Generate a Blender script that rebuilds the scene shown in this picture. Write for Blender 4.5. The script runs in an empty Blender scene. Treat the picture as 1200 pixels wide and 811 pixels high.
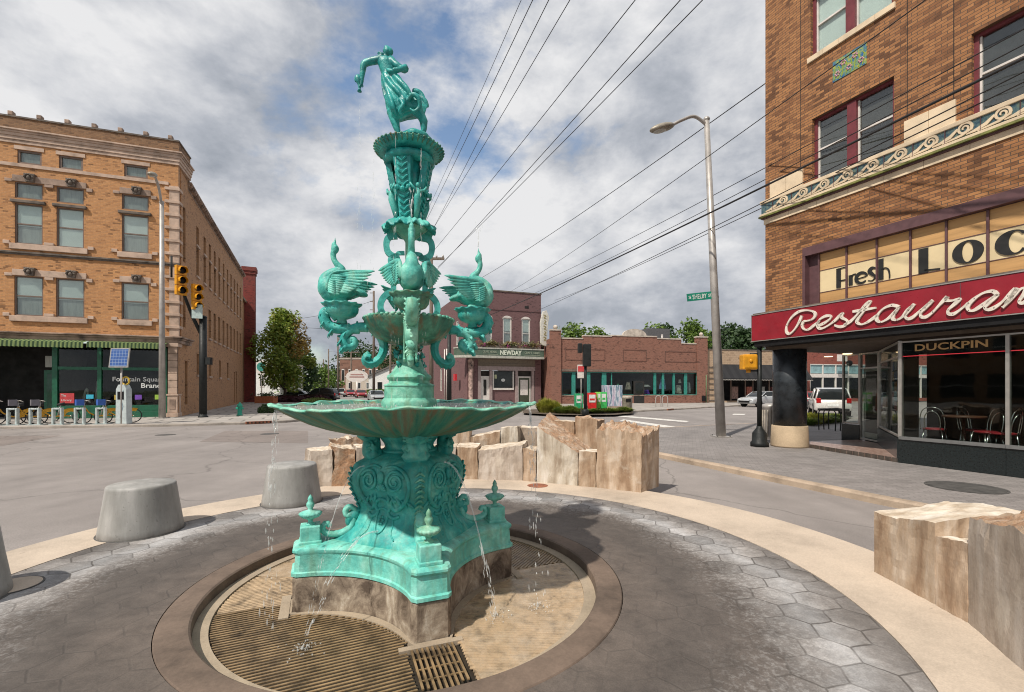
import bpy, bmesh, math, random
from mathutils import Vector, Matrix, noise as mnoise
random.seed(7)
PI = math.pi
F, CX, HY, CZ = 540.0, 600.0, 455.0, 1.72
scene = bpy.context.scene
COL = scene.collection

def gp(px, py, z=0.0):
    Y = F*(CZ-z)/(py-HY)
    return Vector(((px-CX)/F*Y, Y, z))
def xp(px, Y): return (px-CX)/F*Y
def zp(py, Y): return CZ+(HY-py)*Y/F

# ------------------------------------------------------------------ materials
def _nodes(name):
    m = bpy.data.materials.new(name); m.use_nodes = True
    nt = m.node_tree; nt.nodes.clear()
    out = nt.nodes.new('ShaderNodeOutputMaterial')
    b = nt.nodes.new('ShaderNodeBsdfPrincipled')
    nt.links.new(b.outputs[0], out.inputs[0])
    return m, nt, b, out
def N(nt, t, **kw):
    n = nt.nodes.new(t)
    for k, v in kw.items():
        if k.startswith('i_'):
            n.inputs[k[2:].replace('_', ' ')].default_value = v
        else: setattr(n, k, v)
    return n
def L(nt, a, b): nt.links.new(a, b)
def c4(c): return (c[0], c[1], c[2], 1.0)
def ramp(nt, fac, stops, interp='LINEAR'):
    r = N(nt, 'ShaderNodeValToRGB'); r.color_ramp.interpolation = interp
    e = r.color_ramp.elements
    while len(e) < len(stops): e.new(0.5)
    for i, (p, c) in enumerate(stops):
        e[i].position = p; e[i].color = c4(c) if len(c) == 3 else c
    if fac is not None: L(nt, fac, r.inputs[0])
    return r
def mix(nt, fac, a, b, blend='MIX'):
    m = N(nt, 'ShaderNodeMix', data_type='RGBA', blend_type=blend)
    for s, v in ((m.inputs[0], fac), (m.inputs[6], a), (m.inputs[7], b)):
        if hasattr(v, 'is_linked') or hasattr(v, 'links'): L(nt, v, s)
        elif isinstance(v, (int, float)): s.default_value = v
        else: s.default_value = c4(v)
    return m.outputs[2]
def mth(nt, op, a, b=0.0, c=None, clamp=False):
    m = N(nt, 'ShaderNodeMath', operation=op, use_clamp=clamp)
    for i, v in enumerate((a, b) if c is None else (a, b, c)):
        if hasattr(v, 'links'): L(nt, v, m.inputs[i])
        else: m.inputs[i].default_value = v
    return m.outputs[0]
def vm(nt, op, a, b=None):
    m = N(nt, 'ShaderNodeVectorMath', operation=op)
    for i, v in enumerate((a, b)):
        if v is None: continue
        if hasattr(v, 'links'): L(nt, v, m.inputs[i])
        else: m.inputs[i].default_value = v
    return m
def coords(nt, kind='Object', scale=(1, 1, 1), rot=(0, 0, 0)):
    t = N(nt, 'ShaderNodeTexCoord'); mp = N(nt, 'ShaderNodeMapping')
    mp.inputs['Scale'].default_value = scale; mp.inputs['Rotation'].default_value = rot
    L(nt, t.outputs[kind], mp.inputs[0]); return mp.outputs[0]
def worldco(nt, scale=(1, 1, 1)):
    g = N(nt, 'ShaderNodeNewGeometry'); mp = N(nt, 'ShaderNodeMapping')
    mp.inputs['Scale'].default_value = scale
    L(nt, g.outputs['Position'], mp.inputs[0]); return mp.outputs[0]
def noi(nt, co, scale, detail=4, rough=0.55, dist=0.0):
    n = N(nt, 'ShaderNodeTexNoise'); n.inputs['Scale'].default_value = scale
    n.inputs['Detail'].default_value = detail; n.inputs['Roughness'].default_value = rough
    n.inputs['Distortion'].default_value = dist
    if co is not None: L(nt, co, n.inputs['Vector'])
    return n.outputs[0]
def bump(nt, b, h, strength=0.3, dist=0.02):
    n = N(nt, 'ShaderNodeBump'); n.inputs['Strength'].default_value = strength
    n.inputs['Distance'].default_value = dist
    L(nt, h, n.inputs['Height']); L(nt, n.outputs[0], b.inputs['Normal']); return n
MC = {}
def plain(name, col, rough=0.6, metal=0.0, var=0.12, scale=6.0, bmp=0.0, bscale=40.0, bd=0.01, coat=0.0, world=False, stretch=(1, 1, 1), spec=0.5):
    """a base colour broken up by two octaves of noise, with optional bump"""
    if name in MC: return MC[name]
    m, nt, b, o = _nodes(name)
    co = worldco(nt, stretch) if world else coords(nt, 'Object', stretch)
    n1 = noi(nt, co, scale, 6, 0.6)
    d = tuple(max(0, x*(1-var*2)) for x in col); l = tuple(min(1, x*(1+var*1.5)) for x in col)
    r = ramp(nt, n1, [(0.3, d), (0.5, col), (0.72, l)])
    L(nt, r.outputs[0], b.inputs['Base Color'])
    rr = ramp(nt, noi(nt, co, scale*2.3, 3), [(0.3, (max(0.02, rough-0.12),)*3), (0.7, (min(1, rough+0.1),)*3)])
    L(nt, rr.outputs[0], b.inputs['Roughness'])
    b.inputs['Metallic'].default_value = metal; b.inputs['Coat Weight'].default_value = coat
    b.inputs['Specular IOR Level'].default_value = spec
    if bmp: bump(nt, b, noi(nt, co, bscale, 5, 0.6), bmp, bd)
    MC[name] = m; return m
def glow(name, col, s=1.0):
    if name in MC: return MC[name]
    m, nt, b, o = _nodes(name)
    b.inputs['Base Color'].default_value = c4(col); b.inputs['Emission Color'].default_value = c4(col)
    b.inputs['Emission Strength'].default_value = s
    MC[name] = m; return m
def glass(name='window_glass', tint=(0.75, 0.85, 0.85), refl=1.0):
    if name in MC: return MC[name]
    m = bpy.data.materials.new(name); m.use_nodes = True; nt = m.node_tree; nt.nodes.clear()
    o = N(nt, 'ShaderNodeOutputMaterial'); t = N(nt, 'ShaderNodeBsdfTransparent'); g = N(nt, 'ShaderNodeBsdfGlossy')
    t.inputs[0].default_value = c4(tint); g.inputs['Roughness'].default_value = 0.02
    fr = N(nt, 'ShaderNodeLayerWeight'); fr.inputs[0].default_value = 0.5
    f = mth(nt, 'MULTIPLY', mth(nt, 'MULTIPLY_ADD', mth(nt, 'POWER', fr.outputs['Facing'], 5.0), 0.96, 0.04), refl, clamp=True)
    co = worldco(nt); bp = N(nt, 'ShaderNodeBump'); bp.inputs['Strength'].default_value = 0.08; bp.inputs['Distance'].default_value = 0.02
    L(nt, noi(nt, co, 1.3, 2), bp.inputs['Height']); L(nt, bp.outputs[0], g.inputs['Normal'])
    mx = N(nt, 'ShaderNodeMixShader'); L(nt, f, mx.inputs[0]); L(nt, t.outputs[0], mx.inputs[1]); L(nt, g.outputs[0], mx.inputs[2])
    L(nt, mx.outputs[0], o.inputs[0]); MC[name] = m; return m
def brick(name, c1, c2, mortar, bw=0.21, bh=0.072, msize=0.006, stain=(0.12, 0.10, 0.08), stainamt=0.25, dark=0.12, bmp=0.5):
    if name in MC: return MC[name]
    m, nt, b, o = _nodes(name)
    t = N(nt, 'ShaderNodeTexCoord'); s = N(nt, 'ShaderNodeSeparateXYZ'); L(nt, t.outputs['Object'], s.inputs[0])
    u = mth(nt, 'ADD', s.outputs[0], s.outputs[1]); cb = N(nt, 'ShaderNodeCombineXYZ')
    L(nt, u, cb.inputs[0]); L(nt, s.outputs[2], cb.inputs[1])
    br = N(nt, 'ShaderNodeTexBrick'); L(nt, cb.outputs[0], br.inputs['Vector'])
    br.inputs['Color1'].default_value = c4(c1); br.inputs['Color2'].default_value = c4(c2)
    br.inputs['Mortar'].default_value = c4(mortar); br.inputs['Scale'].default_value = 1.0
    br.inputs['Brick Width'].default_value = bw; br.inputs['Row Height'].default_value = bh
    br.inputs['Mortar Size'].default_value = msize; br.inputs['Mortar Smooth'].default_value = 0.3
    br.inputs['Bias'].default_value = 0.0
    # single dark bricks
    wn = N(nt, 'ShaderNodeTexBrick'); L(nt, cb.outputs[0], wn.inputs['Vector'])
    wn.inputs['Color1'].default_value = (0, 0, 0, 1); wn.inputs['Color2'].default_value = (1, 1, 1, 1); wn.inputs['Mortar'].default_value = (0, 0, 0, 1)
    wn.inputs['Scale'].default_value = 1.0; wn.inputs['Brick Width'].default_value = bw; wn.inputs['Row Height'].default_value = bh
    wn.inputs['Mortar Size'].default_value = 0.0; wn.inputs['Bias'].default_value = 0.0
    thr = ramp(nt, wn.outputs['Color'], [(0.86-dark*0.5, (0, 0, 0)), (0.92-dark*0.5, (1, 1, 1))])
    clus = ramp(nt, noi(nt, cb.outputs[0], 1.6, 3), [(0.48, (0, 0, 0)), (0.60, (1, 1, 1))])
    fd = mth(nt, 'MULTIPLY', thr.outputs[0], mth(nt, 'ADD', mth(nt, 'MULTIPLY', clus.outputs[0], 0.55), 0.2))
    col = mix(nt, fd, br.outputs['Color'], tuple(x*0.28 for x in c2))
    big = ramp(nt, noi(nt, cb.outputs[0], 0.45, 6, 0.6), [(0.35, (0, 0, 0)), (0.75, (1, 1, 1))])
    col = mix(nt, mth(nt, 'MULTIPLY', big.outputs[0], stainamt), col, stain)
    fine = ramp(nt, noi(nt, cb.outputs[0], 9.0, 4, 0.7), [(0.3, (0.78,)*3), (0.7, (1.15,)*3)])
    col = mix(nt, 0.8, col, fine.outputs[0], 'MULTIPLY')
    L(nt, col, b.inputs['Base Color']); b.inputs['Roughness'].default_value = 0.85
    inv = mth(nt, 'SUBTRACT', 1.0, br.outputs['Fac']); 
    bump(nt, b, mth(nt, 'ADD', inv, mth(nt, 'MULTIPLY', noi(nt, cb.outputs[0], 30, 3), 0.5)), bmp, 0.008)
    MC[name] = m; return m

# ------------------------------------------------------------------ mesh building
class MB:
    def __init__(s): s.v = []; s.f = []; s.sm = []
    def add(s, vs, fs, smooth=False):
        o = len(s.v); s.v += [tuple(p) for p in vs]
        for f in fs: s.f.append(tuple(i+o for i in f)); s.sm.append(smooth)
        return s
    def box(s, x0, x1, y0, y1, z0, z1, M=None):
        vs = [Vector((x, y, z)) for z in (z0, z1) for x, y in ((x0, y0), (x1, y0), (x1, y1), (x0, y1))]
        if M is not None: vs = [M @ v for v in vs]
        return s.add(vs, [(3, 2, 1, 0), (4, 5, 6, 7), (0, 1, 5, 4), (1, 2, 6, 5), (2, 3, 7, 6), (3, 0, 4, 7)])
    def prism(s, poly, z0, z1):
        n = len(poly); a = sum(poly[i][0]*poly[(i+1) % n][1]-poly[(i+1) % n][0]*poly[i][1] for i in range(n))
        if a < 0: poly = poly[::-1]
        g0 = (lambda i: z0) if not callable(z0) else z0; g1 = (lambda i: z1) if not callable(z1) else z1
        vs = [(p[0], p[1], g0(i)) for i, p in enumerate(poly)]+[(p[0], p[1], g1(i)) for i, p in enumerate(poly)]
        return s.add(vs, [tuple(range(n))[::-1], tuple(range(n, 2*n))]+[(i, (i+1) % n, (i+1) % n+n, i+n) for i in range(n)])
    def xz(s, poly, y0, y1, M=None):
        """polygon in the x-z plane extruded from y0 (front) to y1"""
        n = len(poly); a = sum(poly[i][0]*poly[(i+1) % n][1]-poly[(i+1) % n][0]*poly[i][1] for i in range(n))
        if a < 0: poly = poly[::-1]
        vs = [Vector((p[0], y0, p[1])) for p in poly]+[Vector((p[0], y1, p[1])) for p in poly]
        if M is not None: vs = [M @ v for v in vs]
        return s.add(vs, [tuple(range(n)), tuple(range(n, 2*n))[::-1]]+[((i+1) % n, i, i+n, (i+1) % n+n) for i in range(n)])
    def lathe(s, prof, n=24, c=(0, 0, 0), rf=None, zf=None, smooth=True, caps=True, a0=0.0):
        vs = []; fs = []
        for k, (r, z) in enumerate(prof):
            for i in range(n):
                a = a0+2*PI*i/n; rr = r if rf is None else rf(r, z, a, k); zz = z if zf is None else zf(r, z, a, k)
                vs.append((c[0]+rr*math.cos(a), c[1]+rr*math.sin(a), c[2]+zz))
        for k in range(len(prof)-1):
            for i in range(n):
                j = (i+1) % n; fs.append((k*n+i, k*n+j, (k+1)*n+j, (k+1)*n+i))
        if caps:
            fs.append(tuple(range(n))[::-1]); m = (len(prof)-1)*n; fs.append(tuple(range(m, m+n)))
        return s.add(vs, fs, smooth)
    def tube(s, pts, rad, n=8, smooth=True, flat=1.0, up=None, caps=True):
        pts = [Vector(p) for p in pts]; m = len(pts)
        if not hasattr(rad, '__len__'): rad = [rad]*m
        vs = []; fs = []; prev = None
        for k, p in enumerate(pts):
            t = (pts[min(k+1, m-1)]-pts[max(k-1, 0)]).normalized()
            if t.length < 1e-6: t = Vector((0, 0, 1))
            if up is not None: a = Vector(up).cross(t)
            elif prev is None: a = t.orthogonal()
            else: a = prev-t*prev.dot(t)
            if a.length < 1e-5: a = t.orthogonal()
            a.normalize(); prev = a; b = t.cross(a)
            for i in range(n):
                q = 2*PI*i/n; vs.append(p+a*(math.cos(q)*rad[k])+b*(math.sin(q)*rad[k]*flat))
        for k in range(m-1):
            for i in range(n):
                j = (i+1) % n; fs.append((k*n+i, k*n+j, (k+1)*n+j, (k+1)*n+i))
        if caps: fs.append(tuple(range(n))[::-1]); fs.append(tuple(range((m-1)*n, m*n)))
        return s.add(vs, fs, smooth)
    def cyl(s, p0, p1, r0, r1=None, n=12, smooth=True): return s.tube([p0, p1], [r0, r0 if r1 is None else r1], n, smooth)
    def ell(s, c, r, n=12, m=8, M=None, smooth=True):
        vs = [];fs = []; c = Vector(c)
        for k in range(m+1):
            ph = -PI/2+PI*k/m
            for i in range(n):
                a = 2*PI*i/n; v = Vector((r[0]*math.cos(ph)*math.cos(a), r[1]*math.cos(ph)*math.sin(a), r[2]*math.sin(ph)))
                if M is not None: v = M @ v
                vs.append(c+v)
        for k in range(m):
            for i in range(n):
                j = (i+1) % n; fs.append((k*n+i, k*n+j, (k+1)*n+j, (k+1)*n+i))
        return s.add(vs, fs, smooth)
    def ribbon(s, pts, w, y0, y1):
        """flat stroke in the x-z plane, w wide, between y0 and y1"""
        P = [Vector((p[0], p[1])) for p in pts]; m = len(P)
        if not hasattr(w, '__len__'): w = [w]*m
        a = [];b = []
        for k in range(m):
            t = (P[min(k+1, m-1)]-P[max(k-1, 0)])
            if t.length < 1e-9: t = Vector((1, 0))
            t.normalize(); nn = Vector((-t.y, t.x))*w[k]/2
            a.append(P[k]+nn); b.append(P[k]-nn)
        vs = []
        for k in range(m):
            vs += [(a[k].x, y0, a[k].y), (b[k].x, y0, b[k].y), (b[k].x, y1, b[k].y), (a[k].x, y1, a[k].y)]
        fs = []
        for k in range(m-1):
            o = 4*k
            for i in range(4):
                j = (i+1) % 4; fs.append((o+i, o+j, o+4+j, o+4+i))
        fs += [(3, 2, 1, 0), (4*m-4, 4*m-3, 4*m-2, 4*m-1)]
        return s.add(vs, fs)
    def build(s, name, mat, parent=None, smooth=None, bevel=0.0, weld=False, label=None, fix=True):
        me = bpy.data.meshes.new(name); me.from_pydata(s.v, [], s.f); 
        me.polygons.foreach_set('use_smooth', [bool(x) if smooth is None else smooth for x in s.sm])
        if fix:
            bm = bmesh.new(); bm.from_mesh(me)
            if weld: bmesh.ops.remove_doubles(bm, verts=bm.verts, dist=1e-4)
            bmesh.ops.recalc_face_normals(bm, faces=bm.faces); bm.to_mesh(me); bm.free()
        if mat is not None: me.materials.append(mat)
        o = bpy.data.objects.new(name, me); COL.objects.link(o)
        if parent is not None: o.parent = parent
        if bevel:
            md = o.modifiers.new('bevel', 'BEVEL'); md.width = bevel; md.segments = 2; md.limit_method = 'ANGLE'; md.angle_limit = 0.7
        if label: o['label'] = label
        return o
def catmull(P, n=6, closed=False):
    P = [Vector(p) for p in P]; out = []; m = len(P)
    for i in range(m-1 if not closed else m):
        g = lambda k: P[k % m] if closed else P[max(0, min(m-1, k))]
        p0, p1, p2, p3 = g(i-1), g(i), g(i+1), g(i+2)
        for k in range(n):
            t = k/n
            out.append(0.5*((2*p1)+(p2-p0)*t+(2*p0-5*p1+4*p2-p3)*t*t+(3*p1-p0-3*p2+p3)*t**3))
    if not closed: out.append(P[-1])
    return out
def lerp(a, b, t): return a+(b-a)*t
def interp(tab, x):
    if x <= tab[0][0]: return tab[0][1:]
    for a, b in zip(tab, tab[1:]):
        if x <= b[0]:
            t = (x-a[0])/(b[0]-a[0]); return tuple(lerp(p, q, t) for p, q in zip(a[1:], b[1:]))
    return tab[-1][1:]
def tag(o, label, cat, group=None, kind=None):
    o['label'] = label
    if kind in (None, 'stuff'): o['category'] = cat
    if group: o['group'] = group
    if kind: o['kind'] = kind
    return o
def thing(name, label, cat, loc=(0, 0, 0), rz=0.0, group=None):
    o = bpy.data.objects.new(name, None); COL.objects.link(o); o.location = loc; o.rotation_euler = (0, 0, rz)
    o.empty_display_size = 0.2
    return tag(o, label, cat, group)
def struct(o): o['kind'] = 'structure'; return o
def copy_tree(o, parent=None):
    c = o.copy(); COL.objects.link(c); c.parent = parent
    for ch in list(o.children): copy_tree(ch, c)
    return c
def remesh(o, vs, smooth_iter=2):
    m = o.modifiers.new('merge', 'REMESH'); m.mode = 'VOXEL'; m.voxel_size = vs; m.use_smooth_shade = True
    if smooth_iter:
        s = o.modifiers.new('soften', 'SMOOTH'); s.iterations = smooth_iter; s.factor = 0.5
    return o
_tc = {}
def text_polys(txt, bold=0.0, extr=0.01, res=3):
    k = (txt, bold, extr)
    if k in _tc: return _tc[k]
    cu = bpy.data.curves.new('t', 'FONT'); cu.body = txt; cu.size = 1.0; cu.extrude = extr; cu.offset = bold; cu.resolution_u = res
    ob = bpy.data.objects.new('t', cu); COL.objects.link(ob); bpy.context.view_layer.update()
    me = bpy.data.meshes.new_from_object(ob); COL.objects.unlink(ob); bpy.data.objects.remove(ob)
    vs = [v.co.copy() for v in me.vertices]; fs = [tuple(p.vertices) for p in me.polygons]
    _tc[k] = (vs, fs); return _tc[k]
def text(mb, txt, x0, x1, z0, z1, y, th=0.01, bold=0.0, M=None, flip=False):
    """lettering fitted to the box x0..x1, z0..z1 in the x-z plane, facing -y"""
    vs, fs = text_polys(txt, bold)
    ax = min(v.x for v in vs); bx = max(v.x for v in vs); ay = min(v.y for v in vs); by = max(v.y for v in vs)
    out = []
    for v in vs:
        p = Vector((x0+(v.x-ax)/(bx-ax)*(x1-x0), y-(th if v.z > 0 else 0.0), z0+(v.y-ay)/(by-ay)*(z1-z0)))
        if M is not None: p = M @ p
        out.append(p)
    return mb.add(out, fs)
def wall_grid(mb, u0, u1, z0, z1, holes, y=0.0, depth=0.2):
    """flat wall in the x-z plane at y with openings and their reveals"""
    us = sorted({u0, u1, *[h[0] for h in holes], *[h[1] for h in holes]}); zs = sorted({z0, z1, *[h[2] for h in holes], *[h[3] for h in holes]})
    us = [u for u in us if u0 <= u <= u1]; zs = [z for z in zs if z0 <= z <= z1]
    for a, b in zip(us, us[1:]):
        for c, d in zip(zs, zs[1:]):
            cu, cz = (a+b)/2, (c+d)/2
            if any(h[0] < cu < h[1] and h[2] < cz < h[3] for h in holes): continue
            mb.add([(a, y, c), (b, y, c), (b, y, d), (a, y, d)], [(0, 1, 2, 3)])
    for a, b, c, d in holes:
        for p, q in (((a, c), (b, c)), ((b, c), (b, d)), ((b, d), (a, d)), ((a, d), (a, c))):
            mb.add([(p[0], y, p[1]), (q[0], y, q[1]), (q[0], y+depth, q[1]), (p[0], y+depth, p[1])], [(0, 3, 2, 1)])
    return mb
class Fac:
    """a facade: local x runs along it, local y goes into the building, z up"""
    def __init__(s, P, Q):
        s.P = Vector((P[0], P[1], 0)); d = Vector((Q[0]-P[0], Q[1]-P[1], 0)); s.L = d.length; s.d = d.normalized(); s.rz = math.atan2(d.y, d.x)
    def uz(s, px, py):
        k = (px-CX)/F; u = (k*s.P.y-s.P.x)/(s.d.x-k*s.d.y); Y = s.P.y+u*s.d.y
        return u, CZ+(HY-py)*Y/F
    def crop(s, ox, oy, sc): return lambda x, y: s.uz(ox+x/sc, oy+y/sc)
def g2(px, Z): return ((px-CX)/F*Z, Z)

# ------------------------------------------------------------------ camera, sun, sky
cam = bpy.data.cameras.new('camera'); cam.sensor_width = 36; cam.lens = 36*F/1200
cam.shift_y = (HY-405.5)/1200; cam.clip_end = 4000; cam.clip_start = 0.05
co = bpy.data.objects.new('camera', cam); COL.objects.link(co); co.location = (0, 0, CZ); co.rotation_euler = (PI/2, 0, 0)
scene.camera = co
SD = Vector((-0.49, -0.60, 1.0)).normalized()
sun = bpy.data.lights.new('sun', 'SUN'); sun.energy = 4.3; sun.angle = math.radians(1.2); sun.color = (1.0, 0.93, 0.83)
so = bpy.data.objects.new('sun', sun); COL.objects.link(so); so.rotation_euler = SD.to_track_quat('Z', 'Y').to_euler()
W = bpy.data.worlds.new('World'); scene.world = W; W.use_nodes = True
nt = W.node_tree; nt.nodes.clear()
wo = N(nt, 'ShaderNodeOutputWorld'); sky = N(nt, 'ShaderNodeTexSky', sky_type='NISHITA'); sky.sun_disc = False
sky.sun_elevation = math.asin(SD.z); sky.sun_rotation = math.atan2(SD.x, SD.y); sky.air_density = 1.2; sky.dust_density = 1.0
b1 = N(nt, 'ShaderNodeBackground'); b1.inputs[1].default_value = 0.14; L(nt, sky.outputs[0], b1.inputs[0])
tc = N(nt, 'ShaderNodeTexCoord'); sx = N(nt, 'ShaderNodeSeparateXYZ'); L(nt, tc.outputs['Generated'], sx.inputs[0])
off = vm(nt, 'MULTIPLY', tc.outputs['Generated'], (1.0, 1.0, 1.75)).outputs[0]
off = vm(nt, 'ADD', off, (5.3, 2.2, 0.4)).outputs[0]
def dens_at(v): return mth(nt, 'ADD', mth(nt, 'MULTIPLY', noi(nt, v, 1.15, 3, 0.5, 0.2), 0.52), mth(nt, 'MULTIPLY', noi(nt, v, 3.4, 11, 0.60, 0.1), 0.52))
dens = dens_at(off)
cover = ramp(nt, dens, [(0.36, (0, 0, 0)), (0.45, (1, 1, 1))])
d2 = dens_at(vm(nt, 'ADD', off, (-0.07, -0.03, 0.16)).outputs[0])
shade = mth(nt, 'ADD', mth(nt, 'MULTIPLY', mth(nt, 'SUBTRACT', dens, d2), 2.9), mth(nt, 'SUBTRACT', 1.10, dens))
ccol = ramp(nt, shade, [(0.34, (0.33, 0.36, 0.41)), (0.50, (0.45, 0.475, 0.525)), (0.64, (0.60, 0.615, 0.65)), (0.84, (0.80, 0.80, 0.81))])
b2 = N(nt, 'ShaderNodeBackground'); b2.inputs[1].default_value = 0.92; L(nt, ccol.outputs[0], b2.inputs[0])
ms = N(nt, 'ShaderNodeMixShader'); L(nt, cover.outputs[0], ms.inputs[0]); L(nt, b1.outputs[0], ms.inputs[1]); L(nt, b2.outputs[0], ms.inputs[2])
L(nt, ms.outputs[0], wo.inputs[0])
scene.view_settings.view_transform = 'Standard'; scene.view_settings.look = 'None'; scene.view_settings.exposure = 0.16; scene.view_settings.gamma = 1.0
scene.view_settings.use_curve_mapping = False
scene.cycles.filter_width = 1.05; scene.cycles.max_bounces = 6; scene.cycles.transparent_max_bounces = 12
# ------------------------------------------------------------------ ground materials
def asphalt(name, col, world=True):
    m, nt, b, o = _nodes(name); co = worldco(nt)
    n1 = noi(nt, co, 0.35, 6, 0.62); n2 = noi(nt, co, 60.0, 3, 0.7); n3 = noi(nt, co, 2.6, 5, 0.65)
    r = ramp(nt, n1, [(0.3, tuple(x*0.80 for x in col)), (0.55, col), (0.75, tuple(x*1.18 for x in col))])
    c = mix(nt, 0.65, r.outputs[0], ramp(nt, n2, [(0.3, (0.62,)*3), (0.68, (1.3,)*3)]).outputs[0], 'MULTIPLY')
    c = mix(nt, 0.5, c, ramp(nt, n3, [(0.3, (0.8,)*3), (0.7, (1.1,)*3)]).outputs[0], 'MULTIPLY')
    # tyre-polished lanes, long in the travel direction
    st = N(nt, 'ShaderNodeMapping'); st.inputs['Rotation'].default_value = (0, 0, math.radians(-23)); st.inputs['Scale'].default_value = (0.9, 0.05, 1)
    L(nt, co, st.inputs[0])
    c = mix(nt, 0.35, c, ramp(nt, noi(nt, st.outputs[0], 1.0, 4), [(0.35, (0.7,)*3), (0.65, (1.15,)*3)]).outputs[0], 'MULTIPLY')
    vo = N(nt, 'ShaderNodeTexVoronoi', feature='DISTANCE_TO_EDGE'); vo.inputs['Scale'].default_value = 0.22
    dst = vm(nt, 'ADD', co, None); L(nt, co, dst.inputs[0]); nn = N(nt, 'ShaderNodeTexNoise'); nn.inputs['Scale'].default_value = 0.9; nn.inputs['Detail'].default_value = 5; L(nt, co, nn.inputs['Vector'])
    L(nt, nn.outputs['Color'], dst.inputs[1]); L(nt, dst.outputs[0], vo.inputs['Vector'])
    cr = ramp(nt, vo.outputs[0], [(0.0, (1, 1, 1)), (0.006, (0, 0, 0))])
    c = mix(nt, mth(nt, 'MULTIPLY', cr.outputs[0], 0.55), c, tuple(x*0.3 for x in col))
    L(nt, c, b.inputs['Base Color']); b.inputs['Roughness'].default_value = 0.88
    bump(nt, b, noi(nt, co, 90, 2, 0.8), 0.5, 0.006); return m
M_asph = asphalt('asphalt', (0.262, 0.236, 0.222)); M_asph2 = asphalt('asphalt_patch', (0.22, 0.187, 0.17))
def concrete(name, col, bs=70, var=0.15, joints=None):
    m, nt, b, o = _nodes(name); co = worldco(nt)
    r = ramp(nt, noi(nt, co, 1.1, 8, 0.68), [(0.3, tuple(x*(1-var*1.7) for x in col)), (0.52, col), (0.75, tuple(min(1, x*(1+var)) for x in col))])
    c = mix(nt, 0.5, r.outputs[0], ramp(nt, noi(nt, co, bs, 3, 0.7), [(0.3, (0.75,)*3), (0.7, (1.18,)*3)]).outputs[0], 'MULTIPLY')
    sp = ramp(nt, noi(nt, co, 14, 2, 0.5), [(0.72, (0, 0, 0)), (0.78, (1, 1, 1))])
    c = mix(nt, mth(nt, 'MULTIPLY', sp.outputs[0], 0.45), c, tuple(x*0.4 for x in col))
    h = noi(nt, co, bs, 3, 0.7)
    if joints:
        rot, jw, jh = joints
        mp = N(nt, 'ShaderNodeMapping'); mp.inputs['Rotation'].default_value = (0, 0, rot); L(nt, co, mp.inputs[0])
        br = N(nt, 'ShaderNodeTexBrick'); br.offset = 0.5; L(nt, mp.outputs[0], br.inputs['Vector'])
        br.inputs['Color1'].default_value = (0.86, 0.86, 0.86, 1); br.inputs['Color2'].default_value = (1.1, 1.1, 1.1, 1); br.inputs['Mortar'].default_value = (0.5, 0.5, 0.5, 1)
        br.inputs['Scale'].default_value = 1; br.inputs['Brick Width'].default_value = jw; br.inputs['Row Height'].default_value = jh
        br.inputs['Mortar Size'].default_value = min(jw, jh)*0.045; br.inputs['Mortar Smooth'].default_value = 0.2
        c = mix(nt, 1.0, c, br.outputs['Color'], 'MULTIPLY')
    L(nt, c, b.inputs['Base Color']); b.inputs['Roughness'].default_value = 0.85
    bump(nt, b, h, 0.35, 0.005); return m
M_walk = concrete('sidewalk_concrete', (0.36, 0.33, 0.30), joints=(math.radians(-23.7), 1.5, 1.5))
M_paver = concrete('brick_pavers', (0.235, 0.215, 0.205), joints=(math.radians(21), 0.2, 0.1))
M_curb = concrete('curb_concrete', (0.40, 0.31, 0.23), var=.3)
M_pale = concrete('pale_band_concrete', (0.50, 0.415, 0.33), var=0.17)
M_paint = plain('road_paint', (0.62, 0.60, 0.56), 0.7, var=0.2, scale=9, world=True)

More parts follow.
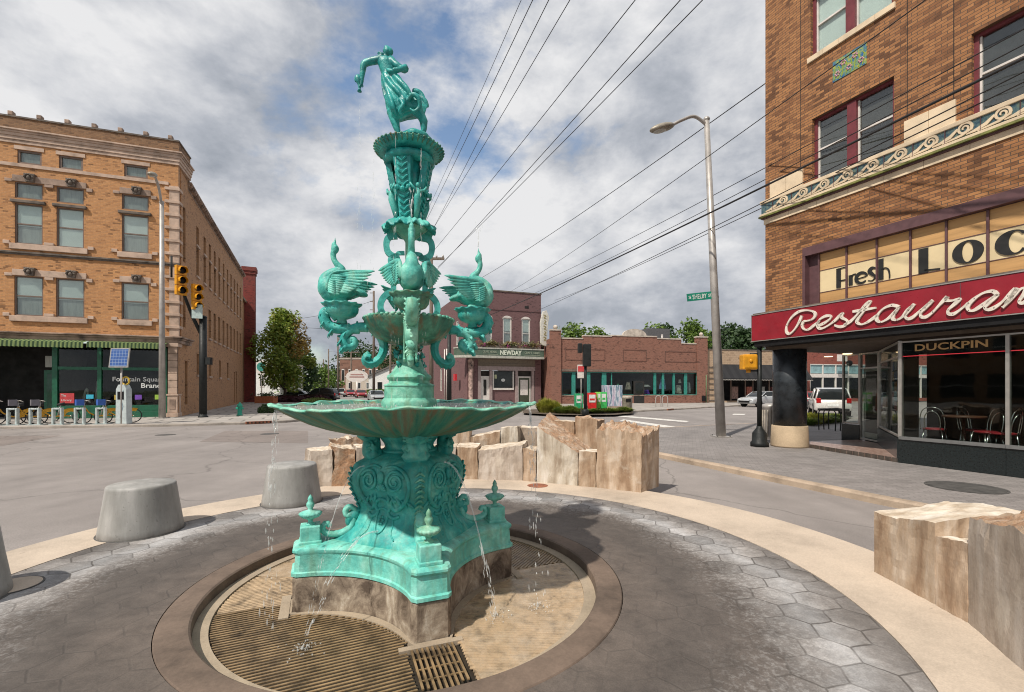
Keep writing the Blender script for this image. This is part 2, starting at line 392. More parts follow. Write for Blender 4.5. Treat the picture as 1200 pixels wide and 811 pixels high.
BC = Vector((-0.854, 3.93, 0))       # centre of the round basin
def plaza_mat():
    m, nt, b, o = _nodes('hexagon_plaza'); co = worldco(nt)
    rel = vm(nt, 'SUBTRACT', co, (BC.x, BC.y, 0)).outputs[0]
    s = 0.285; p = vm(nt, 'SCALE', rel); p.inputs['Scale'].default_value = 1/s
    mp = N(nt, 'ShaderNodeMapping'); mp.inputs['Rotation'].default_value = (0, 0, 0.3); L(nt, p.outputs[0], mp.inputs[0])
    wob = N(nt, 'ShaderNodeTexNoise'); wob.inputs['Scale'].default_value = 2.2; wob.inputs['Detail'].default_value = 4; L(nt, mp.outputs[0], wob.inputs['Vector'])
    wv = vm(nt, 'SUBTRACT', wob.outputs['Color'], (0.5, 0.5, 0.5)); ws = vm(nt, 'SCALE', wv.outputs[0]); ws.inputs['Scale'].default_value = 0.10
    pf = vm(nt, 'MULTIPLY', vm(nt, 'ADD', mp.outputs[0], ws.outputs[0]).outputs[0], (1, 1, 0)).outputs[0]
    R = (1.0, 1.7320508, 1.0); H = (0.5, 0.8660254, 0.0)
    def cell(v): 
        md = vm(nt, 'WRAP', v); md.inputs[1].default_value = (0.5, 0.8660254, 0.5); md.inputs[2].default_value = (-0.5, -0.8660254, -0.5)
        return vm(nt, 'MULTIPLY', md.outputs[0], (1, 1, 0)).outputs[0]
    a = cell(pf); bb = cell(vm(nt, 'SUBTRACT', pf, H).outputs[0])
    la = vm(nt, 'DOT_PRODUCT', a, a).outputs['Value']; lb = vm(nt, 'DOT_PRODUCT', bb, bb).outputs['Value']
    sel = mth(nt, 'LESS_THAN', lb, la)
    g = N(nt, 'ShaderNodeMix', data_type='VECTOR'); L(nt, sel, g.inputs[0]); L(nt, a, g.inputs[4]); L(nt, bb, g.inputs[5])
    ga = vm(nt, 'ABSOLUTE', g.outputs[1]).outputs[0]
    sp = N(nt, 'ShaderNodeSeparateXYZ'); L(nt, ga, sp.inputs[0])
    dd = vm(nt, 'DOT_PRODUCT', ga, (0.5, 0.8660254, 0)).outputs['Value']
    edge = mth(nt, 'SUBTRACT', 0.5, mth(nt, 'MAXIMUM', sp.outputs[0], dd))
    cid = vm(nt, 'SUBTRACT', pf, g.outputs[1]).outputs[0]
    wn = N(nt, 'ShaderNodeTexWhiteNoise', noise_dimensions='3D'); rd = vm(nt, 'SNAP', vm(nt, 'ADD', cid, (0.13, 0.13, 0)).outputs[0], (0.25, 0.25, 1)); L(nt, rd.outputs[0], wn.inputs['Vector'])
    ln = vm(nt, 'LENGTH', rel).outputs['Value']
    rad = mth(nt, 'ADD', ln, mth(nt, 'MULTIPLY', mth(nt, 'SUBTRACT', noi(nt, co, 1.4, 7, 0.66), 0.5), 0.9))
    base = ramp(nt, mth(nt, 'DIVIDE', rad, 4.0), [(0.40, (0.125, 0.10, 0.083)), (0.56, (0.082, 0.069, 0.060)), (0.655, (0.10, 0.085, 0.075)), (0.70, (0.21, 0.195, 0.185)), (0.76, (0.31, 0.305, 0.305)), (0.81, (0.225, 0.21, 0.20)), (0.86, (0.16, 0.145, 0.135))])
    # lime spots scattered towards the rim, dark drips towards the basin
    sc = ramp(nt, noi(nt, co, 26, 5, 0.75), [(0.50, (0, 0, 0)), (0.58, (1, 1, 1))])
    band = ramp(nt, mth(nt, 'DIVIDE', rad, 4.0), [(0.60, (0, 0, 0)), (0.70, (1, 1, 1)), (0.82, (0.5, 0.5, 0.5)), (0.88, (0, 0, 0))])
    c = mix(nt, mth(nt, 'MULTIPLY', mth(nt, 'MULTIPLY', sc.outputs[0], band.outputs[0]), 0.38), base.outputs[0], (0.42, 0.41, 0.40))
    tv = ramp(nt, wn.outputs[0], [(0.0, (0.6,)*3), (0.5, (0.95,)*3), (1.0, (1.28,)*3)], 'LINEAR')
    outer = ramp(nt, mth(nt, 'DIVIDE', rad, 4.0), [(0.62, (0.1,)*3), (0.75, (0.85,)*3)])
    c = mix(nt, outer.outputs[0], c, mix(nt, 1.0, c, tv.outputs[0], 'MULTIPLY'))
    c = mix(nt, 0.6, c, ramp(nt, noi(nt, co, 4.5, 9, 0.78, .4), [(0.34, (0.5,)*3), (0.66, (1.5,)*3)]).outputs[0], 'MULTIPLY')
    c = mix(nt, 0.5, c, ramp(nt, noi(nt, co, 110, 2, 0.7), [(0.3, (0.7,)*3), (0.7, (1.3,)*3)]).outputs[0], 'MULTIPLY')
    je = ramp(nt, edge, [(0.008, (1, 1, 1)), (0.035, (0, 0, 0))])
    jstr = mth(nt, 'MULTIPLY', je.outputs[0], mth(nt, 'ADD', mth(nt, 'MULTIPLY', outer.outputs[0], 0.5), 0.38))
    jstr = mth(nt, 'MULTIPLY', jstr, ramp(nt, noi(nt, co, 3.1, 3), [(0.35, (0.25,)*3), (0.6, (1,)*3)]).outputs[0])
    c = mix(nt, jstr, c, (0.055, 0.048, 0.042))
    L(nt, c, b.inputs['Base Color'])
    rg = ramp(nt, mth(nt, 'DIVIDE', rad, 4.0), [(0.55, (0.62,)*3), (0.70, (0.85,)*3)]); L(nt, rg.outputs[0], b.inputs['Roughness'])
    hh = mth(nt, 'SUBTRACT', mth(nt, 'MULTIPLY', noi(nt, co, 60, 4, 0.7), 0.35), jstr)
    bump(nt, b, hh, 0.5, 0.01); return m
M_plaza = plaza_mat()

def sheet(name, polys, z, mat):
    mb = MB()
    for p in polys: mb.add([(q[0], q[1], z) for q in p], [tuple(range(len(p)))])
    return struct(mb.build(name, mat, fix=True))
def up(o):
    for p in o.data.polygons: pass
    bm = bmesh.new(); bm.from_mesh(o.data)
    for f in bm.faces:
        if f.normal.z < 0: f.normal_flip()
    bm.to_mesh(o.data); bm.free(); return o
M_gr = plain('distant_ground', (0.14, 0.15, 0.09), 0.9, var=0.3, scale=0.05, world=True)
up(sheet('ground', [[(-1500, -300), (1500, -300), (1500, 2500), (-1500, 2500)]], -0.01, M_gr))
DD = Vector((-0.4, 0.917, 0)).normalized()          # the side street runs this way
up(sheet('road', [[(-90, -60), (90, -60), (90, 66), (-90, 66)]], 0.0, M_asph))
pa = Vector((-10.8, 24)); pb = Vector((2.2, 30))
up(sheet('side_street', [[(pa.x+DD.x*36, pa.y+DD.y*36+4), (pb.x+DD.x*36-2, pb.y+DD.y*36), (pb.x+DD.x*900, pb.y+DD.y*900), (pa.x+DD.x*900, pa.y+DD.y*900)]], 0.004, M_asph))
up(sheet('asphalt_patch', [[gp(234, 517.6), gp(361, 519.5), gp(361, 505), gp(264, 505)], [gp(-120, 526), gp(0, 523), gp(72, 510.5), gp(-120, 512)]], 0.004, M_asph2))
up(sheet('road_markings', [
    [gp(724, 488.2), gp(804, 495), gp(808, 493.6), gp(728, 487)],
    [gp(726, 493), gp(805, 505), gp(811, 503), gp(731, 491.6)],
    [gp(640, 480.6), gp(700, 483.6), gp(700, 482.8), gp(640, 479.9)],
    [gp(858, 486.2), gp(872, 486.4), gp(874, 485.2), gp(860, 485)],
    [gp(640, 476.4), gp(600, 475.4), gp(600, 475), gp(640, 475.9)]], 0.008, M_paint))
def slab(name, poly, mat, mcurb, z=0.12, curb=0.15):
    """a raised pavement with its kerb stone round the edge"""
    n = len(poly); P = [Vector((p[0], p[1])) for p in poly]
    a = sum(P[i].x*P[(i+1) % n].y-P[(i+1) % n].x*P[i].y for i in range(n))
    if a < 0: P = P[::-1]
    inn = []
    for i in range(n):
        d1 = (P[i]-P[i-1]).normalized(); d2 = (P[(i+1) % n]-P[i]).normalized()
        n1 = Vector((-d1.y, d1.x)); n2 = Vector((-d2.y, d2.x)); m = (n1+n2); m = m/max(0.3, m.length_squared)*2
        inn.append(P[i]+m*curb)
    o = struct(MB().prism([tuple(q) for q in inn], 0.0, z-0.003).build(name, mat))
    mb = MB()
    vs = []
    for i in range(n):
        e = P[i]+(inn[i]-P[i]).normalized()*0.025
        vs += [(P[i].x, P[i].y, -0.005), (P[i].x, P[i].y, z-0.03), (e.x, e.y, z), (inn[i].x, inn[i].y, z), (inn[i].x, inn[i].y, -0.005)]
    fs = []
    for i in range(n):
        j = (i+1) % n
        for k in range(4): fs.append((i*5+k, j*5+k, j*5+k+1, i*5+k+1))
    mb.add(vs, fs); c = struct(mb.build('curb', mcurb)); return o
# pavement round the restaurant
rd = Vector((0.4053, -0.9142))
e0 = gp(1025, 590.4); e1 = gp(760, 534)
slab('sidewalk', [(e0.x+rd.x*9, e0.y+rd.y*9), (e0.x, e0.y), (e1.x, e1.y), (2.75, 13.6), (2.65, 15.0), (3.0, 16.4), (4.0, 17.6), (5.6, 18.6), (9, 20.3), (15, 22.9), (40, 34), (60, 20), (30, -10)], M_paver, M_curb)
# pavement of the left building
def ext(p, d, t): return (p[0]+d[0]*t, p[1]+d[1]*t)
M_curbg = concrete('grey_curb_concrete', (0.34, 0.30, 0.26), var=.25)
lc = [(-60, 8.9), (-30, 16.9), (-21.5, 19.35), (-15.6, 20.6), (-12.8, 21.7), (-11.3, 23.0), (-10.7, 24.5), (-10.9, 26.2), ext((-10.9, 26.2), DD, 240), ext((-40, 26.2), DD, 240), (-60, 30)]
slab('sidewalk', lc, M_walk, M_curbg)
# pavement in front of the bar and the shops
rc = [ext((-7.4, 46), DD, 200), (-7.4, 46), (-5.6, 40.0), (-3.6, 36.2), (-1.0, 33.8), (2.0, 31.5), (4.5, 30.6), (7.6, 31.2), (8.9, 33.2), (12.5, 36.0), (16.5, 39.6), (23.9, 46.0), (40, 55), (90, 78), (90, 260)]
slab('sidewalk', rc, M_walk, M_curbg)

# ------------------------------------------------------------------ plaza
def ring(name, r0, r1, z0, z1, mat, c0=BC, c1=BC, n=128, thick=True):
    mb = MB(); vs = []
    for i in range(n):
        a = 2*PI*i/n; ca, sa = math.cos(a), math.sin(a)
        vs += [(c0.x+r0*ca, c0.y+r0*sa, z0), (c0.x+r0*ca, c0.y+r0*sa, z1), (c1.x+r1*ca, c1.y+r1*sa, z1), (c1.x+r1*ca, c1.y+r1*sa, z0)]
    fs = []
    for i in range(n):
        j = (i+1) % n
        for k in range(4): fs.append((4*i+k, 4*i+(k+1) % 4, 4*j+(k+1) % 4, 4*j+k))
    mb.add(vs, fs); return mb.build(name, mat)
PC = Vector((-0.70, 3.95, 0))
struct(ring('plaza', 1.752, 3.44, 0.0, 0.12, M_plaza))
struct(ring('plaza_border', 3.445, 4.27, 0.0, 0.124, M_pale, BC, PC))
# the raised ring of tinted concrete round the basin, with a rounded inner lip
M_rim = concrete('tinted_rim_concrete', (0.155, 0.112, 0.085), bs=40, var=0.42)
rm = MB().lathe([(1.747, 0.02), (1.747, 0.116), (1.740, 0.124), (1.70, 0.127), (1.585, 0.129), (1.562, 0.126), (1.549, 0.116), (1.545, 0.10), (1.545, 0.02)], 160, (BC.x, BC.y, 0), caps=False).build('basin_rim', M_rim, smooth=False)
for p in rm.data.polygons: p.use_smooth = True
md = rm.modifiers.new('split', 'EDGE_SPLIT'); md.split_angle = 0.5
tag(rm, 'wide reddish brown concrete ring around the sunken fountain basin', 'basin rim')
M_ledge = concrete('ledge_concrete', (0.36, 0.29, 0.21), var=0.25)
led = ring('basin_ledge', 1.45, 1.544, -0.004, 0.045, M_ledge); struct(led)
# wet sandy floor of the basin
def wetfloor():
    m, nt, b, o = _nodes('wet_ochre_floor'); co = worldco(nt)
    r = ramp(nt, noi(nt, co, 2.2, 7, 0.65), [(0.3, (0.30, 0.19, 0.085)), (0.55, (0.46, 0.31, 0.15)), (0.72, (0.56, 0.42, 0.25))])
    L(nt, r.outputs[0], b.inputs['Base Color']); b.inputs['Roughness'].default_value = 0.25
    bump(nt, b, noi(nt, co, 34, 4, 0.6), 0.4, 0.01); return m
M_wet = wetfloor()
up(sheet('basin_floor', [[(BC.x+1.46*math.cos(2*PI*i/96), BC.y+1.46*math.sin(2*PI*i/96)) for i in range(96)]], 0.004, M_wet))
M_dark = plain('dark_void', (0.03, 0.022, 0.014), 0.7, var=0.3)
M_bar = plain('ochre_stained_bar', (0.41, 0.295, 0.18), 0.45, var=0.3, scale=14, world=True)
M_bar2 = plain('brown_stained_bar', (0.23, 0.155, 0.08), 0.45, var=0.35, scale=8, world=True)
PA = [math.radians(-67.7+90*k) for k in range(4)]     # directions of the four arms of the fountain foot
def arc_mid(): return 0.53
def foot_r(phi, rc=0.953, rm=0.53, fl=8.5):
    """outline of the concave four-armed foot, phi = angle from the nearest arm"""
    a = abs(phi); f = math.radians(fl)
    if a <= f: return rc*math.cos(f)/math.cos(a)
    t = (a-f)/(PI/4-f)
    # circular bite between two arms
    A = Vector((rc*math.cos(f), rc*math.sin(f))); Mx = Vector((rm*math.cos(PI/4), rm*math.sin(PI/4)))
    ax = Vector((math.cos(PI/4), math.sin(PI/4))); d = A-Mx; k = d.length_squared/(2*max(1e-6, d.dot(ax))); C = Mx+ax*k
    u = Vector((math.cos(a), math.sin(a))); bq = u.dot(C); disc = max(0, bq*bq-C.length_squared+k*k)
    return bq-math.sqrt(disc)
def foot_outline(rc, rm, c, fl=8.5, n=96, rot=PA[0]):
    pts = []
    for i in range(n):
        th = 2*PI*i/n; q = (th+PI/4) % (PI/2)-PI/4
        r = foot_r(q, rc, rm, fl); pts.append((c.x+r*math.cos(th+rot), c.y+r*math.sin(th+rot)))
    return pts
FC = Vector((-0.868, 3.90, 0))
def inside_foot(x, y, m=0.0):
    dx, dy = x-FC.x, y-FC.y; th = math.atan2(dy, dx)-PA[0]; q = (th+PI/4) % (PI/2)-PI/4
    return math.hypot(dx, dy) < foot_r(q, 0.93+m, 0.55+m)
def grate(name, ang0, ang1, bard, pitch, w, z, mat, label, r1=1.448, under=True, excl=None, cross=0):
    """bars laid in one direction, clipped to a wedge of the basin outside the fountain foot"""
    d = Vector((math.cos(bard), math.sin(bard))); nn = Vector((-d.y, d.x)); mb = MB()
    def ok(x, y):
        rx, ry = x-BC.x, y-BC.y
        if rx*rx+ry*ry > r1*r1 or inside_foot(x, y, 0.01): return False
        a = math.degrees(math.atan2(ry, rx)); 
        while a < ang0: a += 360
        if a > ang1: return False
        return excl is None or not excl(x, y)
    k = -int(1.6/pitch)
    while k*pitch < 1.6:
        st = None; t = -1.6
        while t <= 1.6:
            x = BC.x+nn.x*k*pitch+d.x*t; y = BC.y+nn.y*k*pitch+d.y*t; o = ok(x, y)
            if o and st is None: st = t
            if (not o or t > 1.58) and st is not None:
                if t-st > 0.03:
                    a = Vector((BC.x, BC.y))+nn*k*pitch+d*st; b = Vector((BC.x, BC.y))+nn*k*pitch+d*t; h = nn*w/2
                    mb.prism([tuple(a+h), tuple(a-h), tuple(b-h), tuple(b+h)], z-0.005, z)
                st = None
            t += 0.012
        k += 1
    o = mb.build(name, mat); tag(o, label, 'drain grate', 'grates over the fountain basin'); return o
stripA = Vector((math.cos(PA[0]-0.02), math.sin(PA[0]-0.02)))
def in_strip(x, y, hw=0.17):
    r = Vector((x-FC.x, y-FC.y)); return r.dot(stripA) > 0.86 and abs(r.x*-stripA.y+r.y*stripA.x) < hw
gd = math.radians(12)
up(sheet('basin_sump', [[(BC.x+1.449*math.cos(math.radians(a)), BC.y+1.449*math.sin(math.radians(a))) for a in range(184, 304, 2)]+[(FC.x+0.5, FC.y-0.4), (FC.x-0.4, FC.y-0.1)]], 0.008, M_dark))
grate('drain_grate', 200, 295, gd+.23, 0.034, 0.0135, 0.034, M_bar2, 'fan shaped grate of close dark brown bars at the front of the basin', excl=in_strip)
grate('drain_grate', 172, 200, gd+0.22, 0.030, 0.0215, 0.034, M_bar, 'ochre stained wedge of grate at the left side of the basin')
grate('drain_grate', 118, 172, gd, 0.030, 0.026, 0.032, M_bar, 'sand coloured flooded grate at the back left of the basin')
grate('drain_grate', -64.5, 22, gd-.26, 0.030, 0.0265, 0.032, M_bar, 'sand coloured flooded grate to the right of the fountain foot', excl=in_strip)
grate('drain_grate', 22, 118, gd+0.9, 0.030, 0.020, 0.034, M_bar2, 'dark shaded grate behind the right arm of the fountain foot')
# thin sheet of water over the two flooded grates
def watermat():
    m, nt, b, o = _nodes('thin_water'); b.inputs['Base Color'].default_value = (0.75, 0.70, 0.62, 1); b.inputs['Roughness'].default_value = 0.08
    b.inputs['IOR'].default_value = 1.33; b.inputs['Alpha'].default_value = 0.35
    co = worldco(nt); bump(nt, b, noi(nt, co, 30, 4, 0.6), 0.5, 0.01)
    r = ramp(nt, noi(nt, co, 3.5, 5, 0.6), [(0.4, (0.15,)*3), (0.7, (0.6,)*3)]); L(nt, r.outputs[0], b.inputs['Alpha'])
    r2 = ramp(nt, noi(nt, co, 6, 5, 0.7), [(0.4, (0.54, 0.41, 0.27)), (0.7, (0.68, 0.59, 0.47))]); L(nt, r2.outputs[0], b.inputs['Base Color']); return m
M_film = watermat()
def wedge(a0, a1, r=1.449): return [(BC.x+r*math.cos(math.radians(a)), BC.y+r*math.sin(math.radians(a))) for a in range(a0, a1+1, 2)]+[(FC.x+0.25*math.cos(math.radians((a0+a1)/2)), FC.y+0.25*math.sin(math.radians((a0+a1)/2)))]
up(sheet('shallow_water', [wedge(118, 172), wedge(-62, 22)], 0.0365, M_film))
# the coarse strip grate in front of the near arm, with its cross bars
t = thing('strip_grate', 'short coarse grate strip with cross bars in front of the near fountain corner', 'drain grate', (FC.x, FC.y, 0), math.atan2(stripA.y, stripA.x))
mb = MB()
for k in range(-4, 5): mb.box(0.96, 1.42 if abs(k) < 3 else 1.37, k*0.033-0.007, k*0.033+0.007, 0.030, 0.038)
mb.build('bars', M_bar2, t)
mb = MB()
for k in range(1, 4): mb.box(0.946+k*0.11, 0.955+k*0.11, -0.14, 0.14, 0.024, 0.031)
mb.build('cross_bars', M_bar2, t)
MB().box(0.912, 0.96, -0.21, 0.21, 0.010, 0.042).build('end_plate', M_ledge, t)
t = thing('arm_plate', 'pale metal bracket plate at the left corner of the fountain foot', 'drain plate', (FC.x, FC.y, 0), PA[3])
MB().box(0.912, 0.98, -0.20, 0.20, 0.010, 0.044).build('plate', M_ledge, t)
t = thing('arm_plate', 'pale metal bracket plate at the right corner of the fountain foot', 'drain plate', (FC.x, FC.y, 0), PA[1])
MB().box(0.912, 0.97, -0.18, 0.18, 0.010, 0.044).build('plate', M_ledge, t)
mb = MB(); oo = foot_outline(0.935, 0.585, FC); ii = foot_outline(0.905, 0.525, FC); n = len(oo)
vs = [(p[0], p[1], 0.040) for p in oo]+[(p[0], p[1], 0.040) for p in ii]+[(p[0], p[1], 0.01) for p in oo]
mb.add(vs, [(i, (i+1) % n, (i+1) % n+n, i+n) for i in range(n)]+[(i, (i+1) % n, (i+1) % n+2*n, i+2*n) for i in range(n)])
struct(mb.build('basin_edging', M_ledge))

# manhole lids and small covers
def lid(name, c, r, z, mat, label, ring_=None):
    t = thing(name, label, 'utility cover', (c.x, c.y, z))
    mb = MB().lathe([(r*0.93, 0.0), (r*0.93, 0.006), (r*0.9, 0.008)], 40); 
    mb.build('cover', mat, t, smooth=False)
    mb = MB().lathe([(r*0.94, 0.0), (r*0.94, 0.005), (r, 0.005), (r, 0.0)], 40, caps=False); mb.build('frame', ring_ or mat, t, smooth=False); return t
M_iron = plain('cast_iron_cover', (0.075, 0.072, 0.068), 0.7, var=0.25, bmp=0.4, bscale=60)
M_rust = plain('rusty_iron', (0.24, 0.085, 0.045), 0.8, var=0.35, bmp=0.4, bscale=60)
c = gp(1131, 571, 0.12); lid('manhole_cover', c, 0.50, 0.12, M_iron, 'large dark round manhole cover on the pavement by the restaurant')
c = gp(630, 569.3, 0.12); lid('drain_cover', c, 0.17, 0.12, M_rust, 'small rusty red drain lid near the back stone wall')
c = Vector((-4.05, 3.72, 0)); lid('utility_cover', c, 0.20, 0.122, M_pale, 'pale round cover with dark frame beside the leftmost bollard', M_iron)
c = gp(194, 509.6); lid('manhole_cover', c, 0.32, 0.0, M_iron, 'small iron cover in the street in front of the library corner')
c = gp(316, 508.6); lid('manhole_cover', c, 0.32, 0.004, M_iron, 'small iron cover on the darker asphalt patch')
def inlet(c, w, rz, label):
    t = thing('storm_drain', label, 'storm drain', (c[0], c[1], 0.0), rz, 'rusty storm drains in the kerbs')
    MB().box(-w/2, w/2, -0.03, 0.06, 0.02, 0.135).build('frame', M_rust, t)
    for k in range(8): MB().box(-w/2+(k+0.35)*w/8, -w/2+(k+0.75)*w/8, -0.034, -0.028, 0.035, 0.115).build('slot', M_dark, t)
inlet((-12.12, 22.24), 1.3, 0.72, 'rusty storm drain set in the kerb at the library corner')
inlet((6.7, 30.85), 1.1, 0.2, 'rusty storm drain in the kerb of the planting bed')
inlet((12.3, 35.75), 0.9, 0.73, 'rusty storm drain in the kerb before the brick shop')

# ------------------------------------------------------------------ bollards
def bollard_mat():
    m, nt, b, o = _nodes('cast_grey_concrete'); co = coords(nt)
    st = N(nt, 'ShaderNodeMapping'); st.inputs['Scale'].default_value = (6, 6, 0.8); L(nt, co, st.inputs[0])
    r = ramp(nt, noi(nt, st.outputs[0], 1.4, 6, 0.6), [(0.34, (0.245, 0.24, 0.225)), (0.52, (0.30, 0.295, 0.28)), (0.68, (0.37, 0.36, 0.345))])
    c = mix(nt, 0.5, r.outputs[0], ramp(nt, noi(nt, co, 5, 7, 0.7), [(0.3, (0.75,)*3), (0.7, (1.15,)*3)]).outputs[0], 'MULTIPLY')
    pit = ramp(nt, noi(nt, co, 34, 2, .5), [(.68, (0, 0, 0)), (.73, (1, 1, 1))]); c = mix(nt, mth(nt, 'MULTIPLY', pit.outputs[0], .4), c, (.10, .095, .085))
    sz = N(nt, 'ShaderNodeSeparateXYZ'); L(nt, co, sz.inputs[0]); gz = ramp(nt, mth(nt, 'ADD', sz.outputs[2], mth(nt, 'MULTIPLY', noi(nt, co, 7, 5), .10)), [(.055, (1, 1, 1)), (.12, (0, 0, 0))]); c = mix(nt, mth(nt, 'MULTIPLY', gz.outputs[0], .5), c, (.12, .10, .085))
    L(nt, c, b.inputs['Base Color']); b.inputs['Roughness'].default_value = 0.6
    bump(nt, b, mth(nt, 'SUBTRACT', noi(nt, co, 60, 4, 0.7), pit.outputs[0]), 0.3, 0.004); return m
M_bol = bollard_mat()
def bollard(x, y, label, s=1.0):
    prof = [(0.385, 0.0), (0.387, 0.02), (0.375, 0.10), (0.345, 0.30), (0.318, 0.50), (0.314, 0.522), (0.300, 0.537), (0.0, 0.540)]
    t = thing('concrete_bollard', label, 'bollard', (x, y, 0.12), random.random()*6, 'tapered concrete bollards on the plaza edge')
    MB().lathe([(r*s, z) for r, z in prof], 56, caps=False).build('body', M_bol, t)
    MB().lathe([(0.389*s, 0.006), (0.405*s, 0.006), (0.405*s, 0.0)], 56, caps=False).build('joint_ring', M_iron, t); return t
bollard(-4.15, 5.17, 'grey tapered concrete bollard standing alone between the two others')
bollard(-3.10, 6.50, 'grey tapered concrete bollard closest to the broken stone wall')
bollard(-4.27, 3.42, 'grey tapered concrete bollard cut by the picture edge beside a round cover')
# ------------------------------------------------------------------ fountain
def verd(name, base, dark, light, stain=(0.17, 0.19, 0.07), stainamt=0.35, rough=0.42):
    m, nt, b, o = _nodes(name); co = coords(nt)
    n1 = noi(nt, co, 5.5, 7, 0.65, 0.4); n2 = noi(nt, co, 22, 5, 0.7)
    r = ramp(nt, n1, [(0.36, dark), (0.50, base), (0.63, light)])
    c = mix(nt, 0.55, r.outputs[0], ramp(nt, n2, [(0.32, (0.66,)*3), (0.66, (1.22,)*3)]).outputs[0], 'MULTIPLY')
    st = N(nt, 'ShaderNodeMapping'); st.inputs['Scale'].default_value = (9, 9, 1.1); L(nt, co, st.inputs[0])
    dr = ramp(nt, noi(nt, st.outputs[0], 1.5, 6, 0.6), [(0.50, (0, 0, 0)), (0.66, (1, 1, 1))])
    c = mix(nt, mth(nt, 'MULTIPLY', dr.outputs[0], stainamt), c, stain)
    wt = ramp(nt, noi(nt, co, 9, 8, 0.75), [(0.60, (0, 0, 0)), (0.70, (1, 1, 1))])
    c = mix(nt, mth(nt, 'MULTIPLY', wt.outputs[0], 0.30), c, tuple(min(1, x*1.6+0.06) for x in light))
    gpn = N(nt, 'ShaderNodeNewGeometry'); rust = ramp(nt, noi(nt, co, 40, 3, 0.6), [(0.68, (0, 0, 0)), (0.74, (1, 1, 1))])
    c = mix(nt, mth(nt, 'MULTIPLY', rust.outputs[0], 0.45), c, (0.09, 0.07, 0.035))
    L(nt, c, b.inputs['Base Color'])
    rr = ramp(nt, n2, [(0.3, (rough-0.12,)*3), (0.7, (rough+0.2,)*3)]); L(nt, rr.outputs[0], b.inputs['Roughness'])
    h = mth(nt, 'ADD', noi(nt, co, 26, 5, 0.65), mth(nt, 'MULTIPLY', noi(nt, co, 90, 3, 0.7), 0.35))
    bump(nt, b, h, 0.55, 0.008); return m
V_base = verd('verdigris_paint_base', (0.17, 0.56, 0.47), (0.10, 0.46, 0.40), (0.27, 0.63, 0.54), rough=0.55)
V_mid = verd('verdigris_paint_body', (0.035, 0.37, 0.335), (0.015, 0.26, 0.245), (0.13, 0.49, 0.42), stainamt=0.22, rough=0.5)
V_bowl = verd('verdigris_bowl', (0.045, 0.20, 0.135), (0.02, 0.11, 0.08), (0.10, 0.32, 0.22), (0.17, 0.115, 0.055), 0.8)
def bowl_mat():
    m, nt, b, o = _nodes('streaked_bowl_paint'); co = coords(nt); s = N(nt, 'ShaderNodeSeparateXYZ'); L(nt, co, s.inputs[0])
    ang = mth(nt, 'ARCTAN2', s.outputs[1], s.outputs[0]); ln = vm(nt, 'LENGTH', co).outputs['Value']
    c_ = N(nt, 'ShaderNodeCombineXYZ'); L(nt, mth(nt, 'COSINE', ang), c_.inputs[0]); L(nt, mth(nt, 'SINE', ang), c_.inputs[1]); L(nt, mth(nt, 'MULTIPLY', ln, .16), c_.inputs[2])
    n1 = noi(nt, c_.outputs[0], 7.5, 5, .65, .3); n2 = noi(nt, c_.outputs[0], 19, 4, .7)
    c = ramp(nt, n1, [(.36, (.012, .13, .10)), (.46, (.03, .19, .135)), (.53, (.10, .20, .12)), (.60, (.20, .14, .075)), (.68, (.07, .28, .20))]).outputs[0]
    c = mix(nt, .7, c, ramp(nt, n2, [(.3, (.6,)*3), (.7, (1.35,)*3)]).outputs[0], 'MULTIPLY')
    bl = ramp(nt, noi(nt, c_.outputs[0], 4.5, 3, .6), [(.56, (0, 0, 0)), (.66, (1, 1, 1))]); c = mix(nt, mth(nt, 'MULTIPLY', bl.outputs[0], .7), c, (.01, .23, .22))
    L(nt, c, b.inputs['Base Color']); b.inputs['Roughness'].default_value = .5; bump(nt, b, mth(nt, 'ADD', n2, noi(nt, co, 40, 4, .7)), .5, .008); return m
V_great = bowl_mat()
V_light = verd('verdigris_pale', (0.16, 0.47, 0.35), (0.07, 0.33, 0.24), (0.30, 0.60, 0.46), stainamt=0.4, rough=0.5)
V_teal = verd('teal_bronze', (0.010, 0.27, 0.255), (0.004, 0.16, 0.165), (0.04, 0.42, 0.385), stainamt=0.12, rough=0.36)
V_blue = verd('turquoise_plate', (0.06, 0.40, 0.36), (0.04, 0.32, 0.29), (0.09, 0.47, 0.42), stainamt=0.05)
def stone_foot():
    m, nt, b, o = _nodes('stained_plinth_stone'); co = coords(nt)
    st = N(nt, 'ShaderNodeMapping'); st.inputs['Scale'].default_value = (2.6, 2.6, 1.7); L(nt, co, st.inputs[0])
    r = ramp(nt, noi(nt, st.outputs[0], 2.4, 9, 0.7, .5), [(0.38, (0.07, 0.048, 0.032)), (0.48, (0.19, 0.145, 0.105)), (0.57, (0.31, 0.25, 0.185)), (0.66, (0.46, 0.40, 0.32))])
    L(nt, r.outputs[0], b.inputs['Base Color']); b.inputs['Roughness'].default_value = 0.7
    bump(nt, b, noi(nt, co, 30, 6, 0.7), 0.5, 0.01); return m
M_foot = stone_foot()
fo = thing('fountain', 'tall turquoise cast iron fountain with swans and a statue of a woman on top', 'fountain', (FC.x, FC.y, 0))
O0 = Vector((0, 0, 0))
def loft(rings, name, mat, cap=True, smooth=True):
    """rings: list of lists of (x,y,z)"""
    mb = MB(); n = len(rings[0]); vs = [p for r in rings for p in r]; fs = []
    for k in range(len(rings)-1):
        for i in range(n): j = (i+1) % n; fs.append((k*n+i, k*n+j, (k+1)*n+j, (k+1)*n+i))
    if cap: fs.append(tuple(range(n))[::-1]); fs.append(tuple(range((len(rings)-1)*n, len(rings)*n)))
    mb.add(vs, fs, smooth); return mb
def fring(rc, rm, z, fl=8.5, n=160): return [(p[0], p[1], z) for p in foot_outline(rc, rm, O0, fl, n)]
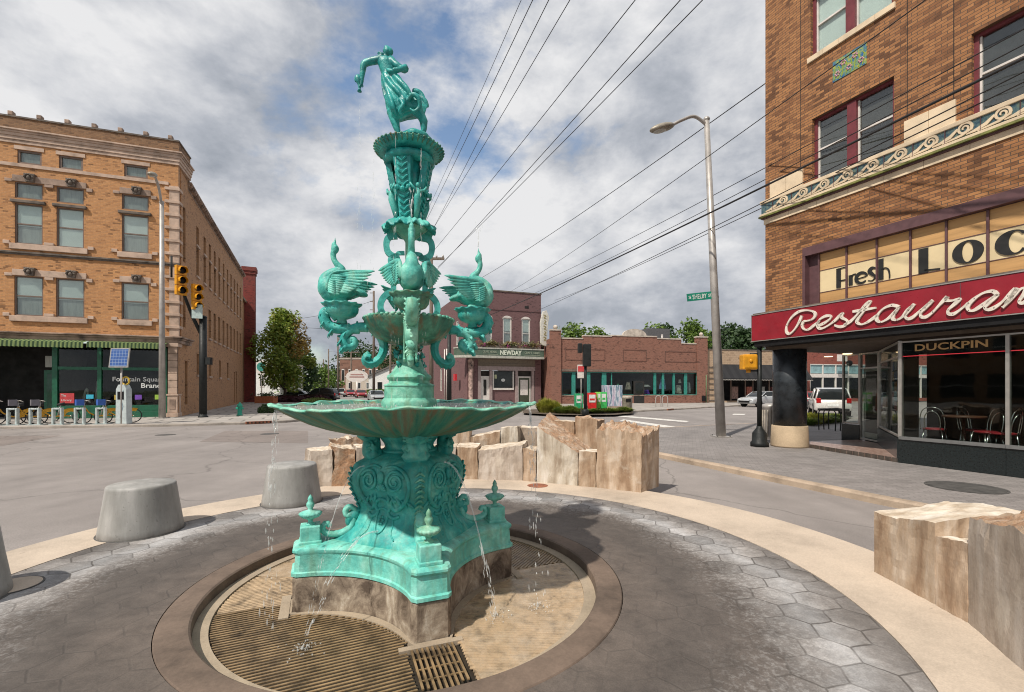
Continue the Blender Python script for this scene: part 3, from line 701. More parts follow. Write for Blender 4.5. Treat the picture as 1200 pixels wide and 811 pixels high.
def shade_angle(o, deg=35):
    for p in o.data.polygons: p.use_smooth = True
    md = o.modifiers.new('split', 'EDGE_SPLIT'); md.split_angle = math.radians(deg); return o
shade_angle(loft([fring(0.90, 0.52, 0.0), fring(0.90, 0.52, 0.288), fring(0.89, 0.515, 0.297)], 'x', None).build('stone_plinth', M_foot, fo))
# bronze skirt with roll mouldings
sk = [(0.945, .525, .298), (0.965, .540, .305), (0.965, .540, .33), (0.945, .525, .338), (0.935, .52, .46), (0.945, .527, .470), (0.955, .535, .482), (0.955, .535, .498), (0.94, .52, .512), (0.90, .485, .522), (0.88, .47, .524)]
shade_angle(loft([fring(a, b_, z) for a, b_, z in [(p-.055, q-.015, r) for p, q, r in sk]], 'x', None).build('skirt', V_base, fo), 30)
# body: corners follow the arms, faces between are flatter
bprof = [(.500, .64, .463, 1), (.535, .59, .459, .8), (.57, .52, .445, .8), (.61, .462, .418, .6), (.65, .425, .390, .4), (.70, .400, .365, .2), (.76, .39, .345, .0), (.82, .408, .35, 0), (.88, .437, .36, 0), (.94, .458, .368, 0), (1.0, .465, .370, 0), (1.06, .455, .362, 0), (1.11, .428, .342, 0), (1.145, .388, .315, 0), (1.165, .335, .285, 0), (1.172, .27, .25, 0), (1.20, .225, .225, 0)]
def body_r(th, z):
    q = (th-PA[0]+PI/4) % (PI/2)-PI/4; rc, rm, w = interp(bprof, z)
    s = 1-min(1, abs(q)/(PI/4)); s2 = s**2.2
    # pilaster strip down each corner
    pil = 0.014 if abs(q) < 0.16 and .62 < z < 1.14 else 0.0
    return rm+(rc-rm)*s2+pil
def body_ring(z, n=144): return [(body_r(2*PI*i/n, z)*math.cos(2*PI*i/n), body_r(2*PI*i/n, z)*math.sin(2*PI*i/n), z) for i in range(n)]
zs = [0.50+0.02*i for i in range(36)]
bd = shade_angle(loft([body_ring(z) for z in zs if z < 1.2]+[body_ring(1.2)], 'x', None).build('pedestal_body', V_mid, fo), 50)
def on_body(th, z, off=0.0):
    r = body_r(th, z)+off; return Vector((r*math.cos(th), r*math.sin(th), z))
# relief ornament on the four faces
for k in range(4):
    mid = PA[0]+PI/4+k*PI/2; mb = MB()
    for sgn in (-1, 1):
        # big spiral
        pts = []; rr = []
        for i in range(40):
            t = i/39; a = t*4.2*PI; r0 = 0.078*(1-t)**0.8+0.008
            s = sgn*(0.125+r0*math.cos(a+0.4)*1.0); z = 1.00+r0*math.sin(a+0.4)
            pts.append(on_body(mid+s/0.40, z, 0.006)); rr.append(0.014*(1-0.5*t))
        mb.tube(pts, rr, 6)
        # outer frame scroll
        pts = catmull([on_body(mid+sgn*s/0.42, z, 0.004) for s, z in ((0.02, 1.10), (0.12, 1.115), (0.22, 1.07), (0.255, 0.98), (0.24, 0.88), (0.19, 0.81), (0.13, 0.78), (0.09, 0.82), (0.11, 0.86), (0.145, 0.85))], 5)
        mb.tube(pts, [0.019*(0.55+0.45*math.sin(PI*i/(len(pts)-1))) for i in range(len(pts))], 7)
        pts = catmull([on_body(mid+sgn*s/0.38, z, 0.003) for s, z in ((0.0, 0.865), (0.05, 0.845), (0.075, 0.80), (0.05, 0.755), (0.10, 0.72), (0.155, 0.735))], 5)
        mb.tube(pts, [0.015]*len(pts), 6)
        # feathery leaves
        for q in range(5):
            p0 = on_body(mid+sgn*(0.06+0.04*q)/0.40, 0.90-0.012*q, 0.002); p1 = on_body(mid+sgn*(0.075+0.052*q)/0.40, 0.835-0.008*q, 0.014)
            mb.tube([p0, (p0+p1)/2+(p0-p1).orthogonal()*0.0, p1], [0.004, 0.016, 0.004], 6)
        # lower panel lines
        pts = catmull([on_body(mid+sgn*s/0.42, z, 0.001) for s, z in ((0.10, 0.74), (0.12, 0.68), (0.115, 0.62), (0.15, 0.575))], 5)
        mb.tube(pts, 0.007, 5)
    pts = catmull([on_body(mid+s/0.38, z, 0.004) for s, z in ((0, 0.79), (0.045, 0.77), (0.05, 0.70), (0.03, 0.635), (0, 0.615), (-0.03, 0.635), (-0.05, 0.70), (-0.045, 0.77), (0, 0.79))], 5)
    mb.tube(pts, 0.009, 6)
    for q in range(6):
        a = q*PI/3; p = on_body(mid+0.018*math.cos(a)/0.38, 0.70+0.026*math.sin(a), 0.004); mb.ell(p, (0.011, 0.011, 0.013), 6, 4)
    mb.ell(on_body(mid, 1.03, 0.01), (0.03, 0.03, 0.05), 8, 6)
    for q in range(7):
        a = PI*q/6; p = on_body(mid+0.05*math.cos(a)/0.40, 0.935+0.05*math.sin(a), 0.006); mb.tube([on_body(mid, 0.93, 0.004), p], [0.006, 0.012], 5)
    mb.build('relief_ornament', V_mid, fo, smooth=True)
for k in range(4):
    th = PA[k]; mb = MB()
    # leaf trail and consoles down the corner
    for q in range(9):
        z = 1.08-0.042*q
        for sg in (-1, 1):
            mb.tube([on_body(th, z, 0.010), on_body(th+sg*0.075, z-0.028, 0.012)], [0.012, 0.005], 5)
    mb.tube(catmull([on_body(th, .72, 0.0), on_body(th, .70, .03), on_body(th, .66, .045), on_body(th, .62, .03)], 4), [0.03, .034, .038, .042, .045, .045, .042, .038, .034, .03, .028, .024, .02][:13], 8)
    mb.ell(on_body(th, .735, .01), (.034, .034, .02), 10, 6)
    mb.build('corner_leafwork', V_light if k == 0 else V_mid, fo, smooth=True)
# C-scroll brackets between the pedestal blocks and the body
def rp(th, rho, z, side=0.0): return Vector((rho*math.cos(th)-side*math.sin(th), rho*math.sin(th)+side*math.cos(th), z))
for k in range(4):
    th = PA[k]; mb = MB()
    cp = [(.455, .735), (.50, .765), (.535, .745), (.53, .705), (.495, .70), (.475, .665), (.50, .60), (.56, .565), (.63, .56), (.69, .575), (.72, .605), (.71, .64), (.68, .65), (.665, .625)]
    pts = catmull([rp(th, a*.945, z) for a, z in cp], 5); m = len(pts)
    mb.tube(pts, [0.030-0.010*abs(2*i/m-0.9) for i in range(m)], 8, flat=1.5, up=(-math.sin(th), math.cos(th), 0))
    for i in range(4, m-6, 4):
        mb.ell(pts[i]+Vector((0, 0, 0.012)), (0.017, 0.017, 0.015), 6, 4)
    mb.build('scroll_bracket', V_base, fo, smooth=True)
    # pedestal block under the urn, with its cap
    M = Matrix.Rotation(th, 4, 'Z')
    mb = MB(); mb.box(0.695, 0.840, -0.075, 0.075, 0.515, 0.655, M); mb.box(0.685, 0.850, -0.085, 0.085, 0.515, 0.545, M)
    mb.build('corner_block', V_base, fo, bevel=0.008)
    c = rp(th, 0.768, 0.655)
    prof = [(.035, 0), (.036, .008), (.018, .018), (.016, .032), (.03, .045), (.06, .058), (.078, .078), (.080, .092), (.066, .100), (.04, .107), (.02, .114), (.018, .125), (.03, .150), (.028, .168), (.016, .185), (.021, .195), (.014, .215), (.002, .232)]
    u = MB().lathe(prof, 40, tuple(c), rf=lambda r, z, a, kk: r*(1+0.075*math.cos(14*a)) if .05 < z < .10 else r)
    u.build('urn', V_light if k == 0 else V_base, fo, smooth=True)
# cup between body and bowl, with four leaf brackets
cup = [(.225, 1.195), (.235, 1.21), (.21, 1.22), (.195, 1.235), (.20, 1.26), (.235, 1.31), (.27, 1.345), (.28, 1.36)]
MB().lathe(cup, 72, rf=lambda r, z, a, k: r*(1+(0.03*abs(math.cos(12*a)) if k > 2 else 0))).build('fluted_cup', V_mid, fo, smooth=True)
for k in range(4):
    th = PA[k]; mb = MB()
    pts = catmull([rp(th, a, z) for a, z in ((.23, 1.19), (.29, 1.185), (.335, 1.205), (.33, 1.245), (.29, 1.26), (.285, 1.30), (.33, 1.345), (.41, 1.37))], 5); m = len(pts)
    mb.tube(pts, [0.058-0.014*math.cos(6*PI*i/m) for i in range(m)], 8, flat=1.6, up=(-math.sin(th), math.cos(th), 0))
    for q in range(-3, 4):
        mb.tube([rp(th, .27, 1.27, q*.012), rp(th, .34, 1.24+.01*abs(q), q*.032), rp(th, .36, 1.20+.015*abs(q), q*.034)], [.012, .02, .006], 6)
        mb.tube([rp(th, .30, 1.32, q*.014), rp(th, .37, 1.32, q*.036)], [.018, .010], 6)
    mb.build('leaf_bracket', V_mid, fo, smooth=True)
# great scalloped bowl
NL = 22
def lobe(a): return abs(math.sin(a*NL/2+0.5))
def brf(r, z, a, k):
    if r < .28: return r
    am = 0.045*min(1, (r-.28)/.45); return r+am*(lobe(a)**.7-0.7)+0.008*math.sin(3*a+1)*r
def bzf(r, z, a, k):
    w = max(0, (r-.75)/.3); return z+w*(0.020*(lobe(a)-0.6)+0.010*math.sin(5*a+2)+.004*math.sin(31*a))+(0.012*(.5-lobe(a)) if k < 8 and r > .3 else 0)
bowl = [(.26, 1.335), (.32, 1.342), (.42, 1.352), (.54, 1.376), (.66, 1.408), (.78, 1.450), (.88, 1.493), (.96, 1.532), (1.01, 1.556), (1.045, 1.574), (1.055, 1.583), (1.048, 1.590), (1.02, 1.586), (.985, 1.572), (.95, 1.558), (.85, 1.540), (.5, 1.535), (.20, 1.535)]
ob = MB().lathe(bowl, NL*14, rf=brf, zf=bzf).build('great_bowl', V_great, fo, smooth=True)
M_rimp = V_light
MB().lathe([(1.040, 1.575), (1.062, 1.581), (1.062, 1.590), (1.045, 1.597), (1.02, 1.591), (1.01, 1.584)], NL*14, rf=brf, zf=bzf, caps=False).build('bowl_rim', M_rimp, fo, smooth=True)
def bowlwater():
    m, nt, b, o = _nodes('grey_bowl_water'); co = coords(nt)
    r = ramp(nt, noi(nt, co, 9, 6, 0.7), [(0.3, (0.17, 0.15, 0.12)), (0.6, (0.30, 0.28, 0.24)), (0.75, (0.5, 0.5, 0.47))]); L(nt, r.outputs[0], b.inputs['Base Color'])
    b.inputs['Roughness'].default_value = 0.12; bump(nt, b, noi(nt, co, 40, 4, 0.6), 0.9, 0.02); return m
MB().lathe([(.19, 1.562), (1.0, 1.566)], 96, caps=False).build('bowl_water', bowlwater(), fo, smooth=True)
# drum and mouldings above the bowl
drum = [(.225, 1.55), (.232, 1.60), (.222, 1.625), (.206, 1.64), (.204, 1.735), (.212, 1.742), (.205, 1.752), (.188, 1.757), (.170, 1.765), (.168, 1.785), (.178, 1.792), (.186, 1.81), (.180, 1.828), (.165, 1.838), (.150, 1.85), (.118, 1.90), (.098, 1.95), (.085, 1.985), (.07, 2.01), (.065, 2.13)]
dr = shade_angle(MB().lathe(drum, 48, rf=lambda r, z, a, k: r).build('drum', V_light, fo, smooth=True), 40)
mb = MB()
for q in range(34):
    a = random.random()*2*PI; z = 1.90+random.random()*0.20; r = .11-(z-1.9)*0.2
    c = Vector(((r+.01)*math.cos(a), (r+.01)*math.sin(a), z)); mb.tube([c, c+Vector((.03*math.cos(a), .03*math.sin(a), random.uniform(-.02, .05)))], [.024, .007], 6)
mb.build('leafy_stem', V_mid, fo, smooth=True)
# second bowl
sb = [(.06, 2.085), (.14, 2.086), (.21, 2.102), (.275, 2.138), (.322, 2.185), (.350, 2.230), (.362, 2.260), (.368, 2.272), (.372, 2.285), (.368, 2.298), (.355, 2.300), (.34, 2.290), (.30, 2.27), (.05, 2.27)]
MB().lathe(sb, 96, rf=lambda r, z, a, k: r*(1+0.006*math.cos(24*a)*(1 if k < 7 else 0))).build('second_bowl', V_bowl, fo, smooth=True)
mb = MB()
for q in range(48):
    a = 2*PI*q/48; mb.ell((.362*math.cos(a), .362*math.sin(a), 2.298), (.022, .022, .012+.006*random.random()), 6, 4)
mb.build('second_bowl_rim', V_light, fo, smooth=True)
AR = [math.radians(-76+90*k) for k in range(4)]
for k in range(4):
    th = AR[k]; mb = MB()
    upv = (-math.sin(th), math.cos(th), 0)
    cs = [(.36, 2.235), (.30, 2.215), (.245, 2.165), (.212, 2.09), (.218, 2.01), (.262, 1.945), (.32, 1.925), (.358, 1.948), (.345, 1.98), (.315, 1.975)]
    if k == 0: cs = [(.36, 2.235), (.33, 2.19), (.285, 2.12), (.262, 2.03), (.27, 1.96), (.30, 1.93), (.33, 1.95)]
    pts = catmull([rp(th, a, z) for a, z in cs], 5); m = len(pts)
    mb.tube(pts, [(0.040-0.012*i/m)*(.7 if k == 0 else 1) for i in range(m)], 8, flat=1.35, up=upv)
    for sd in (-1, 1): mb.tube([p+Vector(upv)*0.046*sd for p in pts], 0.010, 5)
    for i in range(2, m-4, 3): mb.ell(pts[i], (.030, .030, .048), 6, 4)
    oc = [(.34, 2.225), (.41, 2.222), (.475, 2.195), (.52, 2.14), (.515, 2.085), (.475, 2.062), (.44, 2.085), (.447, 2.12), (.475, 2.125)]
    pts = catmull([rp(th, a, z) for a, z in oc], 5); m = len(pts)
    mb.tube(pts, [0.042-0.016*i/m for i in range(m)], 8, flat=1.4, up=upv)
    for i in range(3, m-3, 3): mb.tube([pts[i], pts[i]+(pts[i]-rp(th, .43, 2.13)).normalized()*.055+Vector((0, 0, .0))], [.024, .006], 5)
    mb.ell(rp(th, .478, 2.10), (.04, .04, .04), 8, 6)
    tail = [(.49, 2.07), (.53, 2.05), (.545, 2.02), (.54, 2.0)]
    mb.tube([rp(th, a, z) for a, z in tail], [.03, .028, .02, .005], 7, flat=1.6, up=upv)
    uc = [(.40, 2.20), (.47, 2.205), (.56, 2.205), (.635, 2.225), (.672, 2.28), (.665, 2.335), (.625, 2.345), (.60, 2.315), (.62, 2.29)]
    pts = catmull([rp(th, a, z) for a, z in uc], 5); m = len(pts)
    mb.tube(pts, [(0.034+0.012*math.sin(PI*i/m))*(.72 if k == 0 else 1) for i in range(m)], 8, flat=1.4, up=upv)
    for i in range(3, m-4, 3):
        for sd in (-1, 1): mb.tube([pts[i]+Vector(upv)*0.02*sd, pts[i]+Vector(upv)*0.055*sd+Vector((0, 0, .028))], [.018, .006], 5)
        mb.tube([pts[i], pts[i]+Vector((0, 0, .05))], [.02, .006], 5)
    mb.tube([rp(th, .50, 2.21), rp(th, .535, 2.25), rp(th, .54, 2.29)], [.032, .022, .026], 8)
    sdv = Vector(upv)
    def leaf(p, d, s): mb.tube([p, p+d*s*.5+Vector((0, 0, s*.12)), p+d*s*.9, p+d*s+Vector((0, 0, -s*.25))], [s*.12, s*.30, s*.2, s*.03], 6, flat=.4)
    rad = Vector((math.cos(th), math.sin(th), 0))
    for a, z, s in () if k == 0 else ((.60, 2.19, .075), (.66, 2.26, .07), (.68, 2.33, .06), (.50, 2.17, .07), (.535, 2.11, .065), (.52, 2.05, .06), (.27, 2.20, .06)):
        for sd in (-1, -.4, .4, 1): leaf(rp(th, a, z), (rad*(.5-.2*abs(sd))+sdv*sd*.8+Vector((0, 0, -.55+.3*abs(sd)))).normalized(), s)
    if k == 0:
        for q in range(13):
            z = 2.34-q*.030; s = .034+.010*math.sin(q*1.9)
            for sd in (-1, 1): leaf(rp(th, .60-.012*q if q < 8 else .50-.022*(q-8), z, .012*sd), (sdv*sd*.9+rad*.25+Vector((0, 0, -.6))).normalized(), s)
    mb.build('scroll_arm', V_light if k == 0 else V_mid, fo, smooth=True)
    c = rp(th, .54, 0)
    pf = [(.045, 2.25), (.035, 2.282), (.065, 2.292), (.104, 2.310), (.126, 2.342), (.130, 2.374), (.126, 2.386), (.150, 2.396), (.160, 2.406), (.135, 2.412), (.10, 2.405), (.02, 2.405)]
    MB().lathe(pf, 64, (c.x, c.y, 0), rf=lambda r, z, a, kk: r*(1+(0.04*math.cos(12*a) if kk in (6, 7, 8) else 0.028*math.cos(24*a))), zf=lambda r, z, a, kk: z+(0.006*math.cos(12*a) if kk in (7, 8) else 0)).build('lotus_cup', V_bowl if k == 0 else V_mid, fo, smooth=True)
# swans: +x outward, origin at the cup
def make_swan(mat):
    mb = MB()
    R = Matrix.Rotation(math.radians(14), 3, 'Y')
    mb.ell((.01, 0, .105), (.155, .088, .078), 20, 14, R)
    mb.ell((.095, 0, .135), (.092, .082, .098), 18, 12)
    mb.ell((-.14, 0, .105), (.07, .06, .030), 12, 8, Matrix.Rotation(math.radians(-16), 3, 'Y'))
    pts = catmull([(.125, 0, .12), (.128, 0, .20), (.07, 0, .255), (.005, 0, .275), (.005, 0, .30), (.040, 0, .335), (.062, 0, .375), (.066, 0, .415), (.056, 0, .445)], 5); m = len(pts)
    mb.tube(pts, [lerp(.060, .023, min(1, (i/m)*1.5)**.7) for i in range(m)], 12)
    mb.ell((.052, 0, .455), (.032, .026, .040), 12, 8)
    mb.ell((.060, 0, .482), (.022, .020, .030), 10, 8)
    mb.cyl((.054, 0, .495), (.050, 0, .555), .013, .003, 8)
    mb.ell((.044, .024, .468), (.007, .006, .007), 6, 4); mb.ell((.044, -.024, .468), (.007, .006, .007), 6, 4)
    for sd in (-1, 1): mb.ell((.0, sd*.04, .02), (.06, .025, .03), 8, 6)
    s = mb.build('swan', mat, None, smooth=True); remesh(s, 0.0055, 9)
    for sd in (-1, 1):
        wm = MB()
        def P(x, z, o): return Vector((x, sd*(.072+o+max(0, .05-x)*.36), z))
        # wing plate
        wm.tube(catmull([P(.09, .10, .0), P(.085, .17, .012), P(.04, .235, .022), (P(-.08, .245, .035)), P(-.24, .235, .05)], 4), [.02, .03, .034, .034, .032, .030, .028, .026, .024, .022, .02, .018, .016, .014, .012, .01, .006], 8, flat=.55)
        for q in range(9):      # primaries
            t = q/8; a = P(.055-.02*t, .225-.135*t, .018); b = P(-.27+.20*t, .235-.155*t-.02*math.sin(PI*t), .055-.03*t)
            wm.tube([a, a.lerp(b, .5)+Vector((0, sd*.006, .004)), a.lerp(b, .88), b], [.012, .017, .014, .003], 6, flat=.45, up=(0, 1, 0))
        for q in range(9):      # coverts
            t = q/8; a = P(.08-.015*t, .215-.13*t, .026); b = P(-.05+.055*t, .20-.135*t, .040-.01*t)
            wm.tube([a, a.lerp(b, .5), b], [.011, .015, .005], 6, flat=.6, up=(0, 1, 0))
        for q in range(7):
            t = q/6; a = P(.092, .19-.10*t, .026); b = P(.035, .165-.10*t, .038); wm.tube([a, b], [.010, .013], 6, flat=.7, up=(0, 1, 0))
        w = wm.build('wing', mat, s, smooth=True)
    return s
V_swan = verd('verdigris_swan', (0.09, 0.45, 0.375), (0.03, 0.28, 0.25), (0.24, 0.58, 0.48), stainamt=0.25, rough=0.5)
sw = make_swan(V_swan)
for k in range(4):
    s = sw if k == 0 else sw.copy()
    if k:
        COL.objects.link(s)
        for w in sw.children: c = w.copy(); COL.objects.link(c); c.parent = s
    s.parent = fo; c = rp(AR[k], .54, 2.40); s.location = c; s.rotation_euler = (0, 0, AR[k])
# shaft with flat cut-out scroll plates
MB().lathe([(.05, 2.26), (.10, 2.28), (.085, 2.31), (.05, 2.33), (.036, 2.36), (.034, 2.95), (.05, 2.98), (.075, 3.0), (.10, 3.03), (.135, 3.055), (.15, 3.07), (.10, 3.09)], 32).build('shaft', V_light, fo, smooth=True)
for k in range(4):
    th = AR[k]; M = Matrix.Rotation(th, 4, 'Z'); mb = MB()
    def plate(pts, w):
        t = MB().ribbon([(p.x, p.y) for p in catmull([Vector((a, z)) for a, z in pts], 6)], w, -.016, .016)
        mb.add([M @ Vector(v) for v in t.v], t.f)
    plate([(.10, 3.0), (.165, 2.985), (.188, 2.93), (.175, 2.86), (.125, 2.825), (.085, 2.835)], [.05]*31)
    plate([(.085, 2.835), (.14, 2.815), (.155, 2.785), (.13, 2.77)], [.045]*19)
    plate([(.125, 2.79), (.130, 2.70), (.130, 2.56), (.130, 2.45)], [.046]*19)
    plate([(.10, 2.52), (.17, 2.515), (.222, 2.46), (.235, 2.39), (.205, 2.335), (.14, 2.32)], [.05]*31)
    plate([(.20, 2.36), (.24, 2.325), (.275, 2.30), (.30, 2.29)], [.07]*19)
    plate([(.04, 2.62), (.10, 2.615), (.13, 2.60)], [.03]*13)
    plate([(.04, 2.86), (.09, 2.855), (.10, 2.84)], [.03]*13)
    mb.build('scroll_plate', V_blue, fo)
# leafy collar
mb = MB()
mb.lathe([(.08, 3.055), (.15, 3.075), (.195, 3.070), (.212, 3.062), (.215, 3.075), (.20, 3.092), (.16, 3.112), (.08, 3.122)], 120, rf=lambda r, z, a, k: r*(1+(.10 if 1 < k < 6 else .03)*(abs(math.cos(5.5*a))**.6-.5)+(.02*math.cos(33*a) if k > 1 else 0)), zf=lambda r, z, a, k: z-(.030*abs(math.sin(5.5*a)) if 1 < k < 6 else 0)+.006*math.sin(22*a))
mb.build('leaf_collar', V_mid, fo, smooth=True)
# tapering column of four carved panels with small figures
MB().lathe([(.075, 3.11), (.085, 3.30), (.10, 3.45), (.12, 3.60)], 24).build('inner_column', V_teal, fo, smooth=True)
for k in range(4):
    th = math.radians(-97+90*k); M = Matrix.Rotation(th, 4, 'Z'); mb = MB()
    vs = []
    for z, r, w in ((3.10, .105, .052), (3.25, .12, .06), (3.40, .145, .066), (3.55, .175, .078), (3.62, .185, .082)):
        for x, y in ((r-.05, -w), (r, -w*.9), (r, w*.9), (r-.05, w)): vs.append(M @ Vector((x, y, z)))
    mb.add(vs, [(4*i+j, 4*i+(j+1) % 4, 4*i+4+(j+1) % 4, 4*i+4+j) for i in range(4) for j in range(4)]+[(3, 2, 1, 0), (16, 17, 18, 19)])
    for q in range(10):
        z = 3.14+q*.047; r = interp([(3.10, .105), (3.40, .145), (3.62, .185)], z)[0]
        for sg in (-1, 1): mb.tube([M @ Vector((r+.002, 0, z)), M @ Vector((r+.010, sg*.028, z+.02)), M @ Vector((r+.002, sg*.05, z+.04))], [.009, .012, .004], 5)
    for q in (-1, 0, 1): mb.ell(M @ Vector((.16, q*.05, 3.345+.012*abs(q))), (.022, .022, .020), 8, 6)
    mb.build('carved_panel', V_teal, fo, smooth=False)
    fg = MB(); a2 = th+PI/4; M2 = Matrix.Rotation(a2, 4, 'Z')
    T = lambda x, y, z: M2 @ Vector((x, y, z))
    fg.tube([T(.115, 0, 3.13), T(.135, .004, 3.20), T(.155, -.004, 3.28), T(.16, 0, 3.33), T(.15, 0, 3.36)], [.018, .026, .030, .024, .012], 8)
    fg.ell(T(.158, 0, 3.385), (.019, .019, .023), 8, 6)
    for sg in (-1, 1): fg.tube([T(.158, 0, 3.335), T(.175, sg*.045, 3.345), T(.165, sg*.075, 3.385)], [.012, .010, .008], 6)
    fg.build('small_figure', V_mid, fo, smooth=True)
# capital and top dish
MB().lathe([(.12, 3.60), (.19, 3.60), (.205, 3.625), (.20, 3.655), (.17, 3.67), (.16, 3.685)], 64, rf=lambda r, z, a, k: r*(1+.05*abs(math.cos(9*a)) if 0 < k < 4 else r/r)*1.0).build('capital', V_teal, fo, smooth=True)
mb = MB().lathe([(.14, 3.665), (.19, 3.672), (.24, 3.688), (.268, 3.705), (.286, 3.720), (.284, 3.730), (.27, 3.734), (.24, 3.730), (.12, 3.755), (.02, 3.76)], 160, rf=lambda r, z, a, k: r*(1+.010*math.cos(40*a)) if k > 0 else r)
mb.build('top_dish', V_teal, fo, smooth=True)
mb = MB()
for q in range(40):
    a = 2*PI*q/40; mb.tube([(.246*math.cos(a), .246*math.sin(a), 3.693), (.281*math.cos(a), .281*math.sin(a), 3.716)], [.005, .010], 6)
    mb.ell((.286*math.cos(a), .286*math.sin(a), 3.726), (.011, .011, .011), 6, 5)
mb.lathe([(.274, 3.718), (.284, 3.719), (.286, 3.728), (.274, 3.733)], 80, caps=False); mb.build('dish_beading', V_bowl, fo, smooth=True)

# statue (local x across the picture, y away)
def SX(cx_, cy_, y=0.0): # from the enlarged crop of the statue (origin 410,50 scale 6.76)
    px = 410+cx_/6.76; py = 50+cy_/6.76; Y = 3.93+y
    return Vector(((px-CX)/F*Y-FC.x, y, zp(py, Y)))
st = MB()
# torso leaning to the left, seen from behind her side
st.tube([SX(322, 300), SX(312, 260), SX(300, 220), SX(292, 180), SX(288, 152), SX(290, 132)], [.066, .058, .062, .068, .056, .024], 16, flat=.72, up=(0, 1, 0))
st.tube([SX(288, 145), SX(296, 118), SX(302, 105)], [.024, .019, .02], 10)
st.ell(SX(306, 92), (.032, .036, .040), 14, 10)
st.ell(SX(300, 66), (.026, .028, .020), 10, 8)
st.ell(SX(326, 92), (.028, .030, .030), 10, 8); st.ell(SX(285, 88), (.02, .024, .018), 8, 6); st.ell(SX(312, 68), (.024, .024, .016), 8, 6)       # knot of hair
st.ell(SX(284, 100, -.01), (.010, .010, .012), 8, 6)     # nose
st.tube([SX(270, 112, -.02), SX(245, 98, -.02), SX(225, 105, -.01)], [.012, .011, .006], 6)
# far / left arm reaching out and down
st.ell(SX(252, 152), (.038, .036, .036), 10, 8)
st.tube(catmull([SX(262, 150), SX(215, 160), SX(160, 172), SX(122, 190), SX(112, 235), SX(105, 285), SX(102, 330)], 3), [.034, .034, .033, .032, .032, .031, .030, .030, .029, .028, .028, .027, .026, .024, .023, .021, .019, .018, .017], 10)
st.ell(SX(98, 342), (.020, .015, .022), 8, 6)
for q in range(4): st.tube([SX(92+q*4, 350, -.008+q*.005), SX(82+q*5, 368, -.010+q*.006), SX(80+q*5, 384, -.006+q*.005)], [.007, .006, .004], 6)
st.tube([SX(104, 345), SX(114, 362), SX(110, 376)], [.007, .006, .004], 6)
# near / right arm bent across the hip
st.ell(SX(335, 160), (.036, .036, .034), 10, 8)
st.tube(catmull([SX(335, 160, -.01), SX(385, 205, -.03), SX(440, 235, -.02), SX(448, 215, -.03), SX(405, 232, -.07), SX(350, 238, -.09)], 3), [.032, .031, .030, .030, .029, .028, .028, .027, .026, .026, .025, .024, .022, .021, .020, .018], 10)
# legs
st.tube([SX(345, 560), SX(362, 630), SX(378, 690), SX(392, 735)], [.052, .040, .030, .022], 10)
st.tube([SX(385, 738), SX(410, 744)], [.020, .014], 8)
st.tube([SX(530, 560), SX(572, 600), SX(590, 640), SX(592, 700), SX(588, 728)], [.048, .038, .036, .026, .020], 10)
st.tube([SX(588, 728), SX(560, 738)], [.020, .013], 8)
# skirt: rings blown out to the right, deep pleats
rows = [(285, 255, 405, .055), (330, 258, 430, .065), (400, 272, 490, .085), (460, 288, 560, .100), (510, 300, 598, .108), (552, 314, 590, .105), (588, 326, 490, .080), (622, 338, 405, .055)]
rings = []
for k, (cy_, xl, xr, dy) in enumerate(rows):
    a = SX(xl, cy_); b = SX(xr, cy_+(22 if 1 < k < 6 else 0)); c = (a+b)/2; h = (b-a)/2; ring_ = []
    for i in range(60):
        t = 2*PI*i/60; f = 1+(0.11*min(1, k/3))*math.sin(9*t+k*.55)+.05*math.sin(17*t-k*.8)
        ring_.append(c+h*math.cos(t)*f+Vector((0, 1, 0))*dy*math.sin(t)*f)
    rings.append(ring_)
t_ = loft(rings, 'x', None); st.add(t_.v, t_.f, True)
# flying folds of drapery
for pts, r in (([SX(300, 300, -.06), SX(345, 360, -.09), SX(400, 420, -.10), SX(450, 500, -.09)], .022), ([SX(345, 270, -.05), SX(410, 330, -.09), SX(470, 400, -.10), SX(500, 480, -.08)], .024),
               ([SX(285, 340, -.05), SX(320, 430, -.09), SX(350, 520, -.10), SX(380, 600, -.07)], .020), ([SX(300, 420, -.06), SX(325, 500, -.09), SX(345, 580, -.07)], .016),
               ([SX(470, 480, -.10), SX(500, 430, -.12), SX(545, 450, -.12), SX(560, 520, -.10), SX(520, 560, -.10), SX(480, 540, -.10)], .020),
               ([SX(540, 440, 0), SX(590, 470, 0), SX(612, 505, 0), SX(625, 528, 0)], .024), ([SX(500, 400, .03), SX(560, 420, .04), SX(600, 480, .03)], .028),
               ([SX(400, 460, -.10), SX(430, 510, -.12), SX(400, 560, -.11), (SX(430, 600, -.09))], .018), ([SX(300, 235, -.06), SX(350, 245, -.08), SX(400, 240, -.07), SX(430, 225, -.05)], .018)):
    pp = catmull(pts, 4); m = len(pp); st.tube(pp, [r*(0.5+0.5*math.sin(PI*min(1, i/m+.15))) for i in range(m)], 8)
s_ = st.build('statue', V_teal, fo, smooth=True); remesh(s_, 0.0065, 1)
jg = MB(); j0 = SX(84, 340)
jg.tube([SX(78, 275), SX(74, 292), SX(76, 315), SX(84, 345), SX(86, 385), SX(86, 405)], [.012, .026, .030, .016, .009, .019], 12)
jg.tube(catmull([SX(60, 285), SX(48, 305), SX(56, 328)], 4), .006, 6)
jg.build('ewer', V_teal, s_, smooth=True)
MB().lathe([(.13, 0), (.135, .02), (.125, .035), (.0, .04)], 32, tuple(SX(530, 768)-Vector((0, 0, .03))), rf=lambda r, z, a, k: r*(1+.05*math.sin(3*a)+.04*math.sin(7*a)), caps=False).build('statue_rock', V_teal, s_, smooth=True)

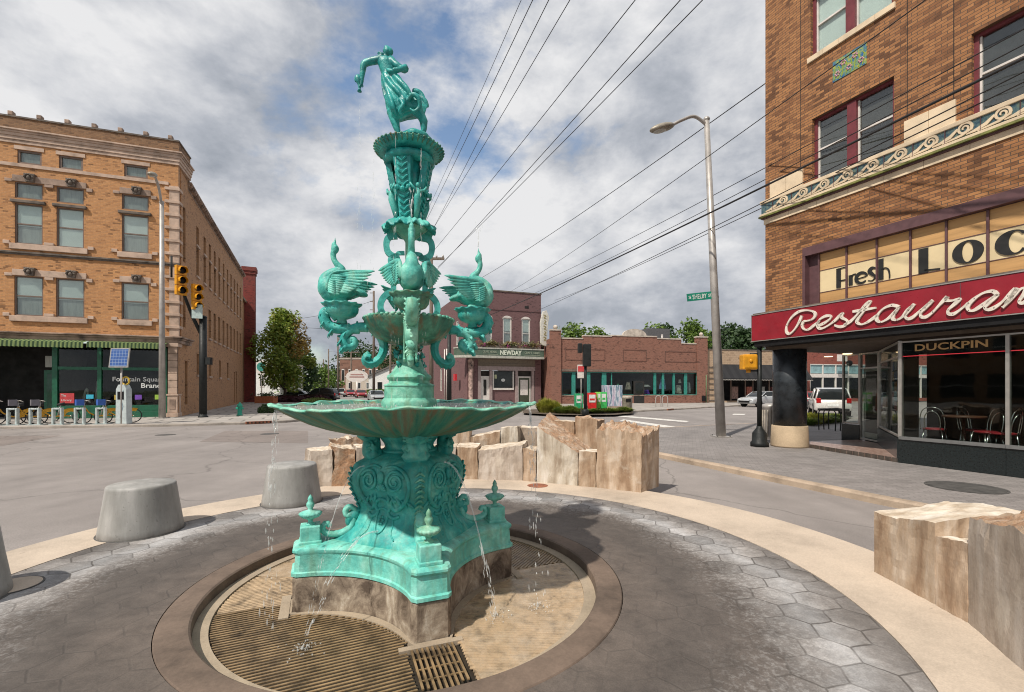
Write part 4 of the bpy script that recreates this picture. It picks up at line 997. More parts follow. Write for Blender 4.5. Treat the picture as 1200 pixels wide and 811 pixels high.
# ------------------------------------------------------------------ running water
def streamat():
    m = bpy.data.materials.new('falling_water'); m.use_nodes = True; nt = m.node_tree; nt.nodes.clear()
    o = N(nt, 'ShaderNodeOutputMaterial'); t = N(nt, 'ShaderNodeBsdfTransparent'); g = N(nt, 'ShaderNodeBsdfPrincipled')
    g.inputs['Base Color'].default_value = (0.85, 0.88, 0.88, 1); g.inputs['Roughness'].default_value = 0.08
    mx = N(nt, 'ShaderNodeMixShader'); lw = N(nt, 'ShaderNodeLayerWeight'); lw.inputs[0].default_value = 0.35
    L(nt, mth(nt, 'MULTIPLY_ADD', lw.outputs['Facing'], 0.5, 0.2), mx.inputs[0]); L(nt, t.outputs[0], mx.inputs[1]); L(nt, g.outputs[0], mx.inputs[2]); L(nt, mx.outputs[0], o.inputs[0]); return m
M_fall = streamat()
def stream(pts, label, r=0.006, drops=40, broken=0.35, spread=0.02, name='water_stream', solid=True):
    mb = MB(); m = len(pts)
    cut = int(m*broken) if solid else 0
    if cut > 2: mb.tube(pts[:cut], [r*(1-.4*i/cut)*(1+.3*math.sin(i*2.1)) for i in range(cut)], 6)
    for q in range(drops):
        i = random.randint(max(0, cut-4), m-2); p = pts[i].lerp(pts[i+1], random.random()); d = (pts[i+1]-pts[i]).normalized(); s = spread*(i/m)
        p = p+Vector((random.gauss(0, s), random.gauss(0, s), random.gauss(0, s))); l = random.uniform(.006, .030); rr = random.uniform(.25, .6)*r
        mb.tube([p-d*l, p, p+d*l], [rr*.3, rr, rr*.3], 5)
    o = mb.build(name, M_fall, smooth=True, fix=False); tag(o, label, 'water', kind='stuff'); return o
def jet(p0, v0, z1, n=40):
    pts = []; t = 0; g = 9.8; p0 = Vector(p0); v = Vector(v0)
    T = (v.z+math.sqrt(max(0, v.z*v.z+2*g*(p0.z-z1))))/g
    for i in range(n+1):
        t = T*i/n; pts.append(p0+v*t+Vector((0, 0, -g*t*t/2)))
    return pts
def fc(r, deg, z): return Vector((FC.x+r*math.cos(math.radians(deg)), FC.y+r*math.sin(math.radians(deg)), z))
def dirv(deg, s, vz=0): return (s*math.cos(math.radians(deg)), s*math.sin(math.radians(deg)), vz)
_s = stream
stream(jet(fc(1.03, -140, 1.56), dirv(-140, .10), .05), 'thin stream dropping from the bowl rim to the left of the foot', .010, 70, .28, .03)
stream(jet(fc(1.05, -18, 1.57), dirv(-18, .12), .05), 'thin stream spilling off the right lip of the great bowl', .012, 90, .30, .035)
stream(jet(fc(1.0, -158, 1.56), dirv(-158, .06), .05), 'scattered drops falling near the left corner urn', .006, 40, .0, .03, solid=False)
stream(jet(fc(.44, -40, 1.14), dirv(-28, .95, .1), .05), 'slanting jet shooting from the foot to the flooded right grate', .008, 50, .85, .012)
stream(jet(fc(.44, -128, 1.12), dirv(-150, .80, .1), .05), 'slanting jet crossing the left face of the foot', .005, 30, .7, .012)
stream(jet(fc(.40, -112, .62), dirv(-120, 1.6, .6), .05), 'small jet landing on the dark front grate', .008, 60, .3, .02, solid=True)
stream([fc(.28, -100, 3.72).lerp(fc(.29, -100, 1.6), i/30) for i in range(31)], 'fine drops falling from the top dish past the column', .005, 70, 0, .03, solid=False)
stream([fc(.30, -60, 3.72).lerp(fc(.30, -60, 1.6), i/30) for i in range(31)], 'fine drops falling from the right side of the top dish', .005, 60, 0, .03, solid=False)
stream([fc(.29, -170, 3.72).lerp(fc(.33, -170, 1.6), i/30) for i in range(31)], 'fine drops falling from the left side of the top dish', .005, 50, 0, .03, solid=False)
stream([Vector((FC.x, FC.y, 0))+SX(88, 405)+Vector((0, 0, -2.1*i/30)) for i in range(31)], 'faint line of drops falling from the ewer of the statue', .004, 36, 0, .02, solid=False)
for k, nm in ((1, 'right'), (0, 'near')):
    c = Vector((FC.x, FC.y, 0))+rp(AR[k], .54+.05, 2.96)
    stream([c+Vector((0, 0, .22*i/20)) for i in range(21)], 'short spurt rising from the beak of the %s swan' % nm, .006, 26, .3, .02)
for p0, v0, w, lb_ in ((fc(.44, -40, 1.14), dirv(-28, .95, .1), .07, 'splash where the slanting jet meets the flooded right grate'), (fc(.40, -112, .62), dirv(-120, 1.6, .6), .07, 'splash where the small jet meets the dark front grate'), (fc(1.05, -18, 1.57), dirv(-18, .12), .06, 'splash under the stream off the right lip of the bowl')):
    e_ = jet(p0, v0, .045)[-1]; mb = MB()
    for q in range(46):
        a = random.random()*2*PI; r = abs(random.gauss(0, w)); p = Vector((e_.x+r*math.cos(a), e_.y+r*math.sin(a), .042)); h = random.uniform(.004, .035)*max(.15, 1-r/w/1.6)
        mb.tube([p, p+Vector((random.gauss(0, .006), random.gauss(0, .006), h))], [random.uniform(.002, .006), .001], 5)
    for rr in (): mb.tube([(e_.x+rr*math.cos(a*PI/12), e_.y+rr*math.sin(a*PI/12), .0375) for a in range(25)], .0022, 4, caps=False)
    tag(mb.build('water_splash', M_fall, smooth=True, fix=False), lb_, 'water', kind='stuff')
mb = MB()
for q in range(260):
    a = random.random()*2*PI; r = random.uniform(.25, .98); p = fc(r, math.degrees(a), 1.572); h = random.uniform(.003, .022)
    mb.tube([p, p+Vector((0, 0, h))], [random.uniform(.003, .009), .001], 5)
tag(mb.build('water_splash', M_fall, smooth=True, fix=False), 'splashing drops over the water in the great bowl', 'water', kind='stuff')
# ------------------------------------------------------------------ building materials
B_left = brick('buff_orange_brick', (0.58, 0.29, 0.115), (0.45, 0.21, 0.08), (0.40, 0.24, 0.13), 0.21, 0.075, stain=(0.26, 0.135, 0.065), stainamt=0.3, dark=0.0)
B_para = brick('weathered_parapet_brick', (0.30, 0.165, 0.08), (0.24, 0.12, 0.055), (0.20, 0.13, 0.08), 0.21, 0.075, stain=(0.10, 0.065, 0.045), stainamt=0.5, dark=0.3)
B_side = brick('buff_side_brick', (0.50, 0.27, 0.13), (0.42, 0.215, 0.10), (0.34, 0.23, 0.15), 0.21, 0.075, stain=(0.27, 0.17, 0.11), stainamt=0.3, dark=0.05)
B_rest = brick('red_orange_brick', (0.40, 0.185, 0.068), (0.25, 0.102, 0.038), (0.11, 0.07, 0.045), 0.20, 0.066, 0.008, stain=(0.16, 0.07, 0.035), stainamt=0.35, dark=0.55)
B_chim = brick('deep_red_brick', (0.26, 0.04, 0.03), (0.20, 0.03, 0.025), (0.16, 0.05, 0.04), 0.21, 0.075)
B_bar = brick('painted_mauve_brick', (0.175, 0.095, 0.095), (0.155, 0.082, 0.085), (0.14, 0.075, 0.075), 0.21, 0.075, stain=(0.12, 0.065, 0.065), bmp=0.3, dark=0.0)
B_shop = brick('brown_red_brick', (0.26, 0.105, 0.070), (0.205, 0.08, 0.054), (0.26, 0.17, 0.13), 0.21, 0.075, 0.008, stain=(0.17, 0.09, 0.07), dark=0.15)
B_tan = brick('tan_block', (0.46, 0.34, 0.23), (0.42, 0.30, 0.20), (0.30, 0.21, 0.14), 0.4, 0.2, 0.012, stain=(0.30, 0.2, 0.14), dark=0.0)
M_lime = plain('pinkish_limestone', (0.47, 0.345, 0.265), 0.8, var=0.18, scale=2.2, bmp=0.3, bscale=30)
M_limed = plain('sooty_limestone', (0.30, 0.215, 0.165), 0.85, var=0.35, scale=1.6, bmp=0.4, bscale=30)
M_trimdk = plain('dark_weathered_ledge', (0.13, 0.105, 0.085), 0.8, var=0.3, scale=3)
M_cream = plain('cream_terracotta', (0.66, 0.53, 0.37), 0.5, var=0.12, scale=2.5)
M_coping = plain('pale_coping', (0.48, 0.42, 0.36), 0.8, var=0.2, scale=2)
M_frameB = plain('brown_window_frame', (0.17, 0.12, 0.095), 0.6, var=0.1)
M_frameW = plain('white_window_frame', (0.62, 0.58, 0.54), 0.5, var=0.08)
M_maroon = plain('maroon_frame', (0.15, 0.028, 0.035), 0.5, var=0.12)
M_plum = plain('plum_frame', (0.105, 0.05, 0.055), 0.55, var=0.12)
M_green = plain('dark_green_paint', (0.012, 0.105, 0.055), 0.4, var=0.15)
M_tealp = plain('teal_paint', (0.03, 0.22, 0.18), 0.5, var=0.15)
M_black = plain('black_paint', (0.009, 0.009, 0.010), 0.6, var=0.15, spec=.25)
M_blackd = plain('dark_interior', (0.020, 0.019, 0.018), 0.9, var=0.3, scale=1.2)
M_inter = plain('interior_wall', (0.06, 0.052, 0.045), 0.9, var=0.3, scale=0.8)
M_granite = plain('black_granite', (0.012, 0.017, 0.018), 0.22, var=0.25, scale=30)
M_alum = plain('brushed_aluminium', (0.42, 0.40, 0.37), 0.4, 0.6, var=0.08)
M_roofb = plain('roofing_felt', (0.12, 0.115, 0.11), 0.9)
M_blind = plain('window_blind', (0.72, 0.76, 0.70), 0.8, var=0.04, scale=1.0)
M_blindg = plain('grey_curtain', (0.42, 0.43, 0.39), 0.85, var=0.1, scale=3, stretch=(6, 6, 0.6))
M_crim = plain('crimson_enamel', (0.245, 0.012, 0.022), 0.35, var=0.12, scale=2.0)
M_neonw = plain('white_sign_letter', (0.66, 0.60, 0.52), 0.5, var=0.12, scale=12)
M_ltr = plain('black_letter', (0.015, 0.015, 0.014), 0.5)
M_chrome = plain('chrome_tube', (0.62, 0.62, 0.60), 0.2, 1.0, var=0.05)
M_galv = plain('galvanised_steel', (0.40, 0.375, 0.35), 0.45, 0.35, var=0.12, scale=3)
G_win = glass('window_glass', (0.90, 0.94, 0.94), 2.2)
G_shop = glass('shop_glass', (0.78, 0.82, 0.80), 0.8)

def facade_thing(fac, name, label, cat, z=0.12):
    t = thing(name, label, cat, (fac.P.x, fac.P.y, 0), fac.rz); return t
def sash(parent, u0, u1, z0, z1, rec=0.09, frame=M_frameB, blind=0.55, light=M_blind, low=M_blindg, meet=0.5, fw=0.06, arched=False, glassm=None):
    """one sash window: frame > pane, blind"""
    mb = MB(); y = min(rec, .09)
    mb.box(u0, u0+fw, y-0.05, y+0.05, z0, z1); mb.box(u1-fw, u1, y-0.05, y+0.05, z0, z1)
    mb.box(u0+fw, u1-fw, y-0.05, y+0.05, z1-fw, z1); mb.box(u0+fw, u1-fw, y-0.05, y+0.05, z0, z0+fw)
    if meet: zm = z0+(z1-z0)*meet; mb.box(u0+fw, u1-fw, y-0.03, y+0.045, zm-0.03, zm+0.03)
    w = mb.build('window', frame, parent)
    MB().box(u0+fw, u1-fw, y+0.006, y+0.014, z0+fw, z1-fw).build('pane', glassm or G_win, w)
    zb = z0+(z1-z0)*(1-blind)
    if blind > 0: MB().box(u0+fw*.6, u1-fw*.6, y+0.022, y+0.03, zb, z1-0.01).build('blind', light, w)
    if low is not None and blind < 1: MB().box(u0+fw*.6, u1-fw*.6, y+0.05, y+0.06, z0, z1-0.005 if blind <= 0 else zb+0.02).build('curtain', low, w)
    return w

# ------------------------------------------------------------------ the left building
LF = Fac(g2(0, 23.26), g2(209, 25.8)); LU = LF.L
t = facade_thing(LF, 'library_building', 'buff orange brick three storey corner building with a green library shopfront', 'building')
wins = []
groups = [(0.55, 1.70), (2.22, 3.40), (5.0, 6.24)]
more = [(-1.9, -0.75), (-4.4, -3.2), (-6.1, -4.9)]
for a, b in groups+more:
    wins += [(a, b, 5.44, 7.46, 2), (a+.02, b-.02, 9.11, 11.16, 3), (a+.02, b-.02, 11.43, 12.25, 4), (a+.12, b-.06, 13.21, 13.90, 5)]
SX_ = -9.0
mb = wall_grid(MB(), SX_, LU, 4.6, 14.9, [w[:4] for w in wins], 0.0, 0.22)
mb.box(SX_, LU-0.003, 0.42, 0.5, 4.6, 14.9)
mb.build('brick_wall', B_left, t)
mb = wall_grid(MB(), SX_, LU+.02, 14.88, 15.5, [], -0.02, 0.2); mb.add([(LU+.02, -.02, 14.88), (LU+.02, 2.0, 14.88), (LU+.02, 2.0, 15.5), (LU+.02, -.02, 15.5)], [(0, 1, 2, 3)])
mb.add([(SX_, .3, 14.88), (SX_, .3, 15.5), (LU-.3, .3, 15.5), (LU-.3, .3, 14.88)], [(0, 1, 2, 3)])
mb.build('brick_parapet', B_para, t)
mb = MB(); mb.box(SX_, LU+.06, -.06, .34, 15.5, 15.58); mb.box(LU-.3, LU+.06, .342, 2.05, 15.5, 15.58); mb.build('coping', M_trimdk, t)
for k in range(14): # coping blocks
    u = LU-0.35-k*1.135
    MB().box(u-.13, u+.08, -.07, .2, 15.583, 15.80).build('coping_block', M_limed, t, bevel=.03)
mb = MB()
for z0, z1, o in ((14.19, 14.36, .05), (14.362, 14.54, .09), (14.542, 14.70, .13), (14.702, 14.80, .17), (14.802, 14.88, .24)):
    mb.box(SX_, LU+o, -o, .1, z0, z1); mb.box(LU-.1, LU+o, .102, 2.03, z0, z1)
mb.build('cornice', M_lime, t, bevel=.012)
MB().box(SX_, LU-.45, -.05, .1, 13.02, 13.19).build('string_course', M_lime, t)
mb = MB(); mb.box(SX_, LU+.06, -.10, .1, 8.62, 8.70); mb.box(SX_, LU+.04, -.05, .1, 8.53, 8.618); mb.build('string_course', M_trimdk, t)
for a, b, c, d, kind in wins:
    if kind == 2: sash(t, a, b, c, d, .18, M_frameB, .55)
    elif kind == 3:
        sash(t, a, b, c, d, .18, M_frameB, .55 if a != groups[1][0]+.02 else .98)
        MB().box(a-.14, b+.14, -.13, .15, d+.02, d+.17).build('transom_hood', M_trimdk, t, bevel=.02)
    elif kind == 4: sash(t, a, b, c, d, .18, M_frameB, 0, meet=0)
    else:
        sash(t, a, b, c, d, .18, M_frameB, 0, meet=0, fw=.09)
        MB().box(a-.12, b+.10, -.03, .1, d+.01, d+.2).build('lintel', M_lime, t)
for gp_ in ((groups[0][0], groups[1][1], (groups[0], groups[1])), (groups[2][0], groups[2][1], (groups[2],)), (more[0][0], more[0][1], (more[0],)), (more[2][0], more[1][1], (more[1], more[2]))):
    a, b, ws = gp_
    for zt, zs, in ((7.46, 5.44), (12.25, 9.11)):
        mb = MB(); mb.box(a-.06, b+.10, -.07, .1, zt+.01, zt+.33); mb.box(a-.36, a-.062, -.06, .1, zt-.03, zt+.13); mb.box(b+.102, b+.36, -.06, .1, zt-.13, zt+.06)
        if len(ws) > 1: mb.box(ws[0][1]+.08, ws[1][0]-.08, -.075, .1, zt-.14, zt+.0)
        mb.build('lintel', M_lime if zt < 10 else M_limed, t, bevel=.015)
        mb = MB(); mb.box(a-.16, b+.16, -.10, .12, zs-.30, zs-.01); mb.box(a-.42, a-.162, -.07, .1, zs-.06, zs+.12); mb.box(b+.162, b+.42, -.07, .1, zs-.06, zs+.12)
        if len(ws) > 1: mb.box(ws[0][1]+.06, ws[1][0]-.06, -.085, .1, zs+.0, zs+.14)
        mb.build('sill', M_lime, t, bevel=.015)
        for w in ws:   # carved keystone
            u = (w[0]+w[1])/2+.1; mb = MB(); mb.xz([(u-.16, zt+.02), (u+.16, zt+.02), (u+.22, zt+.42), (u-.22, zt+.42)], -.20, .05)
            for q in range(7):
                an = PI*q/6; mb.ell((u+.16*math.cos(an), -.20, zt+.24+.13*math.sin(an)), (.07, .08, .06), 7, 5)
            mb.ell((u, -.22, zt+.20), (.09, .09, .11), 8, 6)
            mb.build('keystone', M_trimdk, t)
# quoins on the corner pilaster
mb = MB()
mb.box(LU-.42, LU+.035, -.035, .1, 4.62, 8.5); mb.box(LU-.42, LU+.035, -.035, .1, 8.72, 13.0)
for z in [5.05+.70*k for k in range(5)]+[9.15+.72*k for k in range(6)]:
    mb.box(LU-.62, LU+.09, -.09, .12, z, z+.16); mb.box(LU-.1, LU+.088, .122, .5, z, z+.16)
mb.build('quoins', M_lime, t, bevel=.01)
# corner bay on the side, then the long side wall
SF = Fac((LF.P.x+LF.d.x*LU, LF.P.y+LF.d.y*LU), (LF.P.x+LF.d.x*LU-.3989*10, LF.P.y+LF.d.y*LU+.917*10))
ts = facade_thing(SF, 'library_building', '', 'building'); 
for k_ in ('label', 'category'):
    if k_ in ts: del ts[k_]
ts.name = 'side_wing'; ts.parent = t; ts.matrix_parent_inverse = Matrix.Identity(4)
Mi = Matrix.Translation((LU, 0, 0)) @ Matrix.Rotation(SF.rz-LF.rz, 4, 'Z'); ts.matrix_local = Mi
sh = [(1.0, 1.6, 5.3, 7.5), (1.0, 1.6, 9.1, 12.3)]
mb = wall_grid(MB(), 0.0, 2.1, 4.6, 14.9, sh, 0.0, .25); mb.build('corner_bay_wall', B_side, ts)
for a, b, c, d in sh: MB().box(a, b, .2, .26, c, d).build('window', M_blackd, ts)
swin = []
xs3 = [4.7, 6.9, 8.7, 10.6, 12.5, 14.5, 16.5, 18.5, 20.5, 22.5, 24.6]
for x in xs3:
    swin += [(x, x+.75, 9.1, 10.95, 0), (x, x+.75, 11.12, 12.35, 0)]
    if x > 8: swin.append((x-.1, x+.8, 5.4, 7.5, 0))
for a, b in ((4.8, 5.5), (8.7, 9.6), (12.8, 13.6), (16.6, 17.4)): swin.append((a, b, 2.62, 4.0, 0))
swin += [(1.45, 2.9, 0.75, 3.35, 1), (20.7, 21.4, 0.3, 3.3, 2), (21.9, 22.6, 0.3, 3.4, 2)]
holes = [w[:4] for w in swin]
mb = wall_grid(MB(), 2.1, 27.0, .12, 13.75, [h for h in holes if h[0] > 2.9], .06, .25)
mb.box(26.9, 27.0, .07, 6, .12, 13.75)
mb.build('side_brick_wall', B_side, ts)
mb = wall_grid(MB(), 0.0, 2.1, .12, 4.6, [(1.45, 2.1, .75, 3.35)], .004, .25); mb.build('lower_corner_wall', B_side, ts)
for a, b, c, d, kd in swin:
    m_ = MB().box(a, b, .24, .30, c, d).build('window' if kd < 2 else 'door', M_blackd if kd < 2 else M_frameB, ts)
    if kd == 0: 
        MB().box(a, b, .17, .20, (c+d)/2-.04, (c+d)/2+.04).build('meeting_rail', M_frameB, m_); MB().box(a-.08, b+.08, -.02, .1, c-.14, c-.002).build('sill', M_side_sill if 'M_side_sill' in globals() else M_lime, m_)
mb = MB()
for z0, z1, o in ((13.752, 13.9, .02), (13.902, 14.05, .14), (14.052, 14.16, .26)): mb.box(2.15, 27.05, .06-o, .5, z0, z1)
for k in range(62): mb.box(2.3+k*.4, 2.45+k*.4, -.18, -.082, 13.906, 14.045)
mb.build('side_cornice', M_limed, ts)
for u in (4.2, 8.6, 14.4, 18.6): 
    c = MB().box(u, u+1.0, .5, 1.1, 14.0, 15.1).build('roof_chimney', B_para, ts); MB().box(u-.06, u+1.06, .44, 1.16, 15.1, 15.22).build('cap', M_limed, c)
MB().box(-17, 0.0, 0, .1, 0, 0).build('x', None) if False else None
# lower rear section and roof volume
mb = wall_grid(MB(), 27.0, 33.5, .12, 11.6, [(28.2, 28.8, 5.4, 7.5), (30.3, 30.9, 5.4, 7.5), (28.4, 29.0, 9, 10.6)], .3, .2); mb.build('rear_section_wall', B_side, ts)
mb = MB(); mb.box(27.0, 33.55, .05, .6, 11.6, 11.85); mb.build('rear_cornice', M_limed, ts)
mb = MB(); mb.box(SX_, LU-.1, .52, 2.0, 14.7, 14.85); mb.box(SX_, LU-2, 2.0, 26, 13.4, 13.6); mb.build('flat_roof', M_roofb, t)
# shopfront
mb = MB()
for z0, z1, o in ((4.42, 4.52, .16), (4.522, 4.60, .24), (4.24, 4.418, .10)): mb.box(SX_, LU+o, -o, .2, z0, z1); mb.box(LU-.1, LU+o, .202, 2.0, z0, z1)
mb.build('shop_cornice', M_limed, t, bevel=.015)
# corner pier of rusticated stone
mb = MB()
mb.box(LU-.55, LU+.02, -.10, .55, .12, .35)
mb.box(LU-.50, LU-.02, -.06, .50, .352, 1.30)
mb.box(LU-.54, LU+.01, -.09, .53, 1.302, 1.40)
for k in range(7): mb.box(LU-.48, LU-.04, -.05, .48, 1.403+k*.375, 1.403+k*.375+.36)
mb.box(LU-.56, LU+.03, -.12, .56, 4.03, 4.236)
mb.build('corner_pier', M_lime, t, bevel=.015)
mb = MB()
for k in range(2): mb.box(LU-.48+.0, LU-.04, -.046, .4, 1.4, 1.41)
mb.xz([(LU-.40, .55), (LU-.12, .55), (LU-.12, 1.1), (LU-.40, 1.1)], -.075, -.055); mb.build('pier_panel', M_limed, t)
# glazing
S0 = 1.95; S1 = LU-.56
mb = MB()
mb.box(2.0, 2.22, .10, .28, .45, 3.95); mb.box(3.9, 4.08, .10, .28, .45, 3.95); mb.box(S1-.14, S1, .10, .28, .45, 3.95)
mb.box(2.222, 3.898, .12, .26, 2.70, 2.86); mb.box(4.082, S1-.142, .12, .26, 2.70, 2.86)
mb.box(2.0, S1, .08, .30, .13, .45); mb.box(2.222, 3.898, .12, .26, .452, .80); mb.box(4.082, S1-.142, .12, .26, .452, .80)
mb.build('shopfront_frame', M_green, t, bevel=.01)
for a, b in ((2.222, 3.898), (4.082, S1-.142)):
    MB().box(a, b, .19, .20, .8, 2.70).build('shop_window', G_shop, t); MB().box(a, b, .19, .20, 2.86, 3.92).build('shop_window', G_shop, t)
# recessed entrance in deep shade, left of the windows
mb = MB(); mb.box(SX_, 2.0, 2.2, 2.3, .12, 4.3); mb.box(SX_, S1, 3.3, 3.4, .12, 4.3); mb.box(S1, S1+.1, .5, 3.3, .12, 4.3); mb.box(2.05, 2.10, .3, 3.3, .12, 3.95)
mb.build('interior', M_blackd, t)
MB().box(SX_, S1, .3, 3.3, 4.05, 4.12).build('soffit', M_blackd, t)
MB().box(SX_, LU-.6, -.05, 3.3, .121, .135).build('entrance_floor', M_walk, t)
d_ = MB().box(1.15, 2.0, 1.2, 1.26, .14, 2.7).build('door', M_green, t); MB().box(1.28, 1.87, 1.19, 1.27, .5, 2.5).build('door_glass', G_shop, d_)
mb = MB(); mb.box(SX_, -.6, .1, .3, .13, .6); mb.box(-.9, -.6, .1, .3, .6, 3.95); mb.box(-4.2, -4.0, .1, .3, .6, 3.95); mb.build('shopfront_frame', M_green, t)
MB().box(SX_, -.9, .19, .20, .6, 3.95).build('shop_window', G_shop, t)
MB().box(1.3, 1.85, 1.0, 1.1, 2.85, 3.45).build('hanging_notice', M_blindg, t)
# striped awning valance
def stripes(name, c1, c2, w, axis=0):
    if name in MC: return MC[name]
    m, nt, b, o = _nodes(name); co = coords(nt); s = N(nt, 'ShaderNodeSeparateXYZ'); L(nt, co, s.inputs[0])
    f = mth(nt, 'FRACT', mth(nt, 'DIVIDE', s.outputs[axis], w)); f = mth(nt, 'GREATER_THAN', f, .5)
    c = mix(nt, f, c1, c2); c = mix(nt, .5, c, ramp(nt, noi(nt, co, 5, 4), [(.3, (.7,)*3), (.7, (1.15,)*3)]).outputs[0], 'MULTIPLY')
    L(nt, c, b.inputs['Base Color']); b.inputs['Roughness'].default_value = .85; MC[name] = m; return m
M_awn = stripes('green_striped_canvas', (0.022, 0.055, 0.018), (0.17, 0.23, 0.08), .17)
def awning(parent, u0, u1, zt, zb, out, mat, drop=.26, name='awning', scal=.17, y0=-.1):
    mb = MB(); n = int((u1-u0)/(scal/4)); 
    vs = []
    for i in range(n+1):
        u = u0+(u1-u0)*i/n; w = .012*math.sin(u*37)
        vs += [(u, y0, zt), (u, y0-out, zb+drop), (u, y0-out+w-.02, zb+.03*abs(math.sin(PI*(u-u0)/scal)))]
    mb.add(vs, [(3*i+k, 3*i+3+k, 3*i+4+k, 3*i+1+k) for i in range(n) for k in range(2)])
    o = mb.build(name, mat, parent, fix=False); md = o.modifiers.new('t', 'SOLIDIFY'); md.thickness = .012; return o
awning(t, -.02, 3.58, 4.22, 3.80, .42, M_awn, .30); awning(t, 3.72, LU-.42, 4.22, 3.84, .42, M_awn, .30); awning(t, -4.6, -.2, 4.22, 3.80, .42, M_awn, .30)
# words on the glass and bills in the window
M_wl = plain('white_lettering', (0.62, 0.64, 0.62), 0.6)
mb = MB(); text(mb, 'Fountain Square', 4.54, 6.90, 2.02, 2.34, .175, .004, .016); text(mb, 'Branch', 5.82, 6.90, 1.74, 2.0, .175, .004, .016); mb.build('window_lettering', M_wl, t)
def card(parent, u0, u1, z0, z1, y, mat, name='notice'): return MB().box(u0, u1, y-.01, y, z0, z1).build(name, mat, parent)
M_red = plain('red_card', (0.50, 0.05, 0.055), .6); M_cyan = plain('cyan_card', (0.04, 0.42, 0.58), .6); M_purp = plain('purple_card', (0.16, 0.06, 0.38), .6); M_limeg = plain('lime_card', (0.30, 0.48, 0.06), .6); M_yel = plain('mustard_card', (0.45, 0.33, 0.05), .6)
nb = card(t, 2.30, 2.90, .93, 1.46, .17, M_red); mb = MB(); text(mb, 'The', 2.36, 2.55, 1.28, 1.40, .158, .003, .01); text(mb, 'Library', 2.36, 2.80, 1.02, 1.14, .158, .003, .01); mb.build('notice_text', M_wl, nb)
card(t, 3.40, 3.72, 1.16, 1.38, .17, M_cyan); card(t, 4.62, 4.88, 1.10, 1.36, .17, M_yel); card(t, 5.54, 5.85, 1.10, 1.36, .17, M_purp); card(t, 6.45, 6.75, 1.10, 1.36, .17, M_limeg)
mb = MB(); mb.tube(catmull([(2.98, .9, .9), (3.0, .9, 1.3), (3.12, .9, 1.7), (3.18, .9, 1.3), (3.26, .9, .9)], 5), .05, 6); mb.tube([(3.55, 1.0, .8), (3.6, 1.0, 1.5), (3.55, 1.0, 2.1)], [.2, .14, .06], 8); mb.build('window_display', M_blindg, t)
# tall red chimney
c0 = Vector(SF.P.to_2d())+Vector((SF.d.x, SF.d.y))*30.5; cx_, cy_ = xp(292.5, 54.0), 54.0
t = thing('brick_chimney', 'tall square deep red brick chimney behind the buff building', 'chimney', (cx_, cy_, 0), SF.rz)
MB().box(-.6, .6, -.6, .6, 0, 15.0).build('stack', B_chim, t); MB().box(-.68, .68, -.68, .68, 15.0, 15.35).build('cap', B_chim, t); MB().box(-.76, .76, -.76, .76, 15.352, 15.8).build('cap', B_chim, t); MB().box(-.5, .5, -.5, .5, 15.8, 15.82).build('flue', M_blackd, t)
MB().box(-.65, .65, -.65, .65, 7.5, 7.7).build('band', B_chim, t)

# ------------------------------------------------------------------ the restaurant building
RF = Fac((7.06, 12.84), (8.35, 9.93)); RL = 13.0
t = facade_thing(RF, 'restaurant_building', 'orange red brick corner building with a crimson restaurant sign and patterned tile band', 'building')
rw = [(1.30, 3.08, 6.95, 8.52), (1.26, 3.06, 10.10, 11.70), (4.36, 6.14, 6.95, 8.52), (4.36, 6.14, 10.1, 11.7), (7.4, 9.2, 6.95, 8.52), (7.4, 9.2, 10.1, 11.7), (1.06, 9.0, 3.78, 5.32)]
mb = wall_grid(MB(), 0, RL, 6.93, 14.5, [w for w in rw if w[2] > 6], 0, .20); mb.build('brick_wall', B_rest, t)
mb = wall_grid(MB(), 0, RL, 3.70, 6.30, [rw[-1]], 0, .34); mb.build('brick_wall', B_rest, t)
# vertical pilaster joints
mb = MB()
for u in (1.0, 3.32, 4.09, 6.4): mb.box(u, u+.012, -.004, .02, 7.0, 14.4)
mb.build('wall_joint', M_blackd, t)
mb = MB(); mb.add([(0, 0, 3.7), (0, 9, 3.7), (0, 9, 14.5), (0, 0, 14.5)], [(0, 1, 2, 3)]); mb.build('return_wall', B_rest, t)
MB().box(-.05, RL, -.05, .35, 14.5, 14.7).build('coping', M_cream, t)
for a, b, c, d in rw[:-1]:
    y = .16; mb = MB(); mw = .20; mid = (a+b)/2
    mb.box(a, a+.07, y-.06, y+.06, c, d); mb.box(b-.07, b, y-.06, y+.06, c, d); mb.box(a+.07, b-.07, y-.06, y+.06, d-.06, d); mb.box(a+.07, b-.07, y-.06, y+.06, c, c+.06); mb.box(mid-mw/2, mid+mw/2, y-.10, y+.06, c+.06, d-.06)
    w = mb.build('window', M_maroon, t)
    for p, q in ((a+.07, mid-mw/2), (mid+mw/2, b-.07)):
        mb = MB(); zm = (c+d)/2; mb.box(p, p+.03, y-.02, y+.04, c+.06, d-.06); mb.box(q-.02, q, y-.02, y+.04, c+.06, d-.06); mb.box(p+.03, q-.02, y-.02, y+.04, zm-.02, zm+.02)
        mb.build('sash', M_frameW, w); MB().box(p+.03, q-.02, y+.01, y+.016, c+.06, d-.06).build('pane', G_win, w)
        MB().box(p, q, y+.05, y+.06, c, d).build('blind' if c > 9 else 'dark_room', M_blind if c > 9 else M_inter, w)
    if c > 9: 
        for k in range(5): MB().box(a-.06+k*(b-a+.12)/5+.003, a-.06+(k+1)*(b-a+.12)/5-.003, -.05, .12, c-.13, c-.004).build('sill_block', M_cream, t)
# cream panels beside the lower windows
for a, b in ((.16, 1.08), (3.28, 4.14), (6.35, 7.2)):
    for k in range(2):
        p = a+(b-a)*k/2; MB().box(p+.003, p+(b-a)/2-.003, -.045, .05, 6.935, 7.40).build('cream_panel', M_cream, t, bevel=.006)
